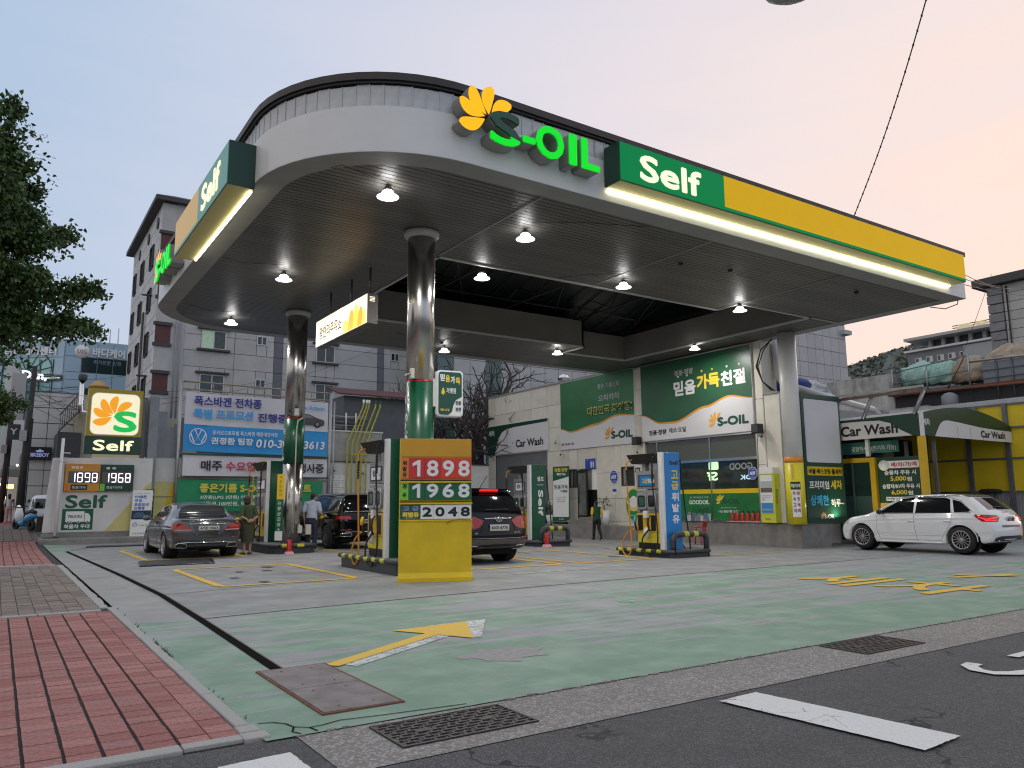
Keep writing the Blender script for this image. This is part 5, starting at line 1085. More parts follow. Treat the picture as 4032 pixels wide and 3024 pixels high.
for i in range(14):
    m=MB(); y=21.15+i*.09; m.fbox(FR((23.2+random.uniform(-.04,.04),y,.63),(random.uniform(-.3,.3),-1,0),(random.uniform(-.3,.1),random.uniform(-.3,.3),1)),0,0,random.uniform(.12,.25),random.uniform(.18,.36),0,.01)
    m.build('leaflet',M('leaflet_%d'%(i%4),((.5,.52,.53),(.10,.22,.35),(.20,.20,.22),(.45,.30,.28))[i%4],.25),mr)
# ================================================================ SIGN WALL (left)
MWL=M('white_rendered_wall',(.68,.67,.66),.7,ns=1.6,na=.14,bump=.15,bs=12); MLY=M('pale_yellow_paint',(.66,.60,.24),.7,ns=1.5,na=.15); MCON=M('old_concrete',(.27,.26,.245),.9,ns=2.5,na=.4,bump=.4,bs=20)
sw_=thing('sign_wall','low white wall with painted Self lettering, a truck panel and a yellow triangle','wall',(3.2,33.6,0)); YW=33.5; F=FY(YW)
m=MB(); m.prism(F,[(1.46,.42),(5.05,.42),(5.05,3.24),(1.62,3.18),(1.52,1.8)],-.35,0); m.build('wall_body',MWL,sw_,bevel=.01)
m=MB(); m.fbox(F,1.50,-.2,5.05,.42,-.35,.02); m.build('footing',MCON,sw_); m=MB(); m.fbox(F,1.35,-.2,5.6,.22,.02,.9); m.build('step',MCON,sw_,bevel=.04); m=MB(); m.fbox(F,1.42,.24,2.0,.38,.02,.3); m.build('block',MCON,sw_,bevel=.03)
m=MB(); m.prism(F,[(3.50,.45),(5.05,.45),(5.05,2.33),(4.85,2.15)],0,.004); m.build('yellow_triangle',MLY,sw_)
m=MB(); m.fbox(F,1.95,.42,2.0,3.18,.0,.10); m.build('groove_edge',MWL,sw_)
text('Self',F,2.12,1.30,1.40,.50,GREEN,sw_,bold=.022,d=.003)
m=MB(); m.fbox(F,2.05,.50,3.08,1.28,0,.004); m.build('truck_panel',GREEN,sw_)
m=MB(); m.prism(F,[(2.17,.80),(2.78,.80),(2.78,1.19),(2.17,1.19)],.004,.007); m.prism(F,[(2.80,.80),(2.99,.80),(2.99,.98),(2.93,1.10),(2.80,1.13)],.004,.007)
for a in (2.26,2.35,2.60,2.90): m.lathe([(0,.009),(.05,.009),(.05,.007)],F.p(a,.80,0),14,F=F)
tk_=m.build('truck_picture',WTXT,sw_); tk_['kind']='stuff'
m=MB()
for a in (2.26,2.35,2.60,2.90): m.lathe([(0,.011),(.028,.011),(.028,.009)],F.p(a,.80,0),12,F=F)
m.build('truck_wheels',GREEN,sw_)['kind']='stuff'
text('TRUCKS',F,2.22,.95,.50,.10,GREEN,sw_,bold=.004,d=.009); text('화물차 우대',F,2.14,.55,.84,.16,WTXT,sw_,bold=.005,d=.006)
wp=thing('white_pole','thin white pole standing in front of the left end of the sign wall','pole',(1.85,33.2,0)); m=MB(); m.tube([(1.85,33.2,.3),(1.88,33.2,3.9)],.055,10); m.tube([(1.88,33.2,3.35),(2.15,33.2,3.35)],.02,6); m.build('pole',WHITE,wp)
cctv('camera on the top corner of the white sign wall',1.95,33.3,3.05)
# illuminated digit display
dpb=thing('price_display','lit orange and green fuel price display with 1898 and 1968 on the white wall','price display',(3.2,33.4,1.95)); F=FY(33.36)
MORG=M('display_orange',(.60,.27,.03),.4,ns=2,na=.06)
m=MB(); m.fbox(F,2.04,1.94,3.20,2.97,-.13,0); m.build('orange_case',MORG,dpb,bevel=.006); m=MB(); m.fbox(F,3.205,1.94,4.37,2.96,-.13,0); m.build('green_case',DGREEN,dpb,bevel=.006)
MDIG=M('digit_glow',(.92,.90,1),.3,emit=1.3); MSH=M('digit_window',(.10,.09,.085),.3)
SEG={'1':'bc','8':'abcdefg','9':'abcdfg','6':'acdefg'}
def seg7(F,a,b,w,h,ch,par):
    t=.024; g_={'a':(a+t,b+h-t,a+w-t,b+h),'d':(a+t,b,a+w-t,b+t),'g':(a+t,b+h/2-t/2,a+w-t,b+h/2+t/2),'f':(a,b+h/2,a+t,b+h-t/2),'b':(a+w-t,b+h/2,a+w,b+h-t/2),'e':(a,b+t/2,a+t,b+h/2),'c':(a+w-t,b+t/2,a+w,b+h/2)}
    m=MB()
    for s in SEG[ch]:
        x0,y0,x1,y1=g_[s]; m.fbox(F,x0-.001,y0-.001,x1+.001,y1+.001,.006,.010)
    o=m.build('digit',MDIG,par); o['kind']='stuff'
for x0,s in ((2.16,'1898'),(3.30,'1968')):
    m=MB(); m.fbox(F,x0-.02,2.24,x0+1.0,2.68,0,.006); m.build('digit_window',MSH,dpb)
    for i,c in enumerate(s): seg7(F,x0+.04+i*.245,2.28,.175,.35,c,dpb)
text('휘발유',F,2.22,2.77,.40,.11,WTXT,dpb,bold=.004); text('경 유',F,3.38,2.77,.36,.10,WTXT,dpb,bold=.004)
m=MB(); m.fbox(F,2.05,1.95,2.20,2.20,0,.004); m.build('label_plate',MOP,dpb); m=MB(); m.fbox(F,2.24,1.98,2.80,2.19,0,.004); m.build('label_plate',DGREEN,dpb); m=MB(); m.fbox(F,3.22,1.95,3.38,2.22,0,.004); m.build('label_plate',MLG,dpb)
text('믿음가득',F,2.30,2.03,.44,.10,WTXT,dpb,d=.006); text('화물차우대',F,3.44,2.03,.54,.11,WTXT,dpb,d=.003)
for i,c in enumerate('휘발유'): text(c,F,2.10,2.13-i*.08,.055,.06,BLK,dpb,d=.006)
for i,c in enumerate('경유'): text(c,F,3.27,2.12-i*.12,.055,.06,BLK,dpb,d=.006)
# big lit logo box
lg=thing('pole_sign','glowing square petal emblem lightbox above a dark green Self lightbox','sign',(3.6,33.9,3.3)); F=FY(33.60); MOL=M('case_olive',(.42,.32,.02),.45,ns=1.5,na=.15); MCG2=M('lit_emblem_panel',(.95,.86,.60),.4,emit=.38)
m=MB(); m.fbox(F,2.63,4.06,4.56,5.92,-.5,0); m.build('olive_case',MOL,lg,bevel=.008); m=MB(); m.prism(F,rrect(2.76,4.14,4.44,5.74,.22),0,.012); m.build('lit_panel',MCG2,lg)
m=MB(); m.prism(F,rrect(2.735,4.115,4.465,5.765,.24),.0,.006); m.build('panel_rim',WTXT,lg)
m=MB(); m.fbox(F,2.60,3.38,4.60,4.055,-.5,0); m.build('green_case',DGREEN,lg,bevel=.006); text('Self',F,2.90,3.50,1.42,.42,M('lit_cream_bright',(1,.94,.60),.4,emit=.45),lg,bold=.014,d=.002,thick=.02)
petals(F,3.58,4.86,.80,M('lit_amber_bright',(1,.40,.01),.4,emit=.32),lg,d=.014,angs=(200,162,126,88,44),wide=.38)
text('S',F,3.55,4.24,.84,.84,M('lit_green_bright',(.0,.62,.10),.4,emit=.26),lg,bold=.045,d=.022,thick=.012)
m=MB(); m.box(2.9,33.62,3.05,4.55,34.1,3.37); m.build('ledge',M('cream_beam',(.55,.50,.33),.6),lg)
# grey posts and sheet walls beside it
gp_=thing('sheet_metal_wall','grey ribbed sheet metal wall behind the glowing emblem box','wall',(5,34.5,0))
MSM=M('sheet_grey',(.23,.245,.27),.5,.3,ns=2,na=.2)
for i in range(14):
    x=4.45+i*.13; m=MB(); m.box(x+.006,34.3,3.35 if i>5 else 3.2,x+.124,34.33,5.7 if i<5 else 3.9+max(0,(5-i))*.1+(.14*(i-5) if i>5 else 1)); m.build('sheet_rib',MSM,gp_)
m=MB(); m.box(4.85,33.75,0,5.2,34.1,5.75); m.build('post',M('post_blue_grey',(.25,.27,.30),.6,ns=2,na=.2),gp_); m=MB(); m.tube([(4.75,33.7,0),(4.75,33.7,3.3)],.06,8); m.build('downpipe',STEEL,gp_)
yw=thing('yellow_based_wall','white wall with a pale yellow base between sign wall and banners','wall',(5.6,34.4,0)); m=MB(); m.box(4.9,34.35,2.35,8.0,34.6,3.4); m.build('wall_top',MWL,yw); m=MB(); m.box(4.9,34.33,-.2,8.0,34.6,2.35); m.build('yellow_base',MLY,yw); m=MB(); m.box(4.9,34.31,1.72,8.0,34.34,1.75); m.build('band',MCON,yw); m=MB(); m.prism(FY(34.32),[(5.35,.0),(6.1,.0),(6.1,2.3),(5.9,2.1)],0,.003); m.build('yellow_stripe',YEL,yw)
xb=thing('car_poster_stand','white standing poster with a dark blue car picture beside the grey sedan','banner',(4.75,33.0,0)); F=FR((4.32,33.15,0),(1,-.12,0),(.02,0,1))
m=MB(); m.fbox(F,0,.10,.70,1.98,-.012,0); m.build('poster',WTXT,xb); m=MB(); m.fbox(F,.01,.86,.69,1.20,0,.003); m.build('car_picture',M('poster_navy',(.02,.045,.09),.3,ns=3,na=.5),xb)
m=MB(); m.prism(F,[(.06,.93),(.66,.93),(.64,1.02),(.50,1.04),(.42,1.12),(.20,1.13),(.10,1.04)],.003,.006); m.build('car_shape',M('poster_steel_blue',(.06,.12,.20),.3),xb)
for s,b,mt,w_ in (('The new Arteon',1.84,M('poster_sky_text',(.15,.35,.6),.4),.5),('아테온',1.66,MBLU,.42),('특별',1.52,MC['poster_sky_text'],.26),('프로모션',1.37,MBLU,.50),('진행중',1.23,MBLU,.38)): text(s,F,.08,b,w_,.045 if 'new' in s else .12,mt,xb,bold=.004 if len(s)<5 else 0)
def vw(F,a,b,r,mt,par,d=.004):
    m=MB(); n=28
    m.grid([[F.p(a+r*k*math.cos(2*math.pi*i/n),b+r*k*math.sin(2*math.pi*i/n),d) for k in (.90,1.0)] for i in range(n+1)])
    for P in ([(-.42,.80),(-.30,.84),(-.0,.06),(-.06,.02)],[(.42,.80),(.30,.84),(.0,.06),(.06,.02)],[(-.88,.24),(-.78,.40),(-.36,-.62),(-.44,-.78)],[(-.44,-.78),(-.34,-.62),(.02,.0),(-.04,-.02)],[(.88,.24),(.78,.40),(.36,-.62),(.44,-.78)],[(.44,-.78),(.34,-.62),(-.02,.0),(.04,-.02)]): m.prism(F,[(a+x*r,b+y*r) for x,y in P],d,d+.002)
    o=m.build('emblem',mt,par); o['kind']='stuff'
vw(F,.16,.66,.09,MBLU,xb); text('권정환 팀장',F,.30,.60,.34,.06,DGREY,xb); text('010-3570-3613',F,.10,.30,.5,.05,DGREY,xb); m=MB(); m.box(4.3,33.0,0,5.05,33.3,.08); m.build('foot',BLK,xb,bevel=.02)
xb2=thing('green_standing_board','dark green board half hidden behind the white car poster','sign',(5.1,33.5,0)); m=MB(); m.box(4.85,33.44,.1,5.16,33.49,2.02); m.build('board',DGREEN,xb2); text('주유소',FY(33.44),4.99,1.3,.62,.14,WTXT,xb2,rot=-1)
# ---------------------------------------------------------------- banners in their steel frame
MBN=M('banner_white',(.68,.67,.72),.75,ns=1.5,na=.06); MBB=M('banner_blue',(.04,.33,.74),.7,ns=1.5,na=.08); MBG=M('banner_green',(.015,.27,.12),.65,ns=1.2,na=.15); MNV=M('banner_navy',(.035,.045,.27),.6); MLB=M('banner_sky',(.07,.38,.78),.6); MRD=M('banner_crimson',(.55,.02,.10),.6)
fr_=thing('banner_scaffold','galvanised pole frame that carries three stacked banners','frame',(9.3,34.1,0))
for x,z in ((6.05,6.60),(12.55,6.5)): m=MB(); m.tube([(x,34.1,0),(x,34.1,z)],.07,10); m.build('pole',STEEL,fr_)
m=MB(); m.tube([(12.75,34.15,0),(12.75,34.15,6.1)],.04,8); m.build('pole',STEEL,fr_)
for z in (6.55,6.22,3.52,2.50): m=MB(); m.tube([(6.05,34.12,z),(12.55,34.12,z-.08)],.035,8); m.build('rail',M('rail_rust_cream',(.36,.31,.22),.6,ns=4,na=.35),fr_)
for i in range(9): m=MB(); x=6.6+i*.72; m.tube([(x,34.12,6.22),(x,34.12,6.52)],.022,6); m.build('baluster',MC['rail_rust_cream'],fr_)
def cloth(F,a0,b0,a1,b1,d,nm,mt,par,seed,sag=.03,top=0):
    random.seed(seed); n=44; mm=10; ph=[random.uniform(0,6) for _ in range(4)]
    rows=[]
    for i in range(n+1):
        u=i/n; rows.append([F.p(a0+(a1-a0)*u,b0+(b1-b0)*(j/mm)+(top*u)-sag*math.sin(math.pi*u)*.6*(1 if j in(0,mm) else 1),d+.02*math.sin(9*u+ph[0]+2*j/mm)+.012*math.sin(23*u-3*j/mm+ph[1])+.03*math.sin(3*u+ph[2])) for j in range(mm+1)])
    m=MB(); m.grid(rows,flip=False); o=m.build(nm,mt,par); return o
F=FY(34.0)
bn=thing('banner','big white and blue car promotion banner with a phone number hung on the pole frame','banner',(9.3,34.0,3.6),group='banners on the pole frame')
cloth(F,6.23,4.74,12.40,6.10,-.03,'upper_cloth',MBN,bn,1,top=-.08); cloth(F,6.23,3.62,12.40,4.74,-.03,'lower_cloth',MBB,bn,1,top=-.08)
D=.06
text('폭스바겐 전차종',F,6.55,5.52,2.80,.42,MNV,bn,bold=.014,d=D); text('특별 프로모션',F,6.55,4.98,2.45,.42,MLB,bn,bold=.018,d=D); text('진행중',F,9.20,4.95,1.30,.40,MNV,bn,bold=.014,d=D)
text('유카로오토모빌 폭스바겐 해운대전시장',F,7.35,4.32,2.75,.19,WTXT,bn,bold=.003,d=D); text('권정환 팀장',F,7.30,3.92,1.75,.30,WTXT,bn,bold=.010,d=D); text('010-3570-3613',F,9.18,3.84,3.08,.36,WTXT,bn,bold=.014,d=D,shear=.12); vw(F,6.78,4.22,.35,WTXT,bn,d=D)
text('The new Arteon',F,10.5,5.62,1.70,.20,MLB,bn,bold=.005,d=D)
m=MB(); m.prism(F,[(10.55,4.95),(12.18,4.92),(12.22,5.05),(12.18,5.18),(11.85,5.27),(11.5,5.42),(11.05,5.44),(10.75,5.30),(10.45,5.20),(10.42,5.02)],D,D+.004); m.build('printed_car',M('print_dark_car',(.07,.07,.075),.5),bn)
m=MB(); m.prism(F,[(10.78,5.27),(11.08,5.40),(11.48,5.38),(11.75,5.26)],D+.004,D+.006); m.build('printed_glass',M('print_glass',(.20,.21,.22),.5),bn)
for a in (10.78,11.88): m=MB(); m.lathe([(0,.0),(.15,0),(.15,-.004)],F.p(a,4.98,D+.012),18,F=F); m.build('printed_wheel',BLK,bn); m=MB(); m.lathe([(0,.0),(.09,0)],F.p(a,4.98,D+.014),10,F=F); m.build('printed_rim',MC['print_glass'],bn)
bn2=thing('banner','white banner with black and crimson Korean words in a dark green rail','banner',(9.3,34.0,2.55),group='banners on the pole frame')
for z in (3.46,2.53): m=MB(); m.fbox(F,6.2,z,12.45,z+.06,-.03,.03); m.build('rail',DGREEN,bn2)
cloth(F,6.25,2.59,12.43,3.45,-.03,'cloth',MBN,bn2,4,.0,top=-.04)
text('매주',F,6.95,2.80,.86,.44,BLK,bn2,bold=.014,d=D); text('수요일',F,7.95,2.80,1.25,.42,MRD,bn2,bold=.012,d=D); m=MB(); m.lathe([(0,0),(.29,0)],F.p(9.62,3.0,D),24,F=F); m.build('yellow_disc',YEL,bn2); text('전일',F,9.42,3.02,.40,.16,BLK,bn2,bold=.004,d=D+.003); text('대비',F,9.42,2.82,.40,.16,BLK,bn2,bold=.004,d=D+.003); text('2배 적립',F,10.0,2.78,.95,.42,MRD,bn2,bold=.012,d=D); text('행사중',F,11.05,2.76,1.20,.44,BLK,bn2,bold=.014,d=D)
bn3=thing('banner','green banner with yellow Korean headline, lowest of the stack behind the sedan','banner',(9.3,34.0,1.3),group='banners on the pole frame')
cloth(F,6.10,1.15,12.22,2.44,-.03,'cloth',MBG,bn3,7,.05)
text('좋은기름 S-OIL 주유 이벤트',F,6.95,1.90,4.75,.38,M('banner_yellow',(.68,.60,.08),.6),bn3,bold=.014,d=D); text('5만원(LPG 3만원) 이상 주유시 보너스카드',F,7.0,1.60,3.7,.19,WTXT,bn3,bold=.003,d=D); text('상품권 100만원, 모바일쿠폰 등 증정',F,7.0,1.34,3.5,.19,WTXT,bn3,bold=.003,d=D)
# wall behind, pipes, shed, notice
bw=thing('back_wall','pale concrete boundary wall behind the banners and the yellow pipes','wall',(14,34.6,0)); m=MB(); m.box(5.6,34.65,-.3,21.5,34.95,3.35); m.build('lower_wall',MWL,bw); m=MB(); m.box(12.6,34.7,3.35,15.4,34.98,4.78); m.build('upper_wall',M('pale_old_concrete',(.42,.415,.39),.85,ns=1.8,na=.3,bump=.2,bs=15),bw); m=MB(); m.box(12.55,34.66,4.78,15.45,35.0,4.84); m.build('coping',WHITE,bw); m=MB(); m.box(12.5,34.60,3.33,21.5,34.70,3.38); m.build('band',DGREY,bw)
m=MB(); m.box(6.9,34.7,3.35,12.6,34.9,3.72); m.build('sheet_top',MSM,bw)
nw=thing('notice_board','white notice with small black Korean print beside the yellow pipes','sign',(13,34.6,2)); F=FY(34.62); m=MB(); m.fbox(F,12.66,1.75,13.55,2.72,-.01,0); m.build('board',WTXT,nw); text('광  고',F,12.9,2.58,.42,.08,BLK,nw)
for i in range(6): text('본 주유소 안에서 화기를 사용할 수 없으니',F,12.7,2.44-i*.105,.80-(i%3)*.1,.05,BLK,nw)
yp=thing('vent_pipes','five yellow vent pipes that rise, bend and climb over the wall to the shed roof','pipes',(14,34.3,0)); MPY3=M('pipe_yellow',(.48,.46,.06),.5,ns=5,na=.2)
for i,(xb_,xt) in enumerate(((13.55,14.30),(13.78,14.46),(14.02,14.58),(14.25,14.92),(14.50,15.16))):
    m=MB(); m.tube([(xb_,34.45,.0),(xb_,34.45,4.24),(xt,34.45,6.0),(xt+.02,34.45,6.18)],.038,8); m.build('pipe',MPY3,yp); m=MB(); m.lathe([(.05,0),(.055,.16),(0,.16)],(xt+.02,34.45,6.18),10); m.build('vent_cap',WTXT if i<3 else DGREEN,yp)
m=MB(); m.tube([(13.48,34.42,3.70),(14.58,34.42,3.70)],.028,6); m.build('tie_bar',MPY3,yp)
cctv('camera on the wall beside the yellow vent pipes',13.0,34.5,2.95); cctv('camera between the yellow vent pipes',14.4,34.4,2.85)
sd_=thing('roof_shed','dark grey metal shed with a thin dark red roof above the boundary wall','shed',(16.5,37,4.8)); m=MB(); m.box(14.0,36.2,3.9,19,39,6.75); m.build('walls',M('shed_grey',(.12,.13,.145),.6,.2,ns=1.5,na=.25),sd_); m=MB(); m.add([(13.6,35.8,6.72),(19.4,35.8,6.72),(19.4,37.6,7.25),(13.6,37.6,7.25),(13.6,35.8,6.80),(19.4,35.8,6.80),(19.4,37.6,7.33),(13.6,37.6,7.33)],[(3,2,1,0),(4,5,6,7),(0,1,5,4),(1,2,6,5),(2,3,7,6),(3,0,4,7)]); m.build('roof',M('shed_roof_red',(.10,.03,.03),.6),sd_)
jr=thing('roof_rack','rusty pipe racks and clutter on the wall top left of the shed','rack',(13,36,4.8))
random.seed(3)
for i in range(9): m=MB(); z=4.95+random.random()*.9; x=12.7+random.random()*.6; m.tube([(x,35.6,z),(x+1.1+random.random(),35.7,z+random.uniform(-.08,.08))],.03,6); m.build('bar',random.choice([RUST,STEEL,DGREY]),jr)
for x in (12.8,13.9,14.4): m=MB(); m.tube([(x,35.6,4.8),(x,35.6,5.8)],.035,6); m.build('upright',random.choice([STEEL,WHITE]),jr)
# hedge behind the sedan
hg=thing('hedge','dark clipped hedge under the green banner behind the grey sedan','hedge',(9,33.4,0)); random.seed(12); lf=MB()
for i in range(5200):
    x=random.uniform(5.9,12.4); y=33.3+random.gauss(0,.16); z=random.uniform(.1,1.0+.35*noise.noise(V(x*1.1,3,0))+.12); d=V(random.gauss(0,1),random.gauss(0,1)-.4,random.gauss(.3,1)).normalized(); s=d.orthogonal().normalized(); l=.045; lf.cur=random.randrange(3); p=V(x,y,z); lf.add([p-s*l*.4,p+d*l,p+s*l*.4,p-d*l*.5],[(0,1,2,3)])
lf.build('foliage',MLEAF,hg); m=MB(); m.box(6,33.25,0,12.4,33.45,.8); m.build('stems',M('hedge_core',(.012,.018,.008),.9),hg)
# ================================================================ GREY APARTMENT BLOCK
MGS=[M('stone_grey_'+k,c,.75,ns=1.2,na=.14,bump=.1,bs=8) for k,c in (('a',(.50,.495,.49)),('b',(.47,.465,.46)),('c',(.53,.525,.52)))]
MGL2=[M('stone_light_'+k,c,.55,ns=1.0,na=.12) for k,c in (('a',(.56,.57,.585)),('b',(.50,.51,.53)),('c',(.62,.625,.63)))]
MBU=M('burgundy_stone',(.115,.035,.035),.55,ns=2,na=.2); MDTR=M('dark_trim',(.06,.055,.052),.6); MPA=M('pale_pilaster',(.48,.475,.47),.7,ns=1,na=.1); MJ2=M('joint_dark',(.085,.085,.09),.8)
ab=thing('apartment_block','seven storey grey stone apartment block with burgundy corner panels and dark eaves','building',(20,55,0))
X0,YF,HT=7.2,50.0,20.1
m=MB(); m.box(X0+.08,YF+.08,-.5,34,62.5,HT); m.build('core',MJ2,ab)
m=MB(); m.prism(FR((0,0,0),(1,0,0),(0,1,0)),[(6.7,49.55),(34.6,49.55),(34.6,63),(6.7,63)],HT+.0,HT+.28); m.build('eaves',MDTR,ab); m=MB(); m.add([(6.7,49.55,HT+.28),(34.6,49.55,HT+.28),(34.6,63,HT+.28),(6.7,63,HT+.28),(8,51,HT+.9),(33,51,HT+.9),(33,61.5,HT+.9),(8,61.5,HT+.9)],[(0,1,5,4),(1,2,6,5),(2,3,7,6),(3,0,4,7),(4,5,6,7)]); m.build('roof',MDTR,ab)
win=[(x0,z0,x1,z1) for x0,x1,zs in ((9.86,11.36,(11.07,8.25,14.0,16.9)),(17.25,18.58,(10.90,8.20,13.85,16.75)),(24.9,26.2,(10.9,8.2,13.85))) for z0 in zs for z1 in (z0+1.22,)]+[(x0,z0,x0+.66,z0+.60) for x0,zs in ((13.28,(11.65,8.80,14.6)),(22.75,(11.5,8.6)),(26.1,(5.9,))) for z0 in zs]
FA=FY(YF); NF=0
# grey front: slabs of stone, left of them the corner strip and a pale pilaster
zs=[HT-i*1.02 for i in range(20)]
xsA=[8.85,11.9,14.42,15.0,18.0,21.75,22.25,25.2,28.2,31.2,34]
NP=0
for i in range(len(xsA)-1):
    dark=i in (2,5)
    for j in range(len(zs)-1):
        if zs[j+1]<.6: break
        if xsA[i]>26 and (zs[j]<4 or zs[j]>16): continue
        for a0,b0,a1,b1 in rminus((xsA[i],zs[j+1],xsA[i+1],zs[j]),[(w[0],w[1],w[2],w[3]) for w in win]):
            m=MB(); m.fbox(FA,a0+.015,b0+.015,a1-.015,b1-.015,-.10,random.uniform(-.012,0)-(.12 if 0 else 0)); m.build('stone_slab',MDK2 if False else (M('stone_dark_strip',(.16,.165,.185),.7,ns=1,na=.1) if dark else random.choice(MGS)),ab); NP+=1
m=MB(); m.fbox(FA,8.05,0,8.85,HT,-.10,.04); m.build('pilaster',MPA,ab)
# corner strip: alternating grey and burgundy blocks with dark ledges
zz=HT; k=0
lv=[(20.1,18.15,'g'),(18.15,16.85,'b'),(16.85,15.3,'g'),(15.3,14.0,'b'),(14.0,12.35,'g'),(12.35,11.05,'b'),(11.05,9.35,'g'),(9.35,8.1,'b'),(8.1,6.4,'g'),(6.4,5.1,'b'),(5.1,3.4,'g'),(3.4,0,'g')]
for t_,b_,k_ in lv:
    m=MB(); m.box(X0-.02,YF-.06,b_+.05,8.05,YF+.08,t_-.05); m.build('corner_block',MBU if k_=='b' else MGS[0],ab)
    if k_=='b':
        for zt in (t_,b_): m=MB(); m.box(X0-.14,YF-.18,zt-.10,8.12,YF+.05,zt+.10); m.build('ledge',MDTR,ab)
# lighter left flank
FL=FR((X0,0,0),(0,-1,0)); 
fwin=[(-y1,z0,-y0,z1) for (y0,y1) in ((52.6,53.9),(56.6,57.9),(60.2,61.3)) for z0 in (16.6,13.7,10.8,7.9) for z1 in (z0+1.5,)]
for i in range(12):
    a0,a1=-62.5+i*1.04,-62.5+(i+1)*1.04
    for j in range(18):
        b1=HT-j*1.02; b0=b1-1.02
        if b0<2: break
        for r in rminus((a0,b0,a1,b1),fwin):
            m=MB(); m.fbox(FL,r[0]+.02,r[1]+.02,r[2]-.02,r[3]-.02,-.05,.0); m.build('flank_tile',random.choice(MGL2),ab); NP+=1
MWF=M('window_frame_white',(.62,.62,.62),.5); MGP=[M('pane_dark',(.02,.028,.03),.08,spec=.8),M('pane_grey_green',(.07,.095,.085),.2,ns=3,na=.5),M('pane_lit',(.30,.42,.30),.3,emit=.25,ns=6,na=.5)]
for n_,w in enumerate(win):
    big=w[2]-w[0]>1; m=MB(); e=.07 if big else .06
    for a in ((w[0],w[1],w[2],w[1]+e),(w[0],w[3]-e,w[2],w[3]),(w[0],w[1]+e,w[0]+e,w[3]-e),(w[2]-e,w[1]+e,w[2],w[3]-e),((w[0]+w[2])/2-.03,w[1]+e,(w[0]+w[2])/2+.03,w[3]-e)): m.fbox(FA,*a,-.06,.05)
    wo_=m.build('window',MWF,ab); mid=(w[0]+w[2])/2
    m=MB(); m.fbox(FA,w[0]+e,w[1]+e,mid-.03,w[3]-e,-.05,0); m.build('pane',MGP[2] if n_==0 else MGP[0],wo_); m=MB(); m.fbox(FA,mid+.03,w[1]+e,w[2]-e,w[3]-e,-.04,.01); m.build('pane',MGP[1],wo_)
    if big:
        for zt in (w[1]-.12,w[3]+.03): m=MB(); m.fbox(FA,w[0]-.25,zt,w[2]+.25,zt+.12,0,.22); m.build('sill',MDTR,ab)
for n_,w in enumerate(fwin):
    m=MB(); 
    for a in ((w[0],w[1],w[2],w[1]+.07),(w[0],w[3]-.07,w[2],w[3]),(w[0],w[1],w[0]+.07,w[3]),(w[2]-.07,w[1],w[2],w[3])): m.fbox(FL,*a,-.05,.10)
    wo_=m.build('window',MDTR,ab); m=MB(); m.fbox(FL,w[0]+.07,w[1]+.07,w[2]-.07,w[3]-.07,-.05,.02); m.build('pane',MGP[0],wo_)
for y_ in (55.2,59.2,51.6): m=MB(); m.lathe([(0,.06),(.38,.06),(.38,0),(0,0)],FL.p(-y_,19.2,0),16,F=FL); m.build('round_window',MDTR,ab)
for y_ in (54.6,55.0): m=MB(); m.tube([(X0-.12,y_,2),(X0-.12,y_,14)],.05,6); m.build('drainpipe',MDTR,ab)
for z_ in (14.6,9.4): m=MB(); m.tube([(X0-.6,52.3,z_),(X0,52.3,z_)],.06,6); m.build('bracket',MDTR,ab)
for x_ in (8.35,8.60): m=MB(); m.tube([(x_,YF-.15,6.5),(x_,YF-.15,12.6)],.045,6); m.build('drainpipe',M('pipe_grey',(.30,.31,.33),.5),ab)
# ---------------------------------------------------------------- blue glass building far left
MBG_=M('glass_blue_panel',(.36,.52,.64),.25,ns=.3,na=.15,spec=.7); MBG2=M('glass_teal',(.32,.60,.58),.15,ns=.5,na=.25,spec=.8); MBD=M('glass_dark_green',(.015,.035,.035),.08,spec=.8); MBM=M('mullion_pale',(.42,.50,.56),.4)
bb=thing('blue_glass_building','pale blue panelled building with arched teal window and roof lettering behind the tree','building',(5,82,0))
m=MB(); m.prism(FR((0,0,0),(1,0,0),(0,1,0)),[(4.1,80),(24,80),(24,95),(-3,95),(-1.5,84.5)],0,16.5); m.build('body',MBM,bb)
F1=FY(79.96); F0=FR((4.1,79.94,0),(5.6,-4.5,0)); F0=FR((-1.5,84.4,0),(5.6,-4.45,0)); LN=math.hypot(5.6,4.45)
for i in range(11):
    for j in range(10):
        z0=16.4-(j+1)*1.45; a0=4.15+i*1.3
        dk=(j in (1,)) or j in (3,4) and i<4 and j==3
        m=MB(); m.fbox(F1,a0+.03,z0+.03,a0+1.27,z0+1.42,0,.04); m.build('panel',MBD if (j in (1,3,6) and i>0) else MBG_,bb)
for i in range(6):
    for j in range(9):
        z0=16.4-(j+1)*1.6; a0=.1+i*LN/6*.98; m=MB(); m.fbox(F0,a0+.03,z0+.03,a0+LN/6*.98-.03,z0+1.57,0,.03); m.build('panel',MBG2 if 1<=i<=4 and j>0 else MBG_,bb)
for i in range(5): m=MB(); m.fbox(F0,1.25+i*1.22,3,1.31+i*1.22,14.6,.05,.12); m.build('mullion',DGREY,bb)
for z in (13.2,11.6,9.9): m=MB(); m.fbox(F0,1.25,z,6.15,z+.06,.05,.12); m.build('mullion',DGREY,bb)
m=MB(); n=16; m.grid([[F0.p(3.7+rr*math.cos(math.pi*i/n),13.4+rr*.9*math.sin(math.pi*i/n),.10) for rr in (2.35,2.45)] for i in range(n+1)]); m.build('arch',DGREY,bb)
for k in range(7): q=math.pi*(k+.5)/7; m=MB(); m.tube([F0.p(3.7,13.4,.1),F0.p(3.7+2.4*math.cos(q),13.4+2.1*math.sin(q),.1)],.04,4); m.build('arch_bar',DGREY,bb)
MGW=M('sign_glow_white',(.9,.92,1),.4,emit=.6)
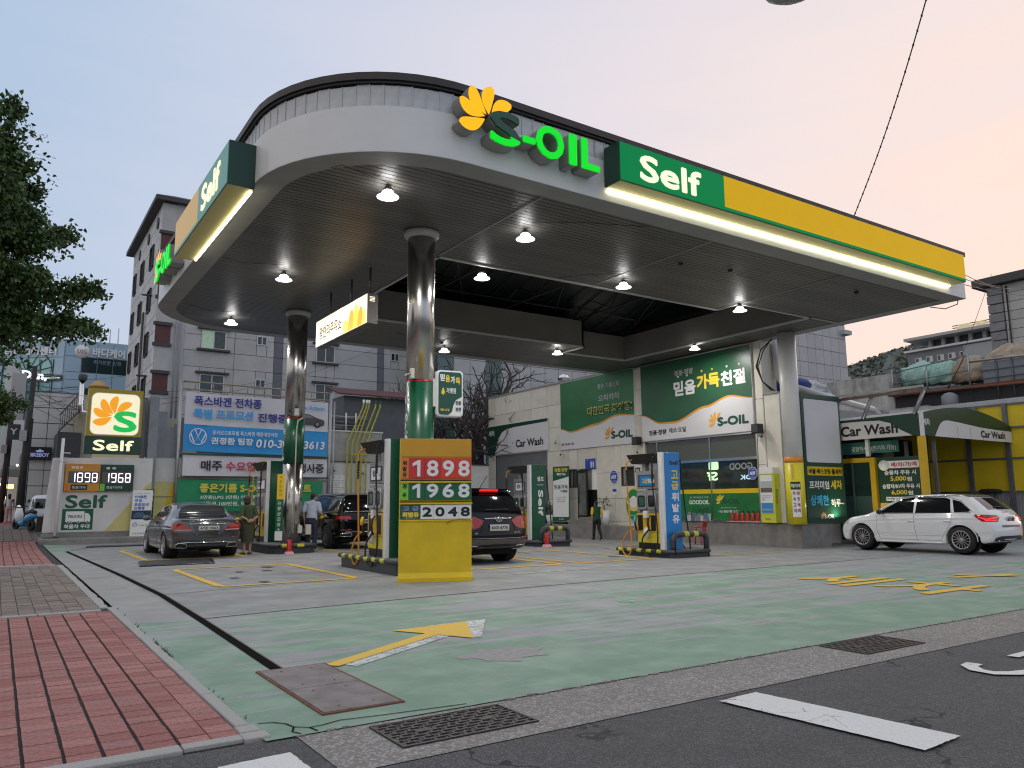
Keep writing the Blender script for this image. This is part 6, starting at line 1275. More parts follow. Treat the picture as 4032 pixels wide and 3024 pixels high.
text('바디케어',F1,6.3,15.05,2.7,.85,WTXT,bb,bold=.03,d=.06,thick=.1); text('주거전문 신경',F1,6.4,14.35,2.3,.42,M('letter_grey_blue',(.25,.35,.42),.5),bb,d=.06); text('바디케어센터',F0,1.4,15.0,5.0,.75,WTXT,bb,bold=.03,d=.06,thick=.1)
m=MB(); m.lathe([(0,.1),(.62,.1),(.62,0)],F1.p(5.45,15.45,0),22,F=F1); m.build('round_sign',WTXT,bb); text('KANG',F1,5.05,15.22,.8,.46,M('letter_ochre',(.35,.16,.03),.5),bb,d=.12)
m=MB(); m.fbox(F0,2.4,12.6,7.1,13.1,.06,.2); m.build('sign_strip',DGREEN,bb); text('Interior and Spatial Design',F0,4.2,12.75,2.8,.20,MGW,bb,d=.22)
dn=thing('glowing_shop_sign','white glowing Dan, lettering on the wall left of the arched window','sign',(1.2,79,12)); text('Dan,',FY(78.9),.9,12.3,1.9,.85,MGW,dn,bold=.04,thick=.1); m=MB(); m.box(.9,79.05,12.2,3,79.1,12.4); m.build('rail',DGREY,dn)
for x,z in ((7.7,17.3),(8.4,17.5)): m=MB(); m.tube([(x,80.5,16.4),(x,80.5,z+.6)],.04,5); m.build('antenna',STEEL,bb)
# ---------------------------------------------------------------- low buildings along the street at the far left
lg2=thing('grey_shop_building','pale grey banded shop building with a black sign beside the street','building',(2,48,0)); m=MB(); m.box(1.05,46.1,-.2,6.5,58,7.25); m.build('body',MJ2,lg2)
for j in range(9):
    for i,(a0,a1) in enumerate(((1.0,1.85),(1.85,3.2),(3.2,4.8))): m=MB(); m.fbox(FY(46.05),a0+.015,j*.8+.02,a1-.015,j*.8+.78,-.03,0); m.build('panel',M('band_panel',(.56,.55,.54),.6,ns=1,na=.08),lg2)
bk=thing('bike_shop_sign','black box sign with bluish BIKEBOY lettering on the banded wall','sign',(1.6,45.9,3.7)); F=FY(45.85); m=MB(); m.fbox(F,1.08,3.70,2.12,4.36,-.15,0); m.build('box',BLK,bk); text('BIKEBOY',F,1.16,3.86,.86,.20,M('letter_lilac_glow',(.22,.25,.45),.4,emit=.4),bk,bold=.008); m=MB(); m.prism(F,[(1.45,4.10),(1.75,4.10),(1.78,4.18),(1.66,4.20),(1.60,4.28),(1.54,4.20),(1.42,4.18)],0,.004); m.build('crown_mark',MC['letter_lilac_glow'],bk)
bg_=thing('beige_building','beige rendered building with a rust streak and slanted roof railing behind the sign wall','building',(4,44,0)); m=MB(); m.box(3.0,43.5,0,5.6,48,6.15); m.build('body',M('beige_render',(.40,.36,.26),.8,ns=1.2,na=.3),bg_); m=MB(); m.box(2.2,43.2,3.7,3.2,47,4.95); m.build('dark_bay',M('bay_dark',(.05,.05,.055),.7),bg_); m=MB(); m.box(5.2,44,0,7.2,47,6.3); m.build('grey_wing',MSM,bg_); m=MB(); m.box(7.0,45.8,2.0,12.2,46.4,6.15); m.build('cream_wall',M('cream_render',(.42,.39,.32),.8,ns=1,na=.2),bg_)
for i in range(11): m=MB(); x=2.25+i*.09; m.tube([(x,43.15,4.95+i*.12),(x,43.15,5.75+i*.14)],.02,4); m.build('railing_bar',DGREY,bg_)
m=MB(); m.tube([(2.2,43.15,5.75),(3.2,43.15,7.2)],.03,5); m.tube([(2.2,43.15,4.95),(3.2,43.15,6.2)],.03,5); m.build('railing_rail',DGREY,bg_)
fl=thing('steel_flue','shiny steel flue pipe with an elbow beside the glowing emblem','chimney',(3.1,43,6)); m=MB(); m.tube([(3.6,43.0,5.9),(3.1,43.0,5.95),(3.05,43.0,6.3),(3.05,43.0,7.55)],.12,12); m.build('pipe',CHROME,fl); m=MB(); m.lathe([(.16,0),(.2,.1),(.2,.3),(.12,.34),(0,.34)],(3.05,43,7.5),12); m.build('cowl',DGREY,fl)
wt=thing('ochre_tank','ochre rooftop tank with a domed lid above the emblem lightbox','tank',(4,45,7)); m=MB(); m.lathe([(0,0),(.42,0),(.42,.75),(.5,.78),(.5,.86),(.34,.95),(.2,1.12),(0,1.15)],(3.95,45,6.7),20); m.build('tank_body',M('ochre',(.50,.30,.09),.5,ns=2,na=.15),wt)
for x,y,lb_ in ((.88,44,'near'),(.18,55,'farther')):
    up_=thing('utility_pole','dark utility pole wrapped with cables on the pavement, '+('the nearer and blacker one' if x>.5 else 'the farther brown one'),'utility pole',(x,y,.4)); m=MB(); m.tube([(x,y,0),(x+.15,y,8.2)],[.17,.11],10); m.build('pole',M('pole_brown',(.05,.03,.025),.8) if x<.5 else M('pole_dark',(.035,.033,.033),.8),up_)
    for k in range(3): m=MB(); m.tube([(x+.14+k*.05,y-.18,.5),(x+.12+k*.06,y-.18,3.2),(x+.2+k*.03,y-.16,5.6)],.025,5); m.build('cable',BLK,up_)
    m=MB(); m.box(x-.25,y-.3,4.5,x+.05,y-.1,5.0); m.build('transformer_box',M('box_pale',(.35,.35,.35),.6),up_)
random.seed(31); wi=thing('overhead_wires','bundle of thin overhead wires fanning from the poles to the buildings','wires',(1,44,7))
for i in range(9):
    a=V(.72,44,6.2+i*.2); b=V(random.choice([3.2,6.8,7.1,5.2]),random.uniform(43,50),random.uniform(3.8,8.5)); m=MB(); m.tube([a.lerp(b,k/8)-Z*.25*math.sin(math.pi*k/8) for k in range(9)],.012,4); m.build('wire',BLK,wi)
for a,b in (((.7,44,7.5),(6.3,34.2,5.9)),((.7,44,7.2),(14,49.8,9.3)),((1.0,44,7),(8.2,49.8,6.2)),((5.3,34,5.5),(22.2,49.8,12.6))):
    A,B=V(*a),V(*b); m=MB(); m.tube([A.lerp(B,k/12)-Z*.5*math.sin(math.pi*k/12) for k in range(13)],.011,4); m.build('wire',BLK,wi)
sf=thing('street_facades','narrow white and grey shop fronts receding along the street at the far left','buildings',(-2,60,0))
for y0,y1,x,h,mt in ((60,66,.5,7,WHITE),(66,75,.2,11,MPA),(52,60,1.0,4.6,M('shopfront_dark',(.06,.055,.05),.7)),(75,90,-.2,13,MWL)): m=MB(); m.box(x,y0,0,x+.9,y1,h); m.build('shop_house',mt,sf)
for i in range(6): m=MB(); m.box(.44,61+i*.1,1.2+i*1.3,.5,65.5,2.1+i*1.3); m.build('window',GLASS,sf)
awn=thing('shop_awning','grey rounded shop awning sticking out over the pavement with a lit amber sign below','awning',(.8,57,3)); m=MB(); m.prism(FX(.9),[(-57.8,3.2),(-55.6,3.2),(-55.8,3.6),(-57.0,3.9)],-.2,.9); m.build('hood',M('awning_grey',(.28,.28,.27),.7),awn); m=MB(); m.box(.25,56,2.45,.75,56.1,2.7); m.build('lit_sign',M('amber_lit',(1,.62,.22),.4,emit=2.0),awn)
for x,y,z,r in ((.12,58,2.75,.08),(.35,58.5,1.9,.12),(.75,50,3.6,.06)):
    t=thing('street_bulb','small warm glowing lamp along the far street, '+('lowest and largest' if r>.1 else 'middle' if z<3 else 'highest and smallest'),'lamp',(x,y,z),group='small warm lamps along the far street'); m=MB(); m.lathe([(0,-r),(r*.7,-r*.7),(r,0),(r*.7,r*.7),(0,r)],(x,y,z),10); m.build('bulb',M('warm_bulb',(1,.75,.35),.4,emit=5),t)
for s_,x,y,z in (('쩝당',-.05,62,3.0),('BAR',.30,53,5.2)):
    t=thing('side_sign','small '+('pale' if y>60 else 'dark')+' projecting shop sign over the pavement at the far left','sign',(x,y,z)); m=MB(); m.box(x-.1,y,z,x+.5,y+.08,z+.9); m.build('box',WTXT if y>60 else DGREY,t); text('집' if y>60 else 'Y',FY(y-.005),x,z+.3,.35,.35,DGREY if y>60 else WTXT,t,bold=.01)
# ================================================================ CAR WASH AND WHAT STANDS BEHIND IT (right)
MCW=M('wash_white_fascia',(.72,.69,.68),.45,ns=1,na=.06); MYW=M('wash_yellow_sheet',(.78,.58,.02),.5,ns=1.2,na=.14,bump=.05,bs=6); MGP2=M('wash_grey_post',(.17,.18,.20),.5,.4,ns=3,na=.2); MYF=M('yellow_frame',(.72,.45,.02),.45,ns=3,na=.12)
cwn=thing('car_wash_canopy','green and white car wash canopy with an arched front above a yellow wall','canopy',(28,15.5,0))
F=FX(26.06); m=MB(); m.fbox(F,-17.7,3.60,-14.05,4.30,-.06,0); m.build('fascia',MCW,cwn)
m=MB(); m.prism(F,[(-17.7,4.25),(-17.7,4.32),(-14.05,4.36),(-14.05,3.60),(-14.35,3.60),(-14.75,3.82),(-15.1,4.08),(-15.5,4.21),(-16.2,4.24)],0,.004); m.build('green_shape',DGREEN,cwn)
text('Car Wash',F,-17.05,3.72,2.2,.38,BLK,cwn,bold=.016)
arch=lambda u: 4.34+.42*math.sin(math.pi*min(1,u*1.0))**.9-(.17*u)
F=FY(14.0); top=[(26.06+6.42*u,arch(u)) for u in [i/24 for i in range(25)]]
m=MB(); m.prism(F,[(26.06,3.58)]+top+[(32.48,3.55)],-.08,0); m.build('arched_fascia',DGREEN,cwn)
wv=[(26.85,3.575),(27.05,3.80),(27.25,4.02),(27.5,4.14),(27.8,4.17),(28.6,4.13),(30,4.03),(31.2,3.99),(32.46,3.97),(32.46,3.553)]
m=MB(); m.prism(F,wv,0,.004); m.build('white_wave',MCW,cwn); 
for x in (28.4,29.3,30.2,31.1,31.9): m=MB(); m.fbox(F,x,3.56,x+.012,4.0,.004,.006); m.build('seam',DGREY,cwn)
text('세차',F,26.16,3.93,.42,.24,WTXT,cwn,bold=.008); text('Car Wash',F,30.05,3.66,1.85,.26,BLK,cwn,bold=.014,d=.007)
m=MB(); m.box(26.0,13.95,3.55,26.12,14.05,4.38); m.build('corner_trim',WHITE,cwn)
m=MB(); m.box(25.98,13.98,-.1,26.22,14.16,3.55); m.build('corner_post',MYF,cwn)
for i,(y0) in enumerate((14.1,15.4,16.7)):
    m=MB(); m.grid([[V(26.1+6.3*u,y0,arch(u)-.06) , V(26.1+6.3*u,y0+.10,arch(u)-.06)] for u in [k/16 for k in range(17)]]); m.tube([V(26.1+6.3*k/16,y0,arch(k/16)-.03) for k in range(17)],.04,6); m.build('roof_arch',M('arch_white',(.50,.50,.49),.45),cwn)
rs=MB(); rs.grid([[V(26.1+6.3*u,y,arch(u)-.0) for y in (14.1,20.5)] for u in [k/16 for k in range(17)]]); rs.build('roof_sheet',M('roof_sheet_pale',(.34,.35,.34),.5),cwn)
# unfinished steel frame over the fascia
for a,b in (((26.2,17.6,5.15),(26.2,13.9,5.35)),): m=MB(); m.fbox(FX(26.2),-17.6,5.10,-13.9,5.20,-.08,.06); m.build('top_beam',M('beam_grey',(.22,.20,.19),.6,ns=5,na=.5,mix=(.16,.07,.045)),cwn)
for y in (14.0,15.9,17.2): m=MB(); m.tube([(26.1,y+.25,4.32),(26.2,y-.1,5.12)],.07,4); m.build('strut',STEEL,cwn)
m=MB(); m.fbox(FX(26.10),-17.6,5.22,-13.85,5.30,-.02,.06); m.build('beam_flange',M('flange_white',(.48,.48,.47),.5,ns=4,na=.3),cwn)
for y in (16.15,17.35): m=MB(); m.box(26.3,y,2.98,26.42,y+.12,3.6); m.build('post',WHITE,cwn)
# yellow wall
XW=32.5; F=FX(XW); ywl=thing('yellow_panel_wall','tall wall of yellow sheets between dark steel posts beside the car wash','wall',(XW,14,0))
ps=[18.9,17.35,15.62,14.16,12.7,11.2,9.7]
for i in range(len(ps)-1):
    for z0,z1 in ((1.72,2.93),(2.99,4.12),(4.18,5.02)): m=MB(); m.fbox(F,-ps[i]+.03,z0,-ps[i+1]-.03,z1,-.04,random.uniform(-.01,0)); m.build('yellow_sheet',MYW,ywl)
for y in ps: m=MB(); m.fbox(F,-y-.08,0,-y+.08,5.1,-.02,.12); m.build('post',MGP2,ywl)
for z in (1.66,2.96,4.15,5.06): m=MB(); m.fbox(F,-18.9,z-.035,-9.7,z+.035,.0,.06); m.build('rail',MGP2,ywl)
m=MB()
for i in range(92): y=18.9-i*.1; m.fbox(F,-y+.01,.1,-y+.09,1.64,-.05,(.02 if i%2 else 0))
o=m.build('corrugated_skirt',M('skirt_grey',(.33,.34,.36),.55,.2,ns=2,na=.2),ywl); o['kind']='stuff'
m=MB(); m.fbox(F,-18.9,4.98,-12.5,5.30,-.6,-.1); m.build('white_gutter',M('gutter_white',(.50,.51,.52),.5,ns=3,na=.2),ywl); m=MB(); m.fbox(F,-14.4,-.1,-9.7,.42,.1,.5); m.build('orange_base',M('orange_base',(.62,.24,.03),.6,ns=3,na=.3),ywl)
for s in (1,-1): m=MB(); m.tube([(XW-.52,13.4,.21-.15*s),(XW-.52,12.9,.21+.15*s)],.03,5); m.build('red_cross',RED,ywl)
m=MB(); m.tube([(32.4,15.3,5.0),(32.4,14.4,4.1)],.08,4); m.build('brace',MGP2,ywl)
for k,(y,c) in enumerate(((15.0,'wooden'),(14.75,'blue'))):
    t=thing('mop','dark mop head with a %s handle leaning upside down on the yellow wall'%c,'mop',(32.2,y,0),group='mops leaning on the yellow wall'); m=MB(); m.tube([(32.0,y,.1),(32.3,y,1.65)],.018,6); m.build('handle',M('mop_'+c,(.02,.05,.35) if c=='blue' else (.3,.2,.1),.5),t); m=MB(); m.lathe([(0,-.1),(.22,-.08),(.30,0),(.2,.07),(0,.09)],(32.25,y,1.72),12); m.build('mop_head',M('mop_dark',(.03,.025,.025),.95,bump=.8,bs=20),t)
# glass doorway and screens
gd=thing('glass_doorway','dark green glass doorway in a thick yellow frame under the car wash canopy','doorway',(27,17,0)); F=FX(27.0)
for a in ((-17.75,2.80,-16.35,2.97),(-16.56,0,-16.35,2.80)): m=MB(); m.fbox(F,*a,-.12,.05); m.build('frame',MYF,gd,bevel=.01)
m=MB(); m.fbox(F,-17.8,.0,-16.56,2.80,-.03,0); m.build('pane',M('glass_green_dark',(.018,.045,.042),.08,spec=.8,ns=.8,na=.4),gd); m=MB(); m.fbox(F,-17.9,.0,-16.56,1.55,.0,.003); m.build('frosted_band',M('frost_green',(.05,.10,.095),.35),gd); m=MB(); m.fbox(F,-17.32,.0,-17.24,2.8,.003,.03); m.build('bar',M('bar_teal',(.10,.18,.17),.4),gd)
text('어서오',F,-17.7,1.75,.9,.2,BLK,gd,bold=.008)
tb=thing('teal_banner','teal banner with white Korean words hanging under the car wash sign','banner',(27.2,16.6,3.3)); F=FX(26.9); m=MB(); m.fbox(F,-17.9,3.12,-15.35,3.55,-.01,0); m.build('cloth',M('teal_cloth',(.05,.22,.20),.6,ns=2,na=.1),tb); text('경험하세요(전기차 가능)',F,-17.2,3.18,1.75,.22,WTXT,tb,bold=.004)
dkw=thing('wash_bay','dark interior of the wash bay behind the glass doorway','wash bay',(29,19,0)); m=MB(); m.box(27.6,17.9,-.1,32.4,20.6,3.9); m.build('dark_wall',MDK,dkw); m=MB(); m.box(27.4,15.9,0,27.5,17.8,3.5); m.build('screen_wall',M('bay_blue_grey',(.06,.07,.085),.6),dkw)
for k in range(3): m=MB(); m.box(27.36,14.3+k*.5,0,27.42,14.42+k*.5,3.5); m.build('upright',MGP2,dkw)
pr=thing('wash_price_sign','dark green car wash price sign with 5,000 and 6,000 in yellow','price sign',(26.6,15.2,1.3)); F=FR((26.42,15.92,0),(.10,-1,0)); 
m=MB(); m.fbox(F,0,1.30,1.50,2.92,-.05,-.004); m.build('board',DGREEN,pr,bevel=.006); m=MB(); m.prism(F,rrect(.30,2.52,1.44,2.78,.05),-.004,0); m.build('white_strip',WTXT,pr); m=MB(); m.lathe([(0,.003),(.19,.003),(.19,0)],F.p(.22,2.63,0),20,F=F); m.build('round_field',WTXT,pr)
text('세/차/가/격',F,.46,2.56,.90,.17,MRD,pr,bold=.006,d=.003)
for s,a,b,w_,h_,mt in (('승용차 주유 시',.22,2.28,1.10,.17,WTXT),('5,000',.42,2.05,.55,.18,LY),('원',.99,2.05,.18,.16,WTXT),('승합차/RV차 주유 시',.12,1.80,1.28,.17,WTXT),('6,000',.42,1.57,.55,.18,LY),('원',.99,1.57,.18,.16,WTXT)): text(s,F,a,b,w_,h_,mt,pr,bold=.006,d=.001)
m=MB(); m.fbox(F,.22,1.37,1.28,1.51,0,.003); m.build('white_strip',WTXT,pr); text('미 주유 → 각 1,000원 추가',F,.26,1.40,.96,.08,BLK,pr,d=.004,bold=.002)
m=MB(); m.fbox(F,.0,.0,.14,1.30,-.05,0); m.build('post',MYF,pr); m=MB(); m.fbox(F,.0,1.16,.75,1.30,-.05,.001); m.build('crossbar',MYF,pr)
# ---------------------------------------------------------------- retaining wall, roof deck, bags
MWC=M('weathered_concrete',(.55,.55,.54),.9,ns=1.1,na=.55,bump=.35,bs=9,stretch=(1,1,.5),mix=(.15,.145,.14))
rw=thing('retaining_wall','weathered pale concrete wall with dark streaks below the hill','wall',(40,25,0)); m=MB(); m.box(40,22.85,0,41,40,8.2); m.build('wall_body',MWC,rw); m=MB(); m.box(39.5,20.8,0,39.9,30,6.2); m.build('low_wall',M('flaking_white',(.45,.46,.46),.8,ns=2,na=.35,mix=(.2,.2,.2)),rw)
MBK_=M('vent_block',(.05,.05,.055),.8)
dk=thing('roof_deck_structure','dark raised deck with steel railing, rusty beams and perforated blocks above the car wash','building',(40,18,6)); 
m=MB(); m.box(40.1,13,0,46,22.8,7.1); m.build('block_wall',M('block_dark',(.045,.045,.05),.9,ns=3,na=.3),dk)
F=FX(40.05)
for i in range(34):
    for j in range(4):
        if i in(14,15,16) : continue
        m=MB(); m.fbox(F,-22.7+i*.16,5.7+j*.16+.02,-22.7+i*.16+.10,5.7+j*.16+.12,0,.02); m.build('vent_block',MBK_ if j%2 else MDK,dk)
m=MB(); m.fbox(F,-22.85,6.88,-13,7.0,0,.25); m.build('rusty_beam',RUST,dk); m=MB(); m.tube([(39.4,22.8,6.92),(39.3,16.2,6.75),(39.3,15.0,6.72)],.07,6); m.build('rusty_beam',RUST,dk)
m=MB(); m.box(40.0,12,6.9,40.2,18.25,8.05); m.build('parapet_sheet',M('parapet_blue_grey',(.20,.225,.26),.55,.3,ns=1,na=.15),dk)
for y in (17.6,16.9,16.2,15.5,14.6): m=MB(); m.tube([(39.95,y,6.3),(39.95,y,8.1)],.04,5); m.build('stud',MGP2,dk)
for z in (7.25,7.65): m=MB(); m.tube([(39.93,18.3,z),(39.93,12,z)],.025,5); m.build('rail',MGP2,dk)
m=MB(); m.tube([(39.9,18.8,8.18),(39.9,12,8.0)],.06,6); m.build('coping_rail',STEEL,dk)
for y in (22.75,20.9,18.8): m=MB(); m.tube([(39.8,y,6.9),(39.8,y,8.35 if y>19 else 8.6)],.045,6); m.build('railing_post',STEEL,dk)
for a,b in (((22.75,8.18),(18.8,8.5)),((22.75,7.55),(18.8,7.75)),((22.75,7.0),(18.8,6.98))): m=MB(); m.tube([(39.8,a[0],a[1]),(39.8,b[0],b[1])],.03,5); m.build('railing_rail',MGP2,dk)
for a,b in (((22.6,7.6),(21.5,6.8)),((18.9,8.5),(19.9,6.9))): m=MB(); m.tube([(39.75,a[0],a[1]),(39.75,b[0],b[1])],.035,4); m.build('brace',RUST,dk)
nt_=MB()
for i in range(60): y=22.7-i*.065; nt_.tube([(39.82,y,7.6),(39.82,y,8.2+.005*i)],.004,3,False)
for j in range(9): nt_.tube([(39.82,22.7,7.6+j*.07),(39.82,18.85,7.62+j*.08)],.004,3,False)
nt_.build('mesh',MGP2,dk)['kind']='stuff'
m=MB(); m.box(33.2,8.5,4.7,39.5,20.3,5.35); m.build('flat_roof',M('flat_roof_pale',(.33,.33,.30),.8,ns=2,na=.3),dk); m=MB(); m.lathe([(0,-.5),(.25,-.45),(.38,-.1),(.38,.3),(.2,.45),(0,.5)],(38.5,19.2,6.1),14); m.build('barrel',MSM,dk)
def bag(label,c,s,mat,seed,grp='big sacks piled on the deck'):
    t=thing('sack',label,'sack',c,group=grp); n=44; m2=32; rows=[]
    for i in range(m2+1):
        v=math.pi*i/m2; row=[]
        for j in range(n+1):
            u=2*math.pi*(j%n)/n; d=V(math.sin(v)*math.cos(u),math.sin(v)*math.sin(u),math.cos(v)); q=d*2.2+V(seed,seed*2,0); r=1+.20*noise.noise(q)+.20*abs(noise.noise(q*2.6))-.12*abs(noise.noise(q*6)); 
            row.append((c[0]+d.x*s[0]*r,c[1]+d.y*s[1]*r,c[2]+max(-.55,d.z)*s[2]*r))
        rows.append(row)
    m=MB(); m.grid(rows,flip=True); m.build('sack_cloth',mat,t); return t
MTQ=M('sack_mint',(.32,.60,.50),.6,ns=2.5,na=.3,bump=.7,bs=5,mix=(.34,.50,.46)); MTB=M('sack_tan',(.46,.37,.27),.7,ns=3,na=.35,bump=.8,bs=6); MTW=M('sack_white',(.52,.53,.56),.6,ns=4,na=.3,bump=.7,bs=7)
bag('wide mint green sack, leftmost on the deck, with faded orange marks',(41.2,21.9,7.95),(.8,1.15,.78),MTQ,1.3); bag('smaller mint green sack squeezed between the wide one and the brown heap',(41.1,20.6,7.85),(.7,.85,.75),MTQ,5.7); bag('low brown crumpled sack heap behind the railing post',(41.1,19.3,7.8),(.7,.95,.85),MTB,2.2); bag('biggest round tan sack towering above the grey parapet',(41.6,17.6,8.15),(.9,1.15,.84),MTB,8.1); bag('pale tan sack cut off by the picture edge',(41.6,15.7,8.1),(.8,.9,.75),MTW,3.9); bag('white bundle of wrapping lying beside the blue water tank',(30.5,21.6,6.2),(.7,1.15,.55),MTW,6.6,None)
# ---------------------------------------------------------------- tiled tower, hospital, stone building, hill
tt=thing('tiled_tower','tall windowless tower clad in pale grey tiles behind the white column','building',(58,45,0)); MTT=[M('tower_tile_'+k,c,.5,ns=.6,na=.1) for k,c in (('a',(.46,.47,.48)),('b',(.43,.44,.455)))]
m=MB(); m.box(50,42.1,0,66.1,50,22); m.build('core',MJ2,tt)
for i in range(11):
    for j in range(12):
        x0=52.9+i*1.2; z0=7.0+j*1.35; m=MB(); m.fbox(FY(42.05),x0+.02,z0+.02,x0+1.18,z0+1.33,-.05,0); m.build('tile',random.choice(MTT),tt)
m=MB(); m.box(65.3,41.6,16.9,66.5,42.4,17.3); m.build('ledge',MPA,tt); m=MB(); m.box(66.1,42.3,0,66.9,44,13.0); m.build('side_buttress',MTT[0],tt)
bt=thing('back_tower','pale tiled building with green glass strips behind the bare trees','building',(28,47,0)); m=MB(); m.box(24.5,46,0,42,60,17); m.build('core',MJ2,bt)
for i in range(14):
    for j in range(10):
        a=24.4+i*1.3; z0=4+j*1.05; gl=i in(0,3); m=MB(); m.fbox(FY(45.95),a+.02,z0+.02,a+1.28,z0+1.03,-.05,0); m.build('window_strip' if gl else 'tile',M('strip_glass',(.05,.12,.11),.12,spec=.8) if gl else random.choice(MTT),bt)
hp=thing('hospital_building','dark grey hospital block with five white windows, a columned top floor and roof letters','building',(95,48,0)); F=FX(95)
MHB2=M('hospital_grey',(.20,.21,.225),.7,ns=.3,na=.1); m=MB(); m.box(95,40,0,115,52.1,19.9); m.build('body',MHB2,hp); m=MB(); m.box(94.9,40,0,95,45.2,19.6); m.build('light_wing',M('hospital_light',(.38,.40,.42),.6),hp)
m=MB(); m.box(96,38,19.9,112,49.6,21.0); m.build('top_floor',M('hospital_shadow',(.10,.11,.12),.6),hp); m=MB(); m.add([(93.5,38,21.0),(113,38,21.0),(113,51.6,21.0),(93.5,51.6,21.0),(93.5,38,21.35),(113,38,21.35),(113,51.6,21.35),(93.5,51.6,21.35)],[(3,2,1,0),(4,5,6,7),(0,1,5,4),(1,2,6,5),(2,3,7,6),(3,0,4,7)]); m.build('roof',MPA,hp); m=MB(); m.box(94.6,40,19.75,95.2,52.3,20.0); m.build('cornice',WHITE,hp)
for i in range(7): y=49.3-i*1.6; m=MB(); m.box(95.3,y-.2,19.9,95.8,y+.2,21.0); m.build('column',MPA,hp)
for i in range(5):
    y=51.1-i*1.35; m=MB(); m.fbox(F,-y,18.2,-y+.85,18.95,0,.08); w_=m.build('window',MWF,hp); m=MB(); m.fbox(F,-y+.1,18.3,-y+.42,18.85,.08,.1); m.build('pane',MGP[1],w_)
m=MB()
for k in range(5): m.fbox(FX(97),-47.2,21.4+k*.28,-38,21.5+k*.28,0,.1)
o=m.build('sign_rails',DGREY,hp); o['kind']='stuff'; text('좋은강안',FX(96.8),-46.6,21.5,7.4,1.1,M('letter_cream',(.60,.52,.30),.5,emit=.25),hp,bold=.06,thick=.15)
sn=thing('stone_corner_building','grey stone building with rough quoins and a dark cornice at the right picture edge','building',(42,15,0)); MSQ=M('rough_quoin',(.26,.265,.28),.85,ns=2,na=.3,bump=1,bs=4)
m=MB(); m.box(46.1,10,0,56,20.3,13.3); m.build('core',MJ2,sn)
for j in range(14):
    z0=6+j*.52; m=MB(); m.fbox(FX(46),-20.35,z0+.02,-19.55,z0+.50,-.1,.06+(.05 if j%3==0 else 0)); m.build('quoin',MSQ,sn,bevel=.03)
    for i in range(4):
        if z0<13: m=MB(); m.fbox(FX(46),-19.5+i*1.2,z0+.015,-18.32+i*1.2,z0+.505,-.1,0); m.build('stone_slab',random.choice(MGS),sn)
m=MB(); m.box(45.5,9,13.3,56.5,20.9,13.75); m.build('cornice',MDTR,sn); m=MB(); m.tube([(45.9,19.3,6),(45.9,19.3,13.2)],.04,6); m.build('downpipe',BLK,sn)
# hill
def hz(a,d): return 0
m=MB(); rows=[]
for j in range(30):
    row=[]
    for i in range(120):
        az=R(2+i*.62); r=260+j*12; h=(30+28*math.exp(-((math.degrees(az)-24)/14)**2))*min(1,j/9)**.8*(1+.0*j); h+=3.2*noise.noise(V(i*.35,j*.5,1))+1.6*noise.noise(V(i*1.3,j*1.1,4))
        row.append((r*math.cos(az),r*math.sin(az),h*1.25-3))
    rows.append(row)
m.grid(rows,flip=True); struct(m.build('hill',M('hill_green_haze',(.13,.15,.125),.95,ns=.06,na=.55,bump=1,bs=.3)))
random.seed(44); cl=MB()
for i in range(9000):
    az=R(random.uniform(12,42)); j=random.uniform(1,11); r=260+j*12; b=(30+28*math.exp(-((math.degrees(az)-24)/14)**2))*min(1,j/9)**.8*1.25-3
    c=V(r*math.cos(az),r*math.sin(az),b+1); s=random.uniform(.7,1.5)
    for k in range(3): d=V(random.gauss(0,1),random.gauss(0,1),random.gauss(0,1)).normalized(); e=d.orthogonal().normalized(); p=c+d*s*.6; cl.cur=random.randrange(3); cl.add([p-e*s*.7,p+d.cross(e)*s*.7,p+e*s*.7,p-d.cross(e)*s*.7],[(0,1,2,3)])
o=cl.build('hillside_woods',[M('hazed_wood_'+k,c,.9) for k,c in (('a',(.16,.18,.15)),('b',(.18,.20,.165)),('c',(.145,.165,.145)))]); o['kind']='stuff'  # distance haze is mixed into these tree colours
# thin wires on the right
wr_=thing('overhead_wires','faint overhead wires crossing the pink sky at the right','wires',(30,12,9)); 
for a,b in (((23.7,11.3,8.3),(46,19,13.2)),((23.7,11.3,8.1),(46,18,12.9)),((23.7,11.3,7.9),(46,17,12.3)),((46,20,14),(40,20.6,6))): A,B=V(*a),V(*b); m=MB(); m.tube([A.lerp(B,k/10)-Z*.3*math.sin(math.pi*k/10) for k in range(11)],.012,4); m.build('wire',BLK,wr_)
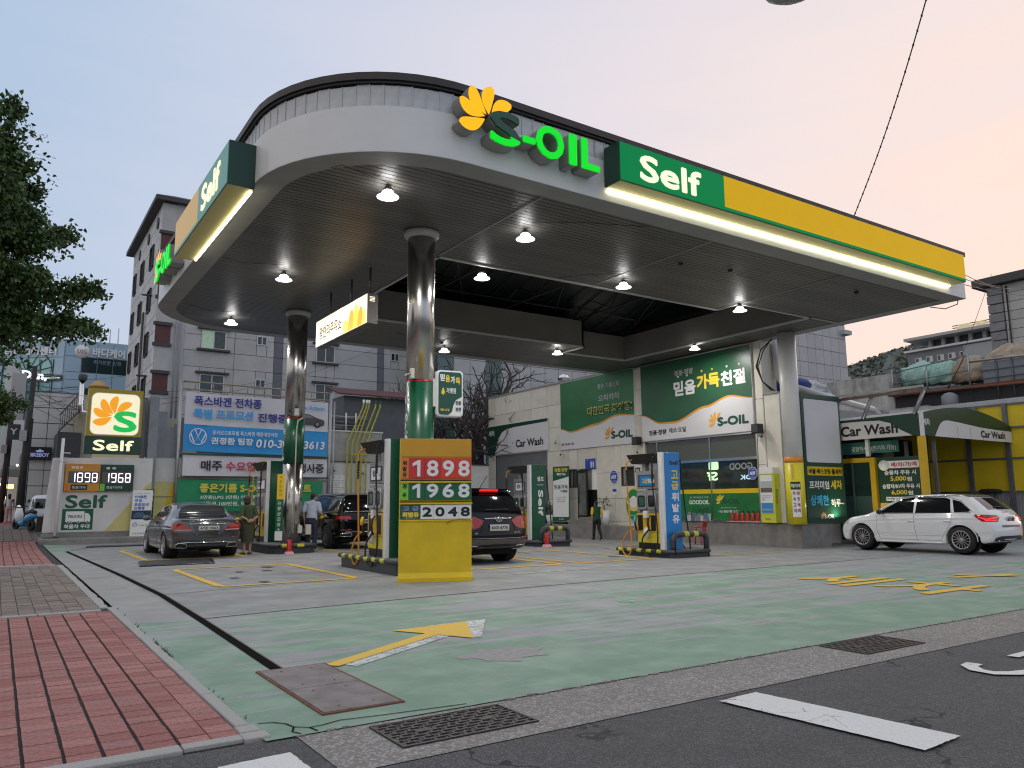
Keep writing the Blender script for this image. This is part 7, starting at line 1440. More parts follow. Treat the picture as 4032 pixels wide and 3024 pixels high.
# ================================================================ VEHICLES
def smooth(xs,ys,n=160,k=5):
    X=np.linspace(xs[0],xs[-1],n); Y=np.interp(X,xs,ys)
    for _ in range(2):
        P=np.pad(Y,k,mode='edge'); Y=np.convolve(P,np.ones(2*k+1)/(2*k+1),'valid')
    return X,Y
def smax(a,b,k): h=np.maximum(k-np.abs(a-b),0)/k; return np.maximum(a,b)+h*h*k*.25
class Car:
    def __init__(s,spec):
        s.sp=spec; s.L=spec['L']; s.W=spec['W']/2
        s.top=smooth(*zip(*spec['top']),n=260,k=3); s.bot=smooth(*zip(*spec['bot'])); s.belt=smooth(*zip(*spec['belt'])); s.rear=smooth(*zip(*spec['rear']),n=120,k=3); s.front=smooth(*zip(*spec['front']),n=120,k=3)
        s.rh=spec.get('roofw',.66)*s.W; s.zr=max(z for x,z in spec['top'])
    def f(s,X,Y,Zz,arch=True):
        t=np.interp(X,*s.top); b=np.interp(X,*s.bot); be=np.interp(X,*s.belt)
        tp=t-.05*(np.abs(Y)/s.W)**2.5
        ft=(Zz-tp)*.85; fb=b-Zz
        bow=s.sp.get('bow',.16)*(Y/s.W)**2
        fr=(np.interp(Zz,*s.rear)+bow)-X; ff=X-(np.interp(Zz,*s.front)-bow*1.7)
        # side: fullest at the shoulder, tucked in at the sill, leaning in above the belt
        u=np.clip((Zz-be)/np.maximum(s.zr-be,.05),0,1.2); lo=np.clip((be-Zz)/np.maximum(be-b,.05),0,1)
        w=s.W*(1-.035*(1-np.minimum(lo*4,1))-.055*lo**3) - (s.W-s.rh)*u**1.15
        w=w+.018*np.exp(-((Zz-(be-.09))/.035)**2)-.012*np.exp(-((Zz-(b+.20))/.05)**2)
        xr=np.interp(Zz*0+.7,*s.rear); tap=.10*np.clip((s.sp['rt']-X)/(s.sp['rt']+s.L/2),0,1)**2+.16*np.clip((X-s.sp['ft'])/(s.L/2-s.sp['ft']),0,1)**2
        fs=np.abs(Y)-(w-tap)
        k=s.sp.get('k',.10)
        r=smax(smax(smax(ft,fs,k*1.1),smax(fr,ff,.02),k),fb,.05)
        if arch:
            for wx in s.sp['wheels']:
                d=s.sp['ra']-np.hypot(X-wx,Zz-s.sp['wr']); r=np.where(np.abs(Y)>s.W-.34,np.maximum(r,d),r)
        return r
    def cast(s,O,D,n=26,arch=True,tmax=1.6):
        lo=np.zeros(len(O)); hi=np.full(len(O),tmax)
        for _ in range(n):
            m=(lo+hi)/2; P=O+D*m[:,None]; ins=s.f(P[:,0],P[:,1],P[:,2],arch)<0; lo=np.where(ins,m,lo); hi=np.where(ins,hi,m)
        return O+D*((lo+hi)/2)[:,None]
    def normal(s,P,arch=False):
        e=.004; g=np.stack([s.f(P[:,0]+e*(i==0),P[:,1]+e*(i==1),P[:,2]+e*(i==2),arch)-s.f(P[:,0]-e*(i==0),P[:,1]-e*(i==1),P[:,2]-e*(i==2),arch) for i in range(3)],1); return g/np.maximum(np.linalg.norm(g,axis=1),1e-9)[:,None]
    def body(s,mat,par,nth=200,nx=190,nc=44):
        zc=s.zr*.50; a=s.L/2-.75; V_=[]
        th=np.linspace(0,2*np.pi,nth,endpoint=False); th=th-.22*np.sin(4*th)*.5
        rows=[]
        for i in range(1,nc+1): ph=math.pi/2*(1-i/(nc+1)); rows.append((-a,-math.sin(ph),math.cos(ph)))
        for i in range(nx+1): rows.append((-a+2*a*i/nx,0,1))
        for i in range(1,nc+1): ph=math.pi/2*i/(nc+1); rows.append((a,math.sin(ph),math.cos(ph)))
        O=[];D=[]
        for x,dx,c in rows: O.append(np.stack([np.full(nth,x),np.zeros(nth),np.full(nth,zc)],1)); D.append(np.stack([np.full(nth,dx),c*np.cos(th),c*np.sin(th)],1))
        O=np.concatenate(O+[[[-a,0,zc],[a,0,zc]]]); D=np.concatenate(D+[[[-1,0,0],[1,0,0]]]); P=s.cast(O,D); N=len(rows); fs=[]
        for i in range(N-1):
            for k in range(nth): k2=(k+1)%nth; fs.append((i*nth+k,(i+1)*nth+k,(i+1)*nth+k2,i*nth+k2))
        n0=N*nth
        for k in range(nth): k2=(k+1)%nth; fs.append((n0,k,k2)); fs.append((n0+1,(N-1)*nth+k2,(N-1)*nth+k))
        me=bpy.data.meshes.new('body'); me.from_pydata(P.tolist(),[],fs); me.materials.append(mat); me.polygons.foreach_set('use_smooth',[True]*len(me.polygons)); me.update()
        o=bpy.data.objects.new('body',me); col.objects.link(o); o.parent=par; return o
    def patch(s,view,poly,mat,name,par,off=.006,step=.06,side=1,rim=None,rimw=.02,rimmat=None,bevel=0):
        bm=bmesh.new(); 
        if sum(poly[i][0]*poly[(i+1)%len(poly)][1]-poly[(i+1)%len(poly)][0]*poly[i][1] for i in range(len(poly)))<0: poly=poly[::-1]
        f=bm.faces.new([bm.verts.new((a,b,0)) for a,b in poly])
        for ax in (0,1):
            vals=[p[ax] for p in poly]; c=math.ceil(min(vals)/step)*step
            while c<max(vals): bmesh.ops.bisect_plane(bm,geom=bm.verts[:]+bm.edges[:]+bm.faces[:],plane_co=(c,c,0),plane_no=(1,0,0) if ax==0 else (0,1,0)); c+=step
        bmesh.ops.triangulate(bm,faces=bm.faces[:]); A=np.array([v.co[:2] for v in bm.verts]); F_=[[v.index for v in f.verts] for f in (bm.verts.index_update() or bm.faces)]; bm.free()
        P=s.proj(view,A,side); Nn=s.normal(P); P=P+Nn*off
        n1=np.cross(P[F_[0][1]]-P[F_[0][0]],P[F_[0][2]]-P[F_[0][0]])
        if np.dot(n1,Nn[F_[0][0]])<0: F_=[f[::-1] for f in F_]
        me=bpy.data.meshes.new(name); me.from_pydata(P.tolist(),[],F_); me.materials.append(mat); me.polygons.foreach_set('use_smooth',[True]*len(me.polygons)); me.update()
        o=bpy.data.objects.new(name,me); col.objects.link(o); o.parent=par
        if rim:
            s.line(view,poly+[poly[0]],rimmat,rim,o,rimw,off,side)
        return o
    def proj(s,view,A,side=1):
        n=len(A); z0=np.zeros(n); 
        if view=='side': O=np.stack([A[:,0],z0,A[:,1]],1); D=np.tile([0,side,0],(n,1)).astype(float)
        elif view=='rear': O=np.stack([z0-s.L/2+.9,A[:,0],A[:,1]],1); D=np.tile([-1.,0,0],(n,1))
        elif view=='wrap': q=A[:,0]; O=np.stack([z0-s.L/2+.9,z0,A[:,1]],1); D=np.stack([-np.cos(q),side*np.sin(q),z0],1)
        elif view=='top': O=np.stack([A[:,0],A[:,1],z0+.55],1); D=np.tile([0,0,1.],(n,1))
        return s.cast(O,D,arch=False)
    def line(s,view,pts,mat,name,par,r=.006,off=.002,side=1):
        out=[]
        for a,b in zip(pts,pts[1:]):
            n=max(1,int(math.hypot(b[0]-a[0],b[1]-a[1])/.05)); out+=[(a[0]+(b[0]-a[0])*k/n,a[1]+(b[1]-a[1])*k/n) for k in range(n)]
        out.append(pts[-1]); P=s.proj(view,np.array(out),side); P=P+s.normal(P)*off; m=MB(); m.tube([V(*p) for p in P],r,5); return m.build(name,mat,par,local=True)
MTY=M('tyre_rubber',(.012,.012,.012),.75,bump=.2,bs=60); MRIM2=M('alloy_silver',(.50,.50,.51),.25,.9); MRIMD=M('alloy_dark',(.18,.18,.19),.3,.9); MWELL=M('wheel_well',(.004,.004,.004),.95)
MLR=M('tail_lamp_red',(.30,.006,.008),.12,coat=.8); MLRL=M('tail_lamp_lit',(.9,.02,.015),.2,emit=1.2); MWG=M('car_glass_black',(.008,.009,.010),.05,spec=.9); MPLT=M('number_plate',(.58,.58,.54),.4); MSEAM=M('panel_seam',(.03,.03,.03),.7); MTRIM=M('car_black_trim',(.015,.015,.016),.45)
def wheel(par,x,y,r,w,side,rim,spokes=10,double=False):
    t=bpy.data.objects.new('wheel',None); col.objects.link(t); t.parent=par; t.location=(x,y,r)
    m=MB(); s=side; m.lathe([(r*.66,-w/2*.9),(r*.93,-w/2),(r*.985,-w*.38),(r,-w*.2),(r,w*.2),(r*.985,w*.38),(r*.93,w/2),(r*.66,w/2*.9)],n=48,axis='y'); m.build('tyre',MTY,t,local=True)
    m=MB(); yy=s*w*.40
    m.lathe([(r*.70,s*w*.47),(r*.66,s*w*.49),(r*.62,s*w*.42),(r*.62,s*w*.1)],n=40,axis='y'); m.lathe([(0,yy*1.02),(r*.13,yy),(r*.15,yy*.8)],n=16,axis='y')
    for k in range(spokes):
        for dd in ((-.05,.05) if double else (0,)):
            q=2*math.pi*(k+dd*2.2)/spokes; q2=2*math.pi*(k+dd*4.5)/spokes; c1_,s1_=math.cos(q),math.sin(q); c2_,s2_=math.cos(q2),math.sin(q2); hw=r*.030 if spokes>8 else r*.05
            a=V(c1_*r*.10,yy,s1_*r*.10); b=V(c2_*r*.64,s*w*.44,s2_*r*.64); tv=(b-a).normalized(); n_=V(-tv.z,0,tv.x); dep=V(0,-s*.03,0)
            m.add([a-n_*hw*.8,a+n_*hw*.8,b+n_*hw,b-n_*hw,a-n_*hw*.8+dep,a+n_*hw*.8+dep,b+n_*hw+dep,b-n_*hw+dep],[(0,1,2,3),(3,2,6,7),(0,3,7,4),(1,5,6,2)])
    m.build('rim',rim,t,local=True); m=MB(); m.lathe([(0,s*w*.05),(r*.62,s*w*.05)],n=30,axis='y'); m.build('brake_shadow',MWELL,t,local=True); return t
def plate(par,F,w,h,txt,dark=False):
    m=MB(); m.prism(F,rrect(-w/2,-h/2,w/2,h/2,.015),0,.012); p=m.build('number_plate',MPLT,par,local=True); t=text(txt,F,-w/2*.86,-h/2*.62,w*.86,h*.62,BLK,par,bold=.002,d=.013,local=True); t.parent=p; return p
def pol(*a): return list(a)
def car(label,cat,loc,rz,spec,paint,group='parked cars'):
    t=thing(spec['name'],label,cat,loc,rz,group=group); c=Car(spec); c.body(paint,t); W=spec['W']/2
    r=spec['wr']
    m=MB(); m.box(-spec['L']/2+.35,-W+.3,spec.get('ub',.22),spec['L']/2-.45,W-.3,.6); m.build('underbody',MWELL,t,local=True)
    for i,wx in enumerate(spec['wheels']):
        for sd_ in (-1,1):
            m=MB(); m.lathe([(spec['ra']-.005,sd_*(W-.33)),(spec['ra']-.005,sd_*(W-.17))],(wx,0,r),40,axis='y'); m.lathe([(0,sd_*(W-.335)),(spec['ra'],sd_*(W-.335))],(wx,0,r),40,axis='y'); m.build('wheel_well',MWELL,t,local=True)
            wheel(t,wx,sd_*(W-.115-spec.get('wi',0)),r,.22,sd_,spec.get('rim',MRIM2),spec.get('spokes',10),spec.get('double',False))
            pts=[(wx+spec['ra']*math.cos(q),r+spec['ra']*math.sin(q)) for q in [R(-6+k*192/26) for k in range(27)]]; pts=[p for p in pts if p[1]>np.interp(p[0],*c.bot)+.0]
            c.line('side',pts,spec.get('archmat',paint),'arch_lip',t,.013,.0,sd_)
    return t,c
def pt(c,view,a,b,side=1,off=0):
    P=c.proj(view,np.array([[a,b]]),side); n=c.normal(P); return Vector(P[0]+n[0]*off),Vector(n[0])
def mirror(c,t,x,z,mat,side,s=1):
    p,_=pt(c,'side',x,z,side); g=MB(); g.tube([p,p+V(0,side*.10,.0)],.022,6); y=p.y+side*.17
    for k in range(1): g.lathe([(0,-.07),(.06,-.06),(.085,-.02),(.09,.03),(.06,.07),(0,.085)],(0,0,0),16,axis='x')
    n=len(g.v); 
    o=g.build('mirror',mat,t,local=True)
    for v in o.data.vertices[14:]: pass
    o2=MB(); o2.lathe([(0,-.05),(.05,-.045),(.08,-.01),(.085,.03),(.055,.07),(0,.085)],(0,0,0),18,axis='x'); m=o2.mesh('mirror_shell',mat); h=bpy.data.objects.new('mirror_shell',m); col.objects.link(h); h.parent=t; h.location=(p.x+.01,y,p.z+.05); h.scale=(1.0,1.25,.85); g2=MB(); g2.tube([p,p+V(0,side*.12,.03)],.02,6); o.data=g2.mesh('mirror',mat)
# --- white hatchback
hb=dict(name='parked_car',L=4.46,W=1.84,k=.09,bow=.14,rt=-.9,ft=.9,wr=.335,ra=.385,wheels=(-1.37,1.36),spokes=15,roofw=.66,
 top=[(-2.30,.98),(-2.12,1.02),(-2.00,1.12),(-1.62,1.42),(-1.45,1.475),(-.9,1.51),(-.2,1.50),(.3,1.44),(.95,1.10),(1.25,.985),(1.75,.90),(2.10,.78),(2.30,.62)],
 bot=[(-2.3,.34),(-1.9,.25),(-1,.20),(1,.20),(1.9,.22),(2.3,.26)],belt=[(-2.3,.98),(-1.2,.98),(0,.95),(1.0,.92),(2.3,.72)],
 rear=[(.15,-2.0),(.3,-2.16),(.5,-2.23),(.75,-2.22),(.95,-2.14),(1.05,-2.08),(1.25,-1.86),(1.45,-1.62),(1.6,-1.5)],front=[(.15,2.10),(.3,2.2),(.5,2.23),(.65,2.18),(.8,2.05),(.95,1.85),(1.6,1.6)])
MCWH=M('car_white',(.74,.75,.77),.22,coat=1,ns=1,na=.02)
a3,c=car('white five-door hatchback with lit tail lamps in front of the car wash','car',(21.57,11.73,.05),R(90),hb,MCWH)
for sd_ in (1,-1):
    c.patch('side',[(.80,1.0),(.72,1.09),(.20,1.38),(-.12,1.42),(-.16,1.01)],MWG,'side_window',a3,.004,.08,sd_); c.patch('side',[(-.22,1.01),(-.20,1.42),(-.95,1.41),(-1.08,1.36),(-1.16,1.02)],MWG,'side_window',a3,.004,.08,sd_); c.patch('side',[(-1.24,1.03),(-1.14,1.36),(-1.36,1.30),(-1.62,1.08),(-1.60,1.04)],MWG,'quarter_window',a3,.004,.06,sd_)
    c.line('side',[(.84,.985),(-1.64,1.02)],MTRIM,'window_trim',a3,.007,.003,sd_); c.line('side',[(.75,1.10),(.22,1.40),(-.15,1.44),(-.95,1.435),(-1.36,1.33),(-1.66,1.05)],MTRIM,'window_trim',a3,.006,.003,sd_)
    c.line('side',[(.86,.96),(.90,.6),(.82,.30)],MSEAM,'door_seam',a3,.0035,.0,sd_); c.line('side',[(-.18,.98),(-.20,.6),(-.22,.30)],MSEAM,'door_seam',a3,.0045,.0,sd_); c.line('side',[(-1.2,.98),(-1.16,.76),(-.92,.42),(-.86,.30)],MSEAM,'door_seam',a3,.0035,.0,sd_); c.line('side',[(.82,.30),(-.86,.30)],MSEAM,'door_seam',a3,.003,0,sd_)
    c.line('side',[(.72,.40),(-.80,.44)],MCWH,'door_crease',a3,.010,-.002,sd_)
    for x in (-.02,-.98): c.line('side',[(x,.80),(x+.03-.20,.80)],MCWH,'door_handle',a3,.017,.012,sd_)
    c.patch('side',[(2.12,.74),(1.75,.82),(1.80,.70),(2.14,.62)],M('headlamp',(.45,.46,.45),.1,coat=1),'headlamp',a3,.004,.06,sd_)
    mirror(c,a3,.68,.98,MTRIM,sd_); c.line('top',[(.25,sd_*.60),(-.5,sd_*.62),(-1.30,sd_*.585)],CHROME,'roof_rail',a3,.014,.022)
    # tail lamp wraps round the corner
    c.patch('wrap',[(.50,.90),(.56,.955),(1.10,.985),(1.16,.95),(.98,.80),(.62,.79)],MLR,'tail_lamp',a3,.006,.04,sd_); c.line('wrap',[(.57,.91),(.90,.86),(1.05,.92)],MLRL,'lit_tube',a3,.011,.008,sd_); c.line('wrap',[(.66,.83),(.92,.835)],MLRL,'lit_tube',a3,.008,.008,sd_)
    c.line('rear',[(sd_*.60,.33),(sd_*.56,.33)],CHROME,'tailpipe',a3,.03,.02) if sd_==1 else None
c.patch('rear',[(-.60,1.10),(.60,1.10),(.53,1.40),(-.53,1.40)],MWG,'rear_window',a3,.005,.08); c.patch('rear',[(-.58,1.42),(.58,1.42),(.56,1.46),(-.56,1.46)],MTRIM,'spoiler_edge',a3,.01,.08)
c.patch('rear',[(-.72,.27),(.72,.27),(.70,.40),(.5,.44),(-.5,.44),(-.70,.40)],MTRIM,'lower_bumper',a3,.006,.08); c.patch('rear',[(-.46,.66),(.46,.66),(.46,.71),(-.46,.71)],M('load_guard',(.16,.15,.15),.4),'load_guard',a3,.01,.08)
c.line('rear',[(.25,1.16),(.05,1.15),(-.30,1.13)],BLK,'wiper',a3,.013,.02); c.patch('top',[(.15,-.46),(.15,.46),(-.75,.46),(-.75,-.46)],MWG,'sunroof',a3,.004,.1)
p,n=pt(c,'rear',0,.85,off=.01); plate(a3,FR(p,(0,-1,0),(-.15,0,1)),.40,.15,'36모 0708'); c.line('side',[(.84,.235),(-.90,.235)],MCWH,'sill',a3,.02,.0,1)
for k in range(4): 
    p,n=pt(c,'rear',-.105+k*.07,1.02,off=.012); m=MB(); m.tube([p+V(0,.034*math.cos(q),.034*math.sin(q)) for q in [i*math.pi/7 for i in range(15)]],.006,5,False); m.build('badge_ring',CHROME,a3,local=True)
# --- grey saloon
sd1=dict(name='parked_car',L=4.92,W=1.88,k=.11,bow=.20,rt=-1.0,ft=1.0,wr=.345,ra=.395,wheels=(-1.42,1.50),spokes=5,double=True,roofw=.63,
 top=[(-2.52,.93),(-2.35,1.03),(-2.0,1.085),(-1.75,1.10),(-1.25,1.30),(-.85,1.42),(-.3,1.475),(.2,1.465),(.65,1.34),(1.15,1.08),(1.5,.99),(2.1,.90),(2.4,.74),(2.5,.6)],
 bot=[(-2.5,.36),(-2.1,.26),(-1,.2),(1,.2),(2.1,.22),(2.5,.28)],belt=[(-2.5,.94),(-1.2,.97),(0,.94),(1,.92),(2.5,.74)],
 rear=[(.15,-2.2),(.3,-2.38),(.45,-2.45),(.7,-2.46),(.9,-2.44),(1.02,-2.40),(1.1,-2.28),(1.6,-1.0)],front=[(.15,2.3),(.35,2.44),(.6,2.46),(.8,2.36),(.95,2.1),(1.6,1.6)])
MCG3=M('car_grey_metallic',(.085,.09,.097),.2,.5,coat=1,ns=120,na=.1)
gc,c=car('dark grey metallic saloon seen from behind on the left, beside the woman','car',(4.72,24.08,0),R(90),sd1,MCG3)
for sd_ in (1,-1):
    c.patch('side',[(.85,.99),(.65,1.14),(.25,1.34),(-.15,1.40),(-.2,.99)],MWG,'side_window',gc,.004,.08,sd_); c.patch('side',[(-.27,.99),(-.25,1.40),(-.8,1.35),(-1.15,1.2),(-1.32,1.04),(-1.25,1.0)],MWG,'side_window',gc,.004,.08,sd_)
    c.line('side',[(.9,.965),(-1.35,1.0)],CHROME,'chrome_trim',gc,.009,.003,sd_); c.line('side',[(.85,1.0),(.65,1.17),(.25,1.37),(-.2,1.43),(-.8,1.385),(-1.2,1.2),(-1.36,1.03)],CHROME,'chrome_trim',gc,.008,.003,sd_)
    for pts in ([(.95,.95),(1.0,.6),(.95,.32)],[(-.24,.97),(-.26,.6),(-.26,.32)],[(-1.3,.97),(-1.2,.8),(-.98,.5),(-.95,.32)]): c.line('side',pts,MSEAM,'door_seam',gc,.004,0,sd_)
    for x in (-.05,-1.02): c.line('side',[(x,.84),(x-.2,.85)],CHROME,'door_handle',gc,.014,.012,sd_)
    mirror(c,gc,.72,.98,MCG3,sd_)
    c.patch('wrap',[(.42,.73),(.56,.85),(.64,.92),(1.06,.93),(1.10,.88),(.84,.73)],MLR,'tail_lamp',gc,.006,.04,sd_); c.line('wrap',[(.46,.75),(.82,.755)],M('lamp_silver',(.6,.55,.52),.15),'lamp_strip',gc,.010,.008,sd_)
    c.patch('rear',[(sd_*.50,.30),(sd_*.76,.31),(sd_*.78,.38),(sd_*.70,.42),(sd_*.52,.40)],MTRIM,'exhaust',gc,.012,.04,rim='exhaust_rim',rimw=.011,rimmat=CHROME); c.line('wrap',[(.62,.55),(.84,.56)],MLR,'reflector',gc,.011,.004,sd_)
c.patch('rear',[(-.62,1.11),(.62,1.11),(.54,1.33),(.38,1.38),(-.38,1.38),(-.54,1.33)],M('rear_glass_grey',(.05,.055,.06),.08,spec=.9),'rear_window',gc,.006,.08,rim='window_rim',rimw=.010,rimmat=MTRIM)
c.line('rear',[(-.46,.905),(.46,.905)],CHROME,'boot_handle',gc,.016,.012); c.patch('rear',[(-.40,.88),(.40,.88),(.34,.70),(.26,.62),(-.26,.62),(-.34,.70)],M('boot_recess',(.04,.043,.047),.3,.5,coat=1),'plate_recess',gc,.004,.06); c.line('rear',[(-.52,.88),(-.36,.62),(-.2,.56),(.2,.56),(.36,.62),(.52,.88)],MSEAM,'boot_seam',gc,.006,.003)
c.line('rear',[(-.74,.42),(-.5,.435),(.5,.435),(.74,.42)],CHROME,'bumper_chrome',gc,.014,.010); c.patch('rear',[(-.74,.28),(.74,.28),(.70,.36),(.45,.40),(-.45,.40),(-.70,.36)],MTRIM,'diffuser',gc,.006,.08)
p,n=pt(c,'rear',0,.80,off=.012); plate(gc,FR(p,(0,-1,0),(-.1,0,1)),.52,.115,'47조 3263')
p,n=pt(c,'rear',0,.985,off=.016); m=MB(); m.tube([p+V(0,.05*math.cos(q),.05*math.sin(q)) for q in [i*math.pi/9 for i in range(19)]],.006,5,False)
for k in range(3): q=R(90+120*k); m.tube([p,p+V(0,.05*math.cos(q),.05*math.sin(q))],.005,4)
m.build('badge',CHROME,gc,local=True); p,n=pt(c,'rear',.40,.96,off=.008); text('E 300',FR(p,(0,-1,0),(-.15,0,1)),-.08,0,.14,.03,CHROME,gc,d=.0,bold=.002,local=True)
# --- black mid SUV with plate 60마 8776
sv=dict(name='parked_car',L=4.86,W=1.96,k=.13,bow=.17,rt=-1.1,ft=1.1,wr=.375,ra=.43,wheels=(-1.37,1.44),spokes=6,roofw=.70,
 top=[(-2.5,1.12),(-2.36,1.28),(-2.05,1.62),(-1.85,1.72),(-1.2,1.77),(-.3,1.79),(.3,1.74),(.95,1.40),(1.3,1.20),(1.8,1.12),(2.3,.98),(2.5,.8)],
 bot=[(-2.5,.46),(-2.1,.34),(-1,.28),(1,.28),(2.1,.3),(2.5,.36)],belt=[(-2.5,1.14),(-1.2,1.14),(0,1.10),(1,1.07),(2.5,.9)],
 rear=[(.2,-2.2),(.4,-2.38),(.6,-2.43),(.85,-2.42),(1.0,-2.38),(1.15,-2.33),(1.4,-2.18),(1.6,-2.02),(1.75,-1.85)],front=[(.2,2.3),(.45,2.41),(.75,2.43),(1.0,2.3),(1.2,1.9),(1.8,1.6)])
MCBK=M('car_black',(.004,.004,.005),.10,coat=.2,spec=.35); MCL=M('cladding_taupe',(.10,.092,.085),.45,ns=2,na=.1)
vc,c=car('black SUV with two-tone bumper and plate ending 8776 behind the price board','car',(9.72,17.63,0),R(90),sv,MCBK)
def suvbits(t,c,lampw,lz,win,pl,platez):
    for sd_ in (1,-1):
        c.patch('side',[(1.0,1.16),(.75,1.32),(.30,1.60),(-.15,1.66),(-.2,1.15)],MWG,'side_window',t,.004,.1,sd_); c.patch('side',[(-.28,1.15),(-.26,1.66),(-1.1,1.64),(-1.2,1.16)],MWG,'side_window',t,.004,.1,sd_); c.patch('side',[(-1.3,1.17),(-1.25,1.62),(-1.75,1.55),(-2.05,1.22)],MWG,'quarter_window',t,.004,.1,sd_)
        c.line('side',[(1.02,1.13),(-1.2,1.13),(-2.08,1.19)],CHROME,'chrome_trim',t,.008,.003,sd_); c.line('top',[(.2,sd_*.66),(-.8,sd_*.70),(-1.8,sd_*.66)],STEEL,'roof_rail',t,.02,.045)
        for pts in ([(1.05,1.1),(1.05,.5)],[(-.24,1.12),(-.26,.5)],[(-1.26,1.14),(-1.2,.95),(-1.0,.6)]): c.line('side',pts,MSEAM,'door_seam',t,.004,0,sd_)
        for x in (-.05,-1.02): c.line('side',[(x,1.0),(x-.2,1.0)],CHROME,'door_handle',t,.015,.014,sd_)
        mirror(c,t,.85,1.14,MCBK,sd_)
suvbits(vc,c,0,0,0,0,0)
for sd_ in (1,-1):
    c.patch('wrap',[(.43,1.0),(.66,1.09),(1.12,1.12),(1.08,.98),(.86,.80),(.66,.81),(.52,.86)],MLR,'tail_lamp',vc,.008,.04,sd_); c.patch('rear',[(sd_*.76,.96),(sd_*.66,.97),(sd_*.64,.85),(sd_*.76,.84)],M('amber_lens',(.42,.12,.015),.2),'amber_lens',vc,.014,.05)
    c.line('wrap',[(.66,.60),(.88,.62)],MLR,'reflector',vc,.018,.012,sd_); c.patch('rear',[(sd_*.52,.36),(sd_*.72,.37),(sd_*.73,.44),(sd_*.54,.44)],MTRIM,'exhaust',vc,.03,.04,rim='exhaust_rim',rimw=.012,rimmat=CHROME)
c.patch('rear',[(-.72,1.20),(.72,1.20),(.62,1.56),(-.62,1.56)],MWG,'rear_window',vc,.006,.08); c.patch('rear',[(-.68,1.60),(.68,1.60),(.62,1.68),(-.62,1.68)],MCBK,'spoiler',vc,.07,.08); c.line('rear',[(-.25,1.645),(.25,1.645)],MLRL,'brake_light',vc,.012,.075)
c.patch('rear',[(-.70,.36),(.70,.36),(.70,.58),(-.70,.58)],MCL,'bumper_cladding',vc,.012,.08)
for sd_ in (1,-1): c.patch('wrap',[(.63,.36),(1.10,.36),(1.14,.58),(.63,.58)],MCL,'bumper_cladding',vc,.012,.05,sd_); c.patch('side',[(-1.80,.40),(-1.84,.60),(-1.95,.60),(-1.95,.40)],MCL,'bumper_cladding',vc,.010,.08,sd_)
c.line('rear',[(-.70,.60),(.70,.60)],CHROME,'bumper_line',vc,.006,.012); c.line('rear',[(-.36,1.045),(.36,1.045)],CHROME,'handle_bar',vc,.022,.014); c.line('rear',[(-.5,.68),(.5,.68)],MSEAM,'hatch_seam',vc,.006,.004); c.line('rear',[(-.35,1.24),(.30,1.235)],BLK,'wiper',vc,.014,.03)
p,n=pt(c,'rear',0,.84,off=.02); plate(vc,FR(p,(0,-1,0),(-.08,0,1)),.52,.14,'60마 8776'); c.line('rear',[(-.42,.95),(-.46,.74),(.46,.74),(.42,.95)],MTRIM,'plate_recess',vc,.010,.004)
p,n=pt(c,'rear',0,1.02,off=.04); m=MB(); m.tube([p+V(0,.085*math.cos(q),.05*math.sin(q)) for q in [i*math.pi/9 for i in range(19)]],.009,6,False)
for y in (-.03,.03): m.tube([p+V(0,y+.012,-.035),p+V(0,y-.012,.035)],.008,4)
m.tube([p+V(0,-.035,0),p+V(0,.035,0)],.007,4); m.build('badge',CHROME,vc,local=True)
p,n=pt(c,'rear',.62,.72,off=.012); text('VERACRUZ',FR(p,(0,-1,0),(-.05,0,1)),-.0,-.02,.30,.035,CHROME,vc,d=0,bold=.002,local=True); p,n=pt(c,'rear',-.42,.73,off=.012); text('300 VXL',FR(p,(0,-1,0),(-.05,0,1)),-.0,-.02,.18,.03,CHROME,vc,d=0,bold=.002,local=True)
m=MB(); m.tube([(-1.55,.0,1.76),(-1.9,.0,2.05)],.008,5); m.build('antenna',BLK,vc,local=True)
# --- black large SUV being filled
sv2=dict(sv); sv2.update(L=4.95,W=1.98,spokes=10,double=True,wheels=(-1.42,1.50),wr=.385,ra=.435,bow=.12,
 top=[(-2.55,1.12),(-2.42,1.40),(-2.32,1.62),(-2.15,1.72),(-1.2,1.75),(-.3,1.77),(.3,1.72),(.95,1.40),(1.3,1.20),(1.8,1.14),(2.35,1.02),(2.55,.8)],rear=[(.2,-2.3),(.4,-2.44),(.6,-2.48),(.9,-2.48),(1.1,-2.45),(1.4,-2.36),(1.6,-2.28),(1.75,-2.1)],rim=MRIMD)
c2s,c=car('large black SUV with chrome window surround and open fuel flap beside a man','car',(9.75,25.35,0),R(90),sv2,MCBK)
suvbits(c2s,c,0,0,0,0,0)
for sd_ in (1,-1):
    c.patch('wrap',[(.55,.93),(.60,1.03),(1.08,1.03),(1.06,.93)],MLR,'tail_lamp',c2s,.008,.04,sd_); c.line('side',[(-1.25,1.66),(-2.05,1.60),(-2.14,1.20)],CHROME,'chrome_surround',c2s,.016,.006,sd_)
    c.patch('rear',[(sd_*.50,.42),(sd_*.82,.42),(sd_*.84,.50),(sd_*.54,.52)],MTRIM,'exhaust',c2s,.014,.04,rim='exhaust_rim',rimw=.012,rimmat=CHROME); c.line('wrap',[(.55,.61),(.86,.60)],MLR,'reflector',c2s,.014,.008,sd_)
c.patch('rear',[(-.76,1.20),(.76,1.20),(.66,1.56),(-.66,1.56)],MWG,'rear_window',c2s,.006,.08); c.line('rear',[(-.74,1.17),(.74,1.17)],CHROME,'chrome_bar',c2s,.018,.008); c.line('rear',[(-.72,.55),(.72,.55)],CHROME,'bumper_chrome',c2s,.010,.010)
p,n=pt(c,'rear',0,.86,off=.02); plate(c2s,FR(p,(0,-1,0),(-.08,0,1)),.52,.115,'82')
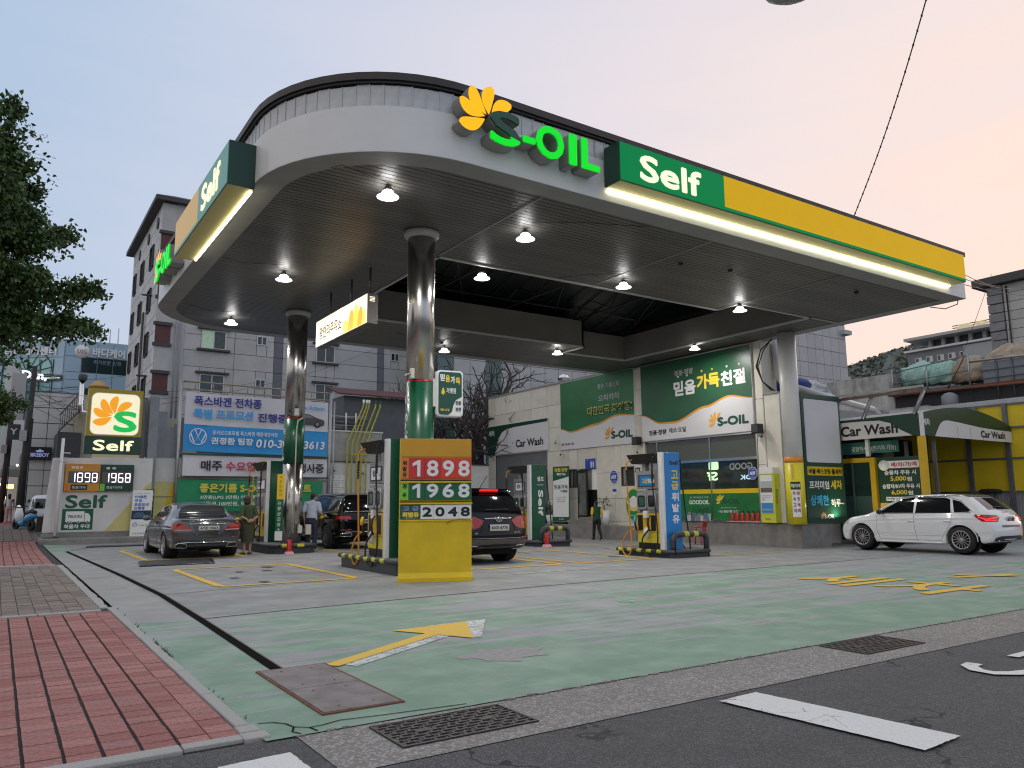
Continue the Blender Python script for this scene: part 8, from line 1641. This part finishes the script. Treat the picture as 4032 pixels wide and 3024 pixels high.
p,n=pt(c,'side',-1.72,1.02,1,.02); m=MB(); m.prism(FR(p,(-.2,1,0),(0,0,1)),rrect(-.02,-.08,.16,.10,.03),0,.02); m.build('fuel_flap',MCBK,c2s,local=True)
# --- small boxy white car far left
sv3=dict(name='parked_car',L=3.6,W=1.6,k=.12,bow=.08,rt=-1.2,ft=.8,wr=.29,ra=.34,wheels=(-1.2,1.2),spokes=8,roofw=.80,top=[(-1.85,1.0),(-1.78,1.55),(-1.65,1.68),(-.5,1.72),(.6,1.66),(1.15,1.2),(1.5,1.02),(1.8,.8)],bot=[(-1.8,.3),(1.8,.25)],belt=[(-1.8,1.0),(1.8,.9)],rear=[(.15,-1.7),(.4,-1.79),(.9,-1.80),(1.4,-1.74),(1.7,-1.66)],front=[(.15,1.7),(.5,1.79),(.9,1.7),(1.2,1.4),(1.8,1.2)])
wc,c=car('small boxy white car half hidden behind the white sign wall beside the scooter','car',(1.95,42.6,.2),R(90),sv3,MCWH)
c.patch('rear',[(-.68,1.08),(.68,1.08),(.62,1.52),(-.62,1.52)],MWG,'rear_window',wc,.006,.1)
for sd_ in (1,-1): c.patch('rear',[(sd_*.77,1.0),(sd_*.62,1.0),(sd_*.62,.62),(sd_*.77,.62)],MLR,'tail_lamp',wc,.01,.08); c.patch('side',[(.7,1.05),(.4,1.5),(-1.5,1.5),(-1.6,1.06)],MWG,'side_window',wc,.004,.12,sd_)
p,n=pt(c,'rear',0,.78,off=.02); plate(wc,FR(p,(0,-1,0),(0,0,1)),.44,.14,'2742')
# --- blue scooter
sc=thing('parked_scooter','blue and white scooter with a black seat parked at the pavement edge','scooter',(1.05,40.2,.36),R(118)); MSB=M('scooter_blue',(.02,.20,.42),.25,coat=.8)
for x in (-.55,.62): m=MB(); m.lathe([(.10,-.05),(.20,-.055),(.235,-.03),(.235,.03),(.20,.055),(.10,.05)],(x,0,.235),24,axis='y'); m.build('wheel',MTY,sc,local=True)
def tq(nm,pts,r,mat,n=12): m=MB(); m.tube(pts,r,n); return m.build(nm,mat,sc,local=True)
tq('rear_body',[(-.85,0,.62),(-.6,0,.60),(-.3,0,.52),(-.05,0,.42)],[.06,.17,.17,.10],MSB); tq('floor',[(-.1,0,.32),(.2,0,.30),(.4,0,.36)],[.13,.14,.10],MSB); tq('leg_shield',[(.38,0,.36),(.45,0,.65),(.46,0,.95)],[.14,.18,.12],WHITE); tq('front_fender',[(.45,0,.48),(.62,0,.52),(.82,0,.40)],[.07,.09,.04],MSB); tq('fork',[(.48,0,.9),(.62,0,.24)],.03,STEEL); tq('seat',[(-.80,0,.76),(-.5,0,.80),(-.15,0,.74)],[.07,.12,.09],BLK); tq('handlebar',[(.40,-.32,1.02),(.46,0,.98),(.40,.32,1.02)],.018,BLK,8); tq('headlamp',[(.50,0,1.0),(.58,0,.98)],[.09,.07],CHROME)
for s_ in (-1,1): tq('mirror_stalk',[(.42,s_*.26,1.02),(.38,s_*.34,1.25)],.008,BLK,5); m=MB(); m.lathe([(0,-.01),(.055,-.01),(.055,.01),(0,.01)],(.38,s_*.34,1.28),12,axis='x'); m.build('mirror',BLK,sc,local=True)
tq('exhaust',[(-.2,-.12,.22),(-.75,-.14,.28)],.045,STEEL); tq('stand',[(-.1,.0,.25),(-.05,.22,.0)],.015,BLK,5)
for x,y,h in ((1.35,41.3,1.15),(1.62,39.6,.95)):
    t=thing('bollard','dark square bollard '+('behind the blue scooter' if y>40 else 'next to the white sign wall'),'bollard',(x,y,.1),group='dark bollards by the scooter'); m=MB(); m.box(x-.13,y-.13,0,x+.13,y+.13,h); m.build('post',M('bollard_dark',(.03,.022,.02),.7),t,bevel=.02); m=MB(); m.box(x-.2,y-.2,0,x+.2,y+.2,.25+zg(x,y)); m.build('foot',MCON,t,bevel=.02)
# rubber mat, second mat
for (poly,lb) in (([(2.85,19.85),(4.50,19.78),(4.78,21.35),(3.05,21.5)],'black rubber ramp mat on the concrete in front of the grey saloon'),([(2.6,29.8),(4.4,29.8),(4.5,30.6),(2.7,30.6)],'thin dark mat near the foot of the white sign wall')):
    cx=sum(p[0] for p in poly)/4; cy=sum(p[1] for p in poly)/4; t=thing('rubber_mat',lb,'mat',(cx,cy,0),group='dark rubber mats'); m=MB(); F=FR((0,0,0),(1,0,0),(0,1,0)); m.prism(F,poly,0,.03); m.build('slab',M('rubber_black',(.014,.014,.015),.3,ns=4,na=.4),t,bevel=.012); m=MB(); m.prism(F,[(cx+(x-cx)*.9,cy+(y-cy)*.86) for x,y in poly],.03,.036); m.build('tread_field',M('rubber_grey',(.03,.03,.032),.4,ns=9,na=.4),t)
# ================================================================ PEOPLE
def cap(m,a,b,ra,rb,n=12):
    a=Vector(a);b=Vector(b); d=(b-a); L_=d.length; d=d.normalized() if L_>1e-6 else Z; pts=[];rr=[]
    for k in range(5): q=math.pi/2*(1-k/4); pts.append(a-d*ra*math.sin(q)); rr.append(max(.0008,ra*math.cos(q)))
    for k in range(1,5): q=math.pi/2*k/4; pts.append(b+d*rb*math.sin(q)); rr.append(max(.0008,rb*math.cos(q)))
    m.tube(pts,rr,n)
def ell(m,c,r,n=16,k=10,rot=0):
    vs=[];fs=[]; c=Vector(c); cr,sr=math.cos(rot),math.sin(rot)
    for i in range(k+1):
        v=math.pi*i/k
        for j in range(n): u=2*math.pi*j/n; x,y,z=r[0]*max(.002,math.sin(v))*math.cos(u),r[1]*max(.002,math.sin(v))*math.sin(u),r[2]*math.cos(v); vs.append(c+V(x*cr-y*sr,x*sr+y*cr,z))
    for i in range(k):
        for j in range(n): j2=(j+1)%n; fs.append((i*n+j,(i+1)*n+j,(i+1)*n+j2,i*n+j2))
    m.add(vs,fs,True); b=len(m.v)-len(vs); m.f+=[[b+j for j in range(n)],[b+k*n+j for j in range(n)][::-1]]; m.mi+=[0,0]; m.sm+=[True,True]
def skinob(m,nm,mat,par,vox=.009,it=4,disp=0,ds=.12,label=None):
    o=m.build(nm,mat,par,local=True); r=o.modifiers.new('r','REMESH'); r.mode='VOXEL'; r.voxel_size=vox; r.use_smooth_shade=True; s=o.modifiers.new('s','SMOOTH'); s.iterations=it; s.factor=.5
    if disp:
        tx=bpy.data.textures.new('folds','CLOUDS'); tx.noise_scale=ds; d=o.modifiers.new('d','DISPLACE'); d.texture=tx; d.strength=disp; d.mid_level=.5
    if label:o['label']=label
    return o
MSK=M('skin',(.42,.24,.16),.5,ns=12,na=.08); MHR=M('hair_black',(.010,.008,.007),.5,bump=.5,bs=90,stretch=(1,1,.2)); MEY=M('eye_dark',(.01,.008,.008),.2); MLP=M('lip',(.30,.11,.09),.5)
def hand(m,w,d,side,curl=.5,s=1):
    # palm then five fingers; w wrist, d pointing direction, side = thumb direction
    w=Vector(w); d=Vector(d).normalized(); t=(Vector(side)-d*Vector(side).dot(d)).normalized(); n=d.cross(t)
    for k in range(4): o=t*(.030-.020*k)*s; cap(m,w+o*.7+d*.015*s,w+o+d*.085*s,.014*s,.011*s,8)
    for k,l in enumerate((.072,.080,.074,.058)):
        o=t*(.030-.020*k)*s; a=w+o+d*.085*s; c1_=d*math.cos(curl*.6)+n*math.sin(curl*.6); c2_=d*math.cos(curl*1.5)+n*math.sin(curl*1.5); b=a+c1_*l*.55*s; e=b+c2_*l*.45*s; cap(m,a,b,.0095*s,.0088*s,8); cap(m,b,e,.0088*s,.0075*s,8)
    a=w+t*.025*s+d*.02*s; b=a+(t*.7+d*.7)*.045*s; e=b+(d*.95+n*.3)*.032*s; cap(m,a,b,.013*s,.0105*s,8); cap(m,b,e,.0105*s,.0085*s,8)
def person(label,loc,rz,H,J,cl,hair,headturn=0,headtilt=0,female=False,group='people'):
    t=thing('person',label,'person',loc,rz,group=group); k=H/1.75; g=lambda p: Vector(p)*k
    hp=g(J['hip']); ch=g(J['chest']); nk=g(J['neck']); hd=g(J['head'])
    m=MB(); cap(m,nk-V(0,0,.05*k),hd-V(0,0,.07*k),.055*k,.052*k); ell(m,hd+V(0,0,.01*k),(.074*k,.092*k,.112*k)); hq=V(-math.sin(headturn),math.cos(headturn),0); ell(m,hd+hq*.03*k-V(0,0,.055*k),(.055*k,.06*k,.06*k)); ell(m,hd+hq*.092*k-V(0,0,.012*k),(.013*k,.018*k,.024*k)); sq=V(hq.y,-hq.x,0)
    for s_ in (-1,1): ell(m,hd+sq*s_*.076*k-V(0,0,.008*k),(.014*k,.02*k,.030*k))
    cap(m,hp,ch,.12*k,.125*k)
    arms=J['arms']
    for (sh,elb,wr,hdv,th,curl) in arms:
        cap(m,g(sh),g(elb),.046*k,.038*k); cap(m,g(elb),g(wr),.037*k,.026*k); cap(m,ch+V(0,0,.08*k),g(sh),.06*k,.05*k); hand(m,g(wr),hdv,th,curl,k)
    for (h,kn,an,toe) in J['legs']: cap(m,g(h),g(kn),.078*k,.055*k); cap(m,g(kn),g(an),.054*k,.036*k); cap(m,g(an)-V(0,0,.02*k),g(toe),.036*k,.03*k)
    skinob(m,'body',MSK,t,.0065*k,3)
    for s_ in (-1,1): e=MB(); ell(e,hd+hq*.083*k+sq*s_*.03*k+V(0,0,.012*k),(.009*k,.009*k,.006*k),8,6); e.build('eye',MEY,t,local=True)
    e=MB(); ell(e,hd+hq*.090*k-V(0,0,.052*k),(.020*k,.010*k,.006*k),10,6,headturn); e.build('mouth',MLP,t,local=True)
    h=MB()
    if hair=='bob': ell(h,hd+V(0,0,.035*k)-hq*.012*k,(.098*k,.108*k,.105*k)); ell(h,hd-hq*.035*k-V(0,0,.045*k),(.102*k,.085*k,.085*k)); ell(h,hd-hq*.03*k-V(0,0,.085*k),(.095*k,.07*k,.06*k))
    elif hair=='long': ell(h,hd+V(0,0,.03*k)-hq*.012*k,(.092*k,.105*k,.11*k)); cap(h,hd-hq*.05*k,hd-hq*.085*k-V(0,0,.26*k),.085*k,.065*k)
    else: ell(h,hd+V(0,0,.042*k)-hq*.018*k,(.086*k,.100*k,.092*k)); ell(h,hd-hq*.045*k-V(0,0,.015*k),(.074*k,.055*k,.075*k))
    skinob(h,'hair',MHR if hair!='bob' else M('hair_dark_brown',(.035,.015,.012),.5,bump=.5,bs=90),t,.009*k,2,.01,.03)
    # clothes
    for nm,mat,parts,disp in cl:
        c_=MB()
        for p in parts:
            if p[0]=='c': cap(c_,g(p[1]),g(p[2]),p[3]*k,p[4]*k,16)
            elif p[0]=='e': ell(c_,g(p[1]),tuple(v*k for v in p[2]))
            elif p[0]=='l':    # loft of horizontal ellipses
                rows=[[V(x*k+rx*k*math.cos(2*math.pi*j/24),y*k+ry*k*math.sin(2*math.pi*j/24),z*k) for j in range(24)] for x,y,z,rx,ry in p[1]]
                n=len(rows); vs=[q for r_ in rows for q in r_]; fs=[((i)*24+j,(i)*24+(j+1)%24,(i+1)*24+(j+1)%24,(i+1)*24+j) for i in range(n-1) for j in range(24)]; c_.add(vs,fs,True); b=len(c_.v)-len(vs); c_.f+=[[b+j for j in range(24)][::-1],[b+(n-1)*24+j for j in range(24)]]; c_.mi+=[0,0]; c_.sm+=[True,True]
        skinob(c_,nm,mat,t,.011*k,3,disp,.10)
    return t,k
def torso(z0,z1,w0,w1,y=0,dx=0,dy=0): # hem to shoulder
    n=6; out=[]
    for i in range(n+1): u=i/n; out.append((dx*u,y+dy*u,z0+(z1-z0)*u,w0+(w1-w0)*u-.015*math.sin(math.pi*u),(.118+.012*math.sin(math.pi*u))))
    return ('l',out)
MSHO=M('shoe_black',(.012,.012,.012),.4); MSHW=M('sneaker_pale',(.35,.34,.33),.6)
# man in a pale blue shirt reaching to the fuel flap (local +y is forward)
Jm=dict(hip=(0,0,.95),chest=(0,.02,1.28),neck=(.01,.03,1.47),head=(.03,.075,1.60),arms=[((-.19,.02,1.40),(-.24,-.04,1.12),(-.215,.02,.86),(0,.1,-1),(0,1,0),.4),((.19,.03,1.40),(.27,.02,1.13),(.30,.25,1.03),(.1,1,-.1),(-1,0,.2),1.2)],legs=[((-.09,0,.93),(-.11,.02,.50),(-.12,-.01,.09),(-.15,.13,.04)),((.09,0,.93),(.11,.02,.50),(.12,-.02,.09),(.16,.11,.04))])
MSB2=M('shirt_pale_blue',(.42,.46,.56),.8,ns=9,na=.08); MNVY=M('trousers_navy',(.018,.022,.045),.8)
man,k=person('man in a pale blue short-sleeved shirt and navy trousers filling the large black SUV','' or (8.0,23.1,0),R(-38),1.76,Jm,[('shirt',MSB2,[torso(.92,1.42,.175,.175,.0,.01,.02),('c',(-.16,.02,1.41),(.17,.03,1.41),.075,.075),('c',(-.19,.02,1.40),(-.232,-.03,1.19),.075,.068),('c',(.19,.03,1.40),(.25,.02,1.20),.075,.068),('c',(0,.03,1.44),(.01,.03,1.475),.07,.06)],.018),('trousers',MNVY,[('l',[(0,0,.99,.165,.125),(0,0,.90,.175,.135),(0,0,.82,.17,.13)]),('c',(-.09,0,.86),(-.11,.02,.5),.098,.078),('c',(-.11,.02,.5),(-.12,-.01,.11),.078,.068),('c',(.09,0,.86),(.11,.02,.5),.098,.078),('c',(.11,.02,.5),(.12,-.02,.11),.078,.068)],.015)],'short',headturn=R(-35))
def shoes(t,k,feet,mat,z=0):
    for (a,b) in feet: m=MB(); a=Vector(a)*k;b=Vector(b)*k; cap(m,a,b,.045*k,.042*k); m2=[(x,y,max(0.0,zz)) for x,y,zz in m.v]; m.v=m2; m.build('shoe',mat,t,local=True)
shoes(man,k,[((-.12,-.04,.045),(-.155,.15,.035)),((.12,-.05,.045),(.165,.13,.035))],MSHW)
hn_=thing('nozzle_in_hand','yellow-covered fuel nozzle held at the fuel flap of the large black SUV','nozzle',(8.45,23.45,1.0)); m=MB(); m.tube([(8.36,23.32,.98),(8.48,23.44,1.02),(8.66,23.58,1.0)],[.035,.045,.022],8); m.build('cover',YEL,hn_); m=MB(); m.tube([(8.66,23.58,1.0),(8.80,23.66,.97)],.014,6); m.build('spout',STEEL,hn_)
hose([(7.72,24.9,2.3),(7.95,24.6,1.2),(8.0,24.2,.35),(8.15,23.9,.2),(8.3,23.6,.5),(8.36,23.34,.95)],MHB,.019,hn_)
# woman in olive green, hands clasped behind her back
Jw=dict(hip=(0,0,.95),chest=(0,.02,1.26),neck=(-.015,.04,1.46),head=(-.05,.06,1.585),arms=[((-.165,.0,1.38),(-.24,-.10,1.12),(-.05,-.17,.99),(1,-.05,.0),(0,-.2,1),.5),((.165,.0,1.38),(.24,-.10,1.12),(.05,-.185,.98),(-1,-.1,-.1),(0,-.2,1),.6)],legs=[((-.08,0,.93),(-.09,.02,.48),(-.09,-.01,.08),(-.12,.13,.035)),((.08,0,.93),(.085,.02,.48),(.09,-.01,.08),(.11,.13,.035))])
MOG=M('knit_olive_green',(.045,.075,.03),.9,ns=20,na=.15,bump=.2,bs=120); MOS=M('skirt_olive_brown',(.05,.052,.032),.9,ns=12,na=.15)
wom,k=person('woman in an olive green top and long skirt with her hands clasped behind her back','' or (6.02,22.75,0),R(8),1.68,Jw,[('top',MOG,[torso(.98,1.40,.165,.155),('c',(-.14,0,1.39),(.14,0,1.39),.066,.066),('c',(-.165,0,1.38),(-.225,-.08,1.16),.066,.060),('c',(.165,0,1.38),(.225,-.08,1.16),.066,.060)],.014),('skirt',MOS,[('l',[(0,0,1.02,.145,.115),(0,0,.90,.185,.145),(0,.0,.7,.19,.15),(0,0,.5,.185,.145),(0,0,.36,.18,.14)])],.022)],'bob',headturn=R(30))
shoes(wom,k,[((-.09,-.04,.03),(-.12,.14,.025)),((.09,-.04,.03),(.11,.14,.025))],M('sandal_brown',(.10,.055,.03),.6))
yc=thing('yellow_nozzle','yellow-covered nozzle stuck in the filler of the grey saloon','nozzle',(5.72,22.95,.98)); m=MB(); m.tube([(5.62,23.0,.93),(5.76,22.95,.99),(5.86,22.92,1.0)],[.025,.05,.03],8); m.build('cover',YEL,yc); hose([(5.86,22.92,1.0),(6.2,23.3,.5),(6.5,24.2,.1+.27),(6.7,25.0,1.0),(6.78,25.2,2.3)],MHO,.019,yc)
# attendant walking away to the left
Ja=dict(hip=(0,0,.95),chest=(0,.02,1.28),neck=(0,.03,1.47),head=(-.01,.055,1.61),arms=[((-.19,0,1.40),(-.235,-.02,1.12),(-.215,.08,.86),(0,.25,-1),(0,1,0),.4),((.19,0,1.40),(.235,-.05,1.12),(.22,-.08,.86),(0,-.1,-1),(0,1,0),.4)],legs=[((-.09,0,.93),(-.10,.10,.52),(-.10,.16,.09),(-.10,.29,.04)),((.09,0,.93),(.09,.0,.50),(.11,-.22,.16),(.11,-.14,.04))])
MUG=M('uniform_green',(.012,.065,.035),.8,ns=9,na=.1); MUY=M('uniform_yellow',(.70,.46,.03),.8); MUT=M('trousers_black',(.012,.013,.018),.8)
att,k=person('attendant in a green shirt with yellow sleeves and black trousers walking away','' or (21.95,26.40,zg(21.9,26.4)),R(-18),1.70,Ja,[('shirt',MUG,[torso(.86,1.42,.19,.18),('c',(-.15,0,1.41),(.15,0,1.41),.072,.072),('c',(0,.02,1.44),(0,.03,1.48),.07,.062)],.016),('sleeve',MUY,[('c',(-.195,0,1.385),(-.235,-.015,1.16),.073,.070)],.01),('sleeve',MUY,[('c',(.195,0,1.385),(.235,-.03,1.16),.073,.070)],.01),('trousers',MUT,[('l',[(0,0,.97,.165,.12),(0,0,.84,.17,.13)]),('c',(-.09,0,.86),(-.10,.10,.52),.098,.078),('c',(-.10,.10,.52),(-.10,.16,.11),.078,.065),('c',(.09,0,.86),(.09,0,.5),.098,.078),('c',(.09,0,.5),(.11,-.21,.18),.078,.065)],.014)],'short',headturn=R(20))
shoes(att,k,[((-.10,.12,.045),(-.10,.32,.035)),((.11,-.26,.12),(.11,-.10,.03))],MSHO)
# pedestrian far left
Jp=dict(Ja); Jp['legs']=[((-.09,0,.93),(-.09,.04,.52),(-.09,.02,.09),(-.09,.15,.04)),((.09,0,.93),(.09,.02,.50),(.10,-.16,.12),(.10,-.08,.04))]
pd_,k=person('woman in a white T-shirt and pale pink trousers walking away along the pavement','' or (.58,53.2,.42),R(4),1.68,Jp,[('t_shirt',M('tshirt_white',(.62,.62,.63),.85),[torso(.98,1.40,.16,.165),('c',(-.14,0,1.39),(.14,0,1.39),.068,.068),('c',(-.19,0,1.38),(-.225,-.02,1.2),.068,.066),('c',(.19,0,1.38),(.225,-.03,1.2),.068,.066)],.014),('trousers',M('trousers_pink',(.48,.34,.34),.85),[('l',[(0,0,1.02,.14,.11),(0,0,.9,.175,.135),(0,0,.82,.17,.13)]),('c',(-.09,0,.86),(-.09,.04,.52),.10,.092),('c',(-.09,.04,.52),(-.09,.02,.11),.092,.095),('c',(.09,0,.86),(.09,.02,.5),.10,.092),('c',(.09,.02,.5),(.10,-.14,.15),.092,.09)],.014)],'long')
# ================================================================ TREES
def bark(name,c): return M(name,c,.9,ns=9,na=.4,bump=.6,bs=16,stretch=(1,1,.3))
MBRK=bark('bark_dark',(.07,.055,.045)); MBRG=bark('bark_grey',(.075,.063,.058))
MGK=[M('ginkgo_leaf_'+k,c,.55) for k,c in (('a',(.050,.100,.025)),('b',(.070,.130,.032)),('c',(.035,.075,.020)),('d',(.10,.16,.045)))]
def ginkgo(label,x,y,z,H,Rr,seed,nl):
    t=thing('ginkgo_tree',label,'tree',(x,y,z),group='street trees along the pavement'); random.seed(seed); tr=MB(); tr.tube([(x,y,z),(x+.03,y,z+1.5),(x-.03,y,z+3.2),(x+.08,y,z+5.5),(x+.5*.5,y,z+H*.86)],[.17,.14,.12,.08,.03],10); tr.build('trunk',MBRK,t)
    lm=MB(); lf=MB()
    limbs=[]
    for i in range(nl):
        u=(i+.5)/nl; h=z+4.15+(H-4.75)*u; a=i*2.4+random.uniform(-.3,.3); r=Rr*(1.0-.80*u**1.3)*random.uniform(.60,1.12)*(.8+.3*min(1,u*4)); a0=V(x+.25*u,y,h-.4); e=a0+V(r*math.cos(a),r*math.sin(a),r*random.uniform(.10,.55)-.25*(u<.12)); mid=a0.lerp(e,.5)+V(0,0,.12*r*random.uniform(-.6,1)); limbs.append((a0,mid,e,r)); lm.tube([a0,mid,e],[.035,.02,.006],5,False)
    limbs.append((V(x+.3,y,z+H*.72),V(x+.8,y-.1,z+H*.84),V(x+1.05,y-.1,z+H),1.9))
    for a0,mid,e,r in limbs:
        n=int(52+44*r*2.1)
        for k in range(n):
            u=random.random()**.75*.95+.08; p=(a0.lerp(mid,u*2) if u<.5 else mid.lerp(e,u*2-1)); sp=.34*(1.08-u)+.07; c=p+V(random.gauss(0,sp*1.1),random.gauss(0,sp),random.gauss(0,sp*.6))
            if k%5==0: lm.tube([p,c],[.006,.003],3,False)
            for q in range(9):
                d=V(random.gauss(0,1),random.gauss(0,1),random.gauss(.1,.7)).normalized(); s=d.cross(V(random.gauss(0,1),random.gauss(0,1),random.gauss(0,1))).normalized(); l=random.uniform(.045,.075); b=c+V(random.gauss(0,.055),random.gauss(0,.055),random.gauss(0,.055)); lf.cur=random.choice((0,0,1,1,2,2,3))
                lf.add([b,b+d*l*.75-s*l*.75,b+d*l*1.0,b+d*l*.75+s*l*.75],[(0,1,2,3)])
    lm.build('branches',MBRK,t); lf.build('crown',MGK,t); return t
ginkgo('big dark green ginkgo filling the left edge of the picture',-1.35,15.5,0,8.45,2.65,17,60)
ginkgo('farther ginkgo crown low at the left picture edge above the pedestrian',-1.5,30,0,6.2,1.9,5,34)
def bare(label,x,y,z,H,seed,spread,lean=0):
    t=thing('bare_tree',label,'tree',(x,y,z),group='bare trees before the grey block'); random.seed(seed); tk=MB(); br=MB()
    def grow(p,d,L_,r,dep):
        n=4; pts=[p]; q=p.copy(); dd=d.copy()
        for i in range(n): dd=(dd+V(random.gauss(0,.16),random.gauss(0,.16),random.gauss(.02,.12))).normalized(); q=q+dd*L_/n; pts.append(q.copy())
        (tk if dep==0 else br).tube(pts,[r*(1-.35*i/n) for i in range(n+1)],7 if dep<2 else 4 if dep<4 else 3,False)
        if dep>=6 or r<.009: return
        for i in range(3 if dep<3 else 2):
            a=random.uniform(0,6.28); sp=random.uniform(.45,.95)*spread; o=dd.orthogonal().normalized(); o=(o*math.cos(a)+dd.cross(o)*math.sin(a)); nd=(dd*math.cos(sp)+o*math.sin(sp)+V(0,0,.16)).normalized(); st=pts[-1] if i<2 else pts[2]
            grow(st,nd,L_*random.uniform(.62,.82),r*random.uniform(.58,.70),dep+1)
        if dep>0 and dep<5: grow(pts[2],(dd+V(random.gauss(0,.6),random.gauss(0,.6),.3)).normalized(),L_*.45,r*.35,dep+2)
    grow(V(x,y,z),V(lean,0,1).normalized(),H*.33,H*.030,0); tk.build('trunk',MBRG,t); br.build('branches',MBRG,t); return t
bare('bare tree with spreading twigs right behind the second column and the shed',18.6,38.5,0,10.5,3,1.0,-.12); bare('bare tree with a thick dark trunk between the price board and the car wash sign',22.3,38,0,10.8,8,1.0,.02); bare('thin bare tree with long twigs reaching over the station roof',25.2,40.5,0,11,21,.95,.15)
print('objects',len(bpy.data.objects),'tris',sum(sum(len(p.vertices)-2 for p in m.polygons) for m in bpy.data.meshes))

for o in bpy.data.objects:
    if o.parent is None and o.get('label') and len(o['label'].split())>16: print('LONG',o.name,len(o['label'].split()),o['label'])
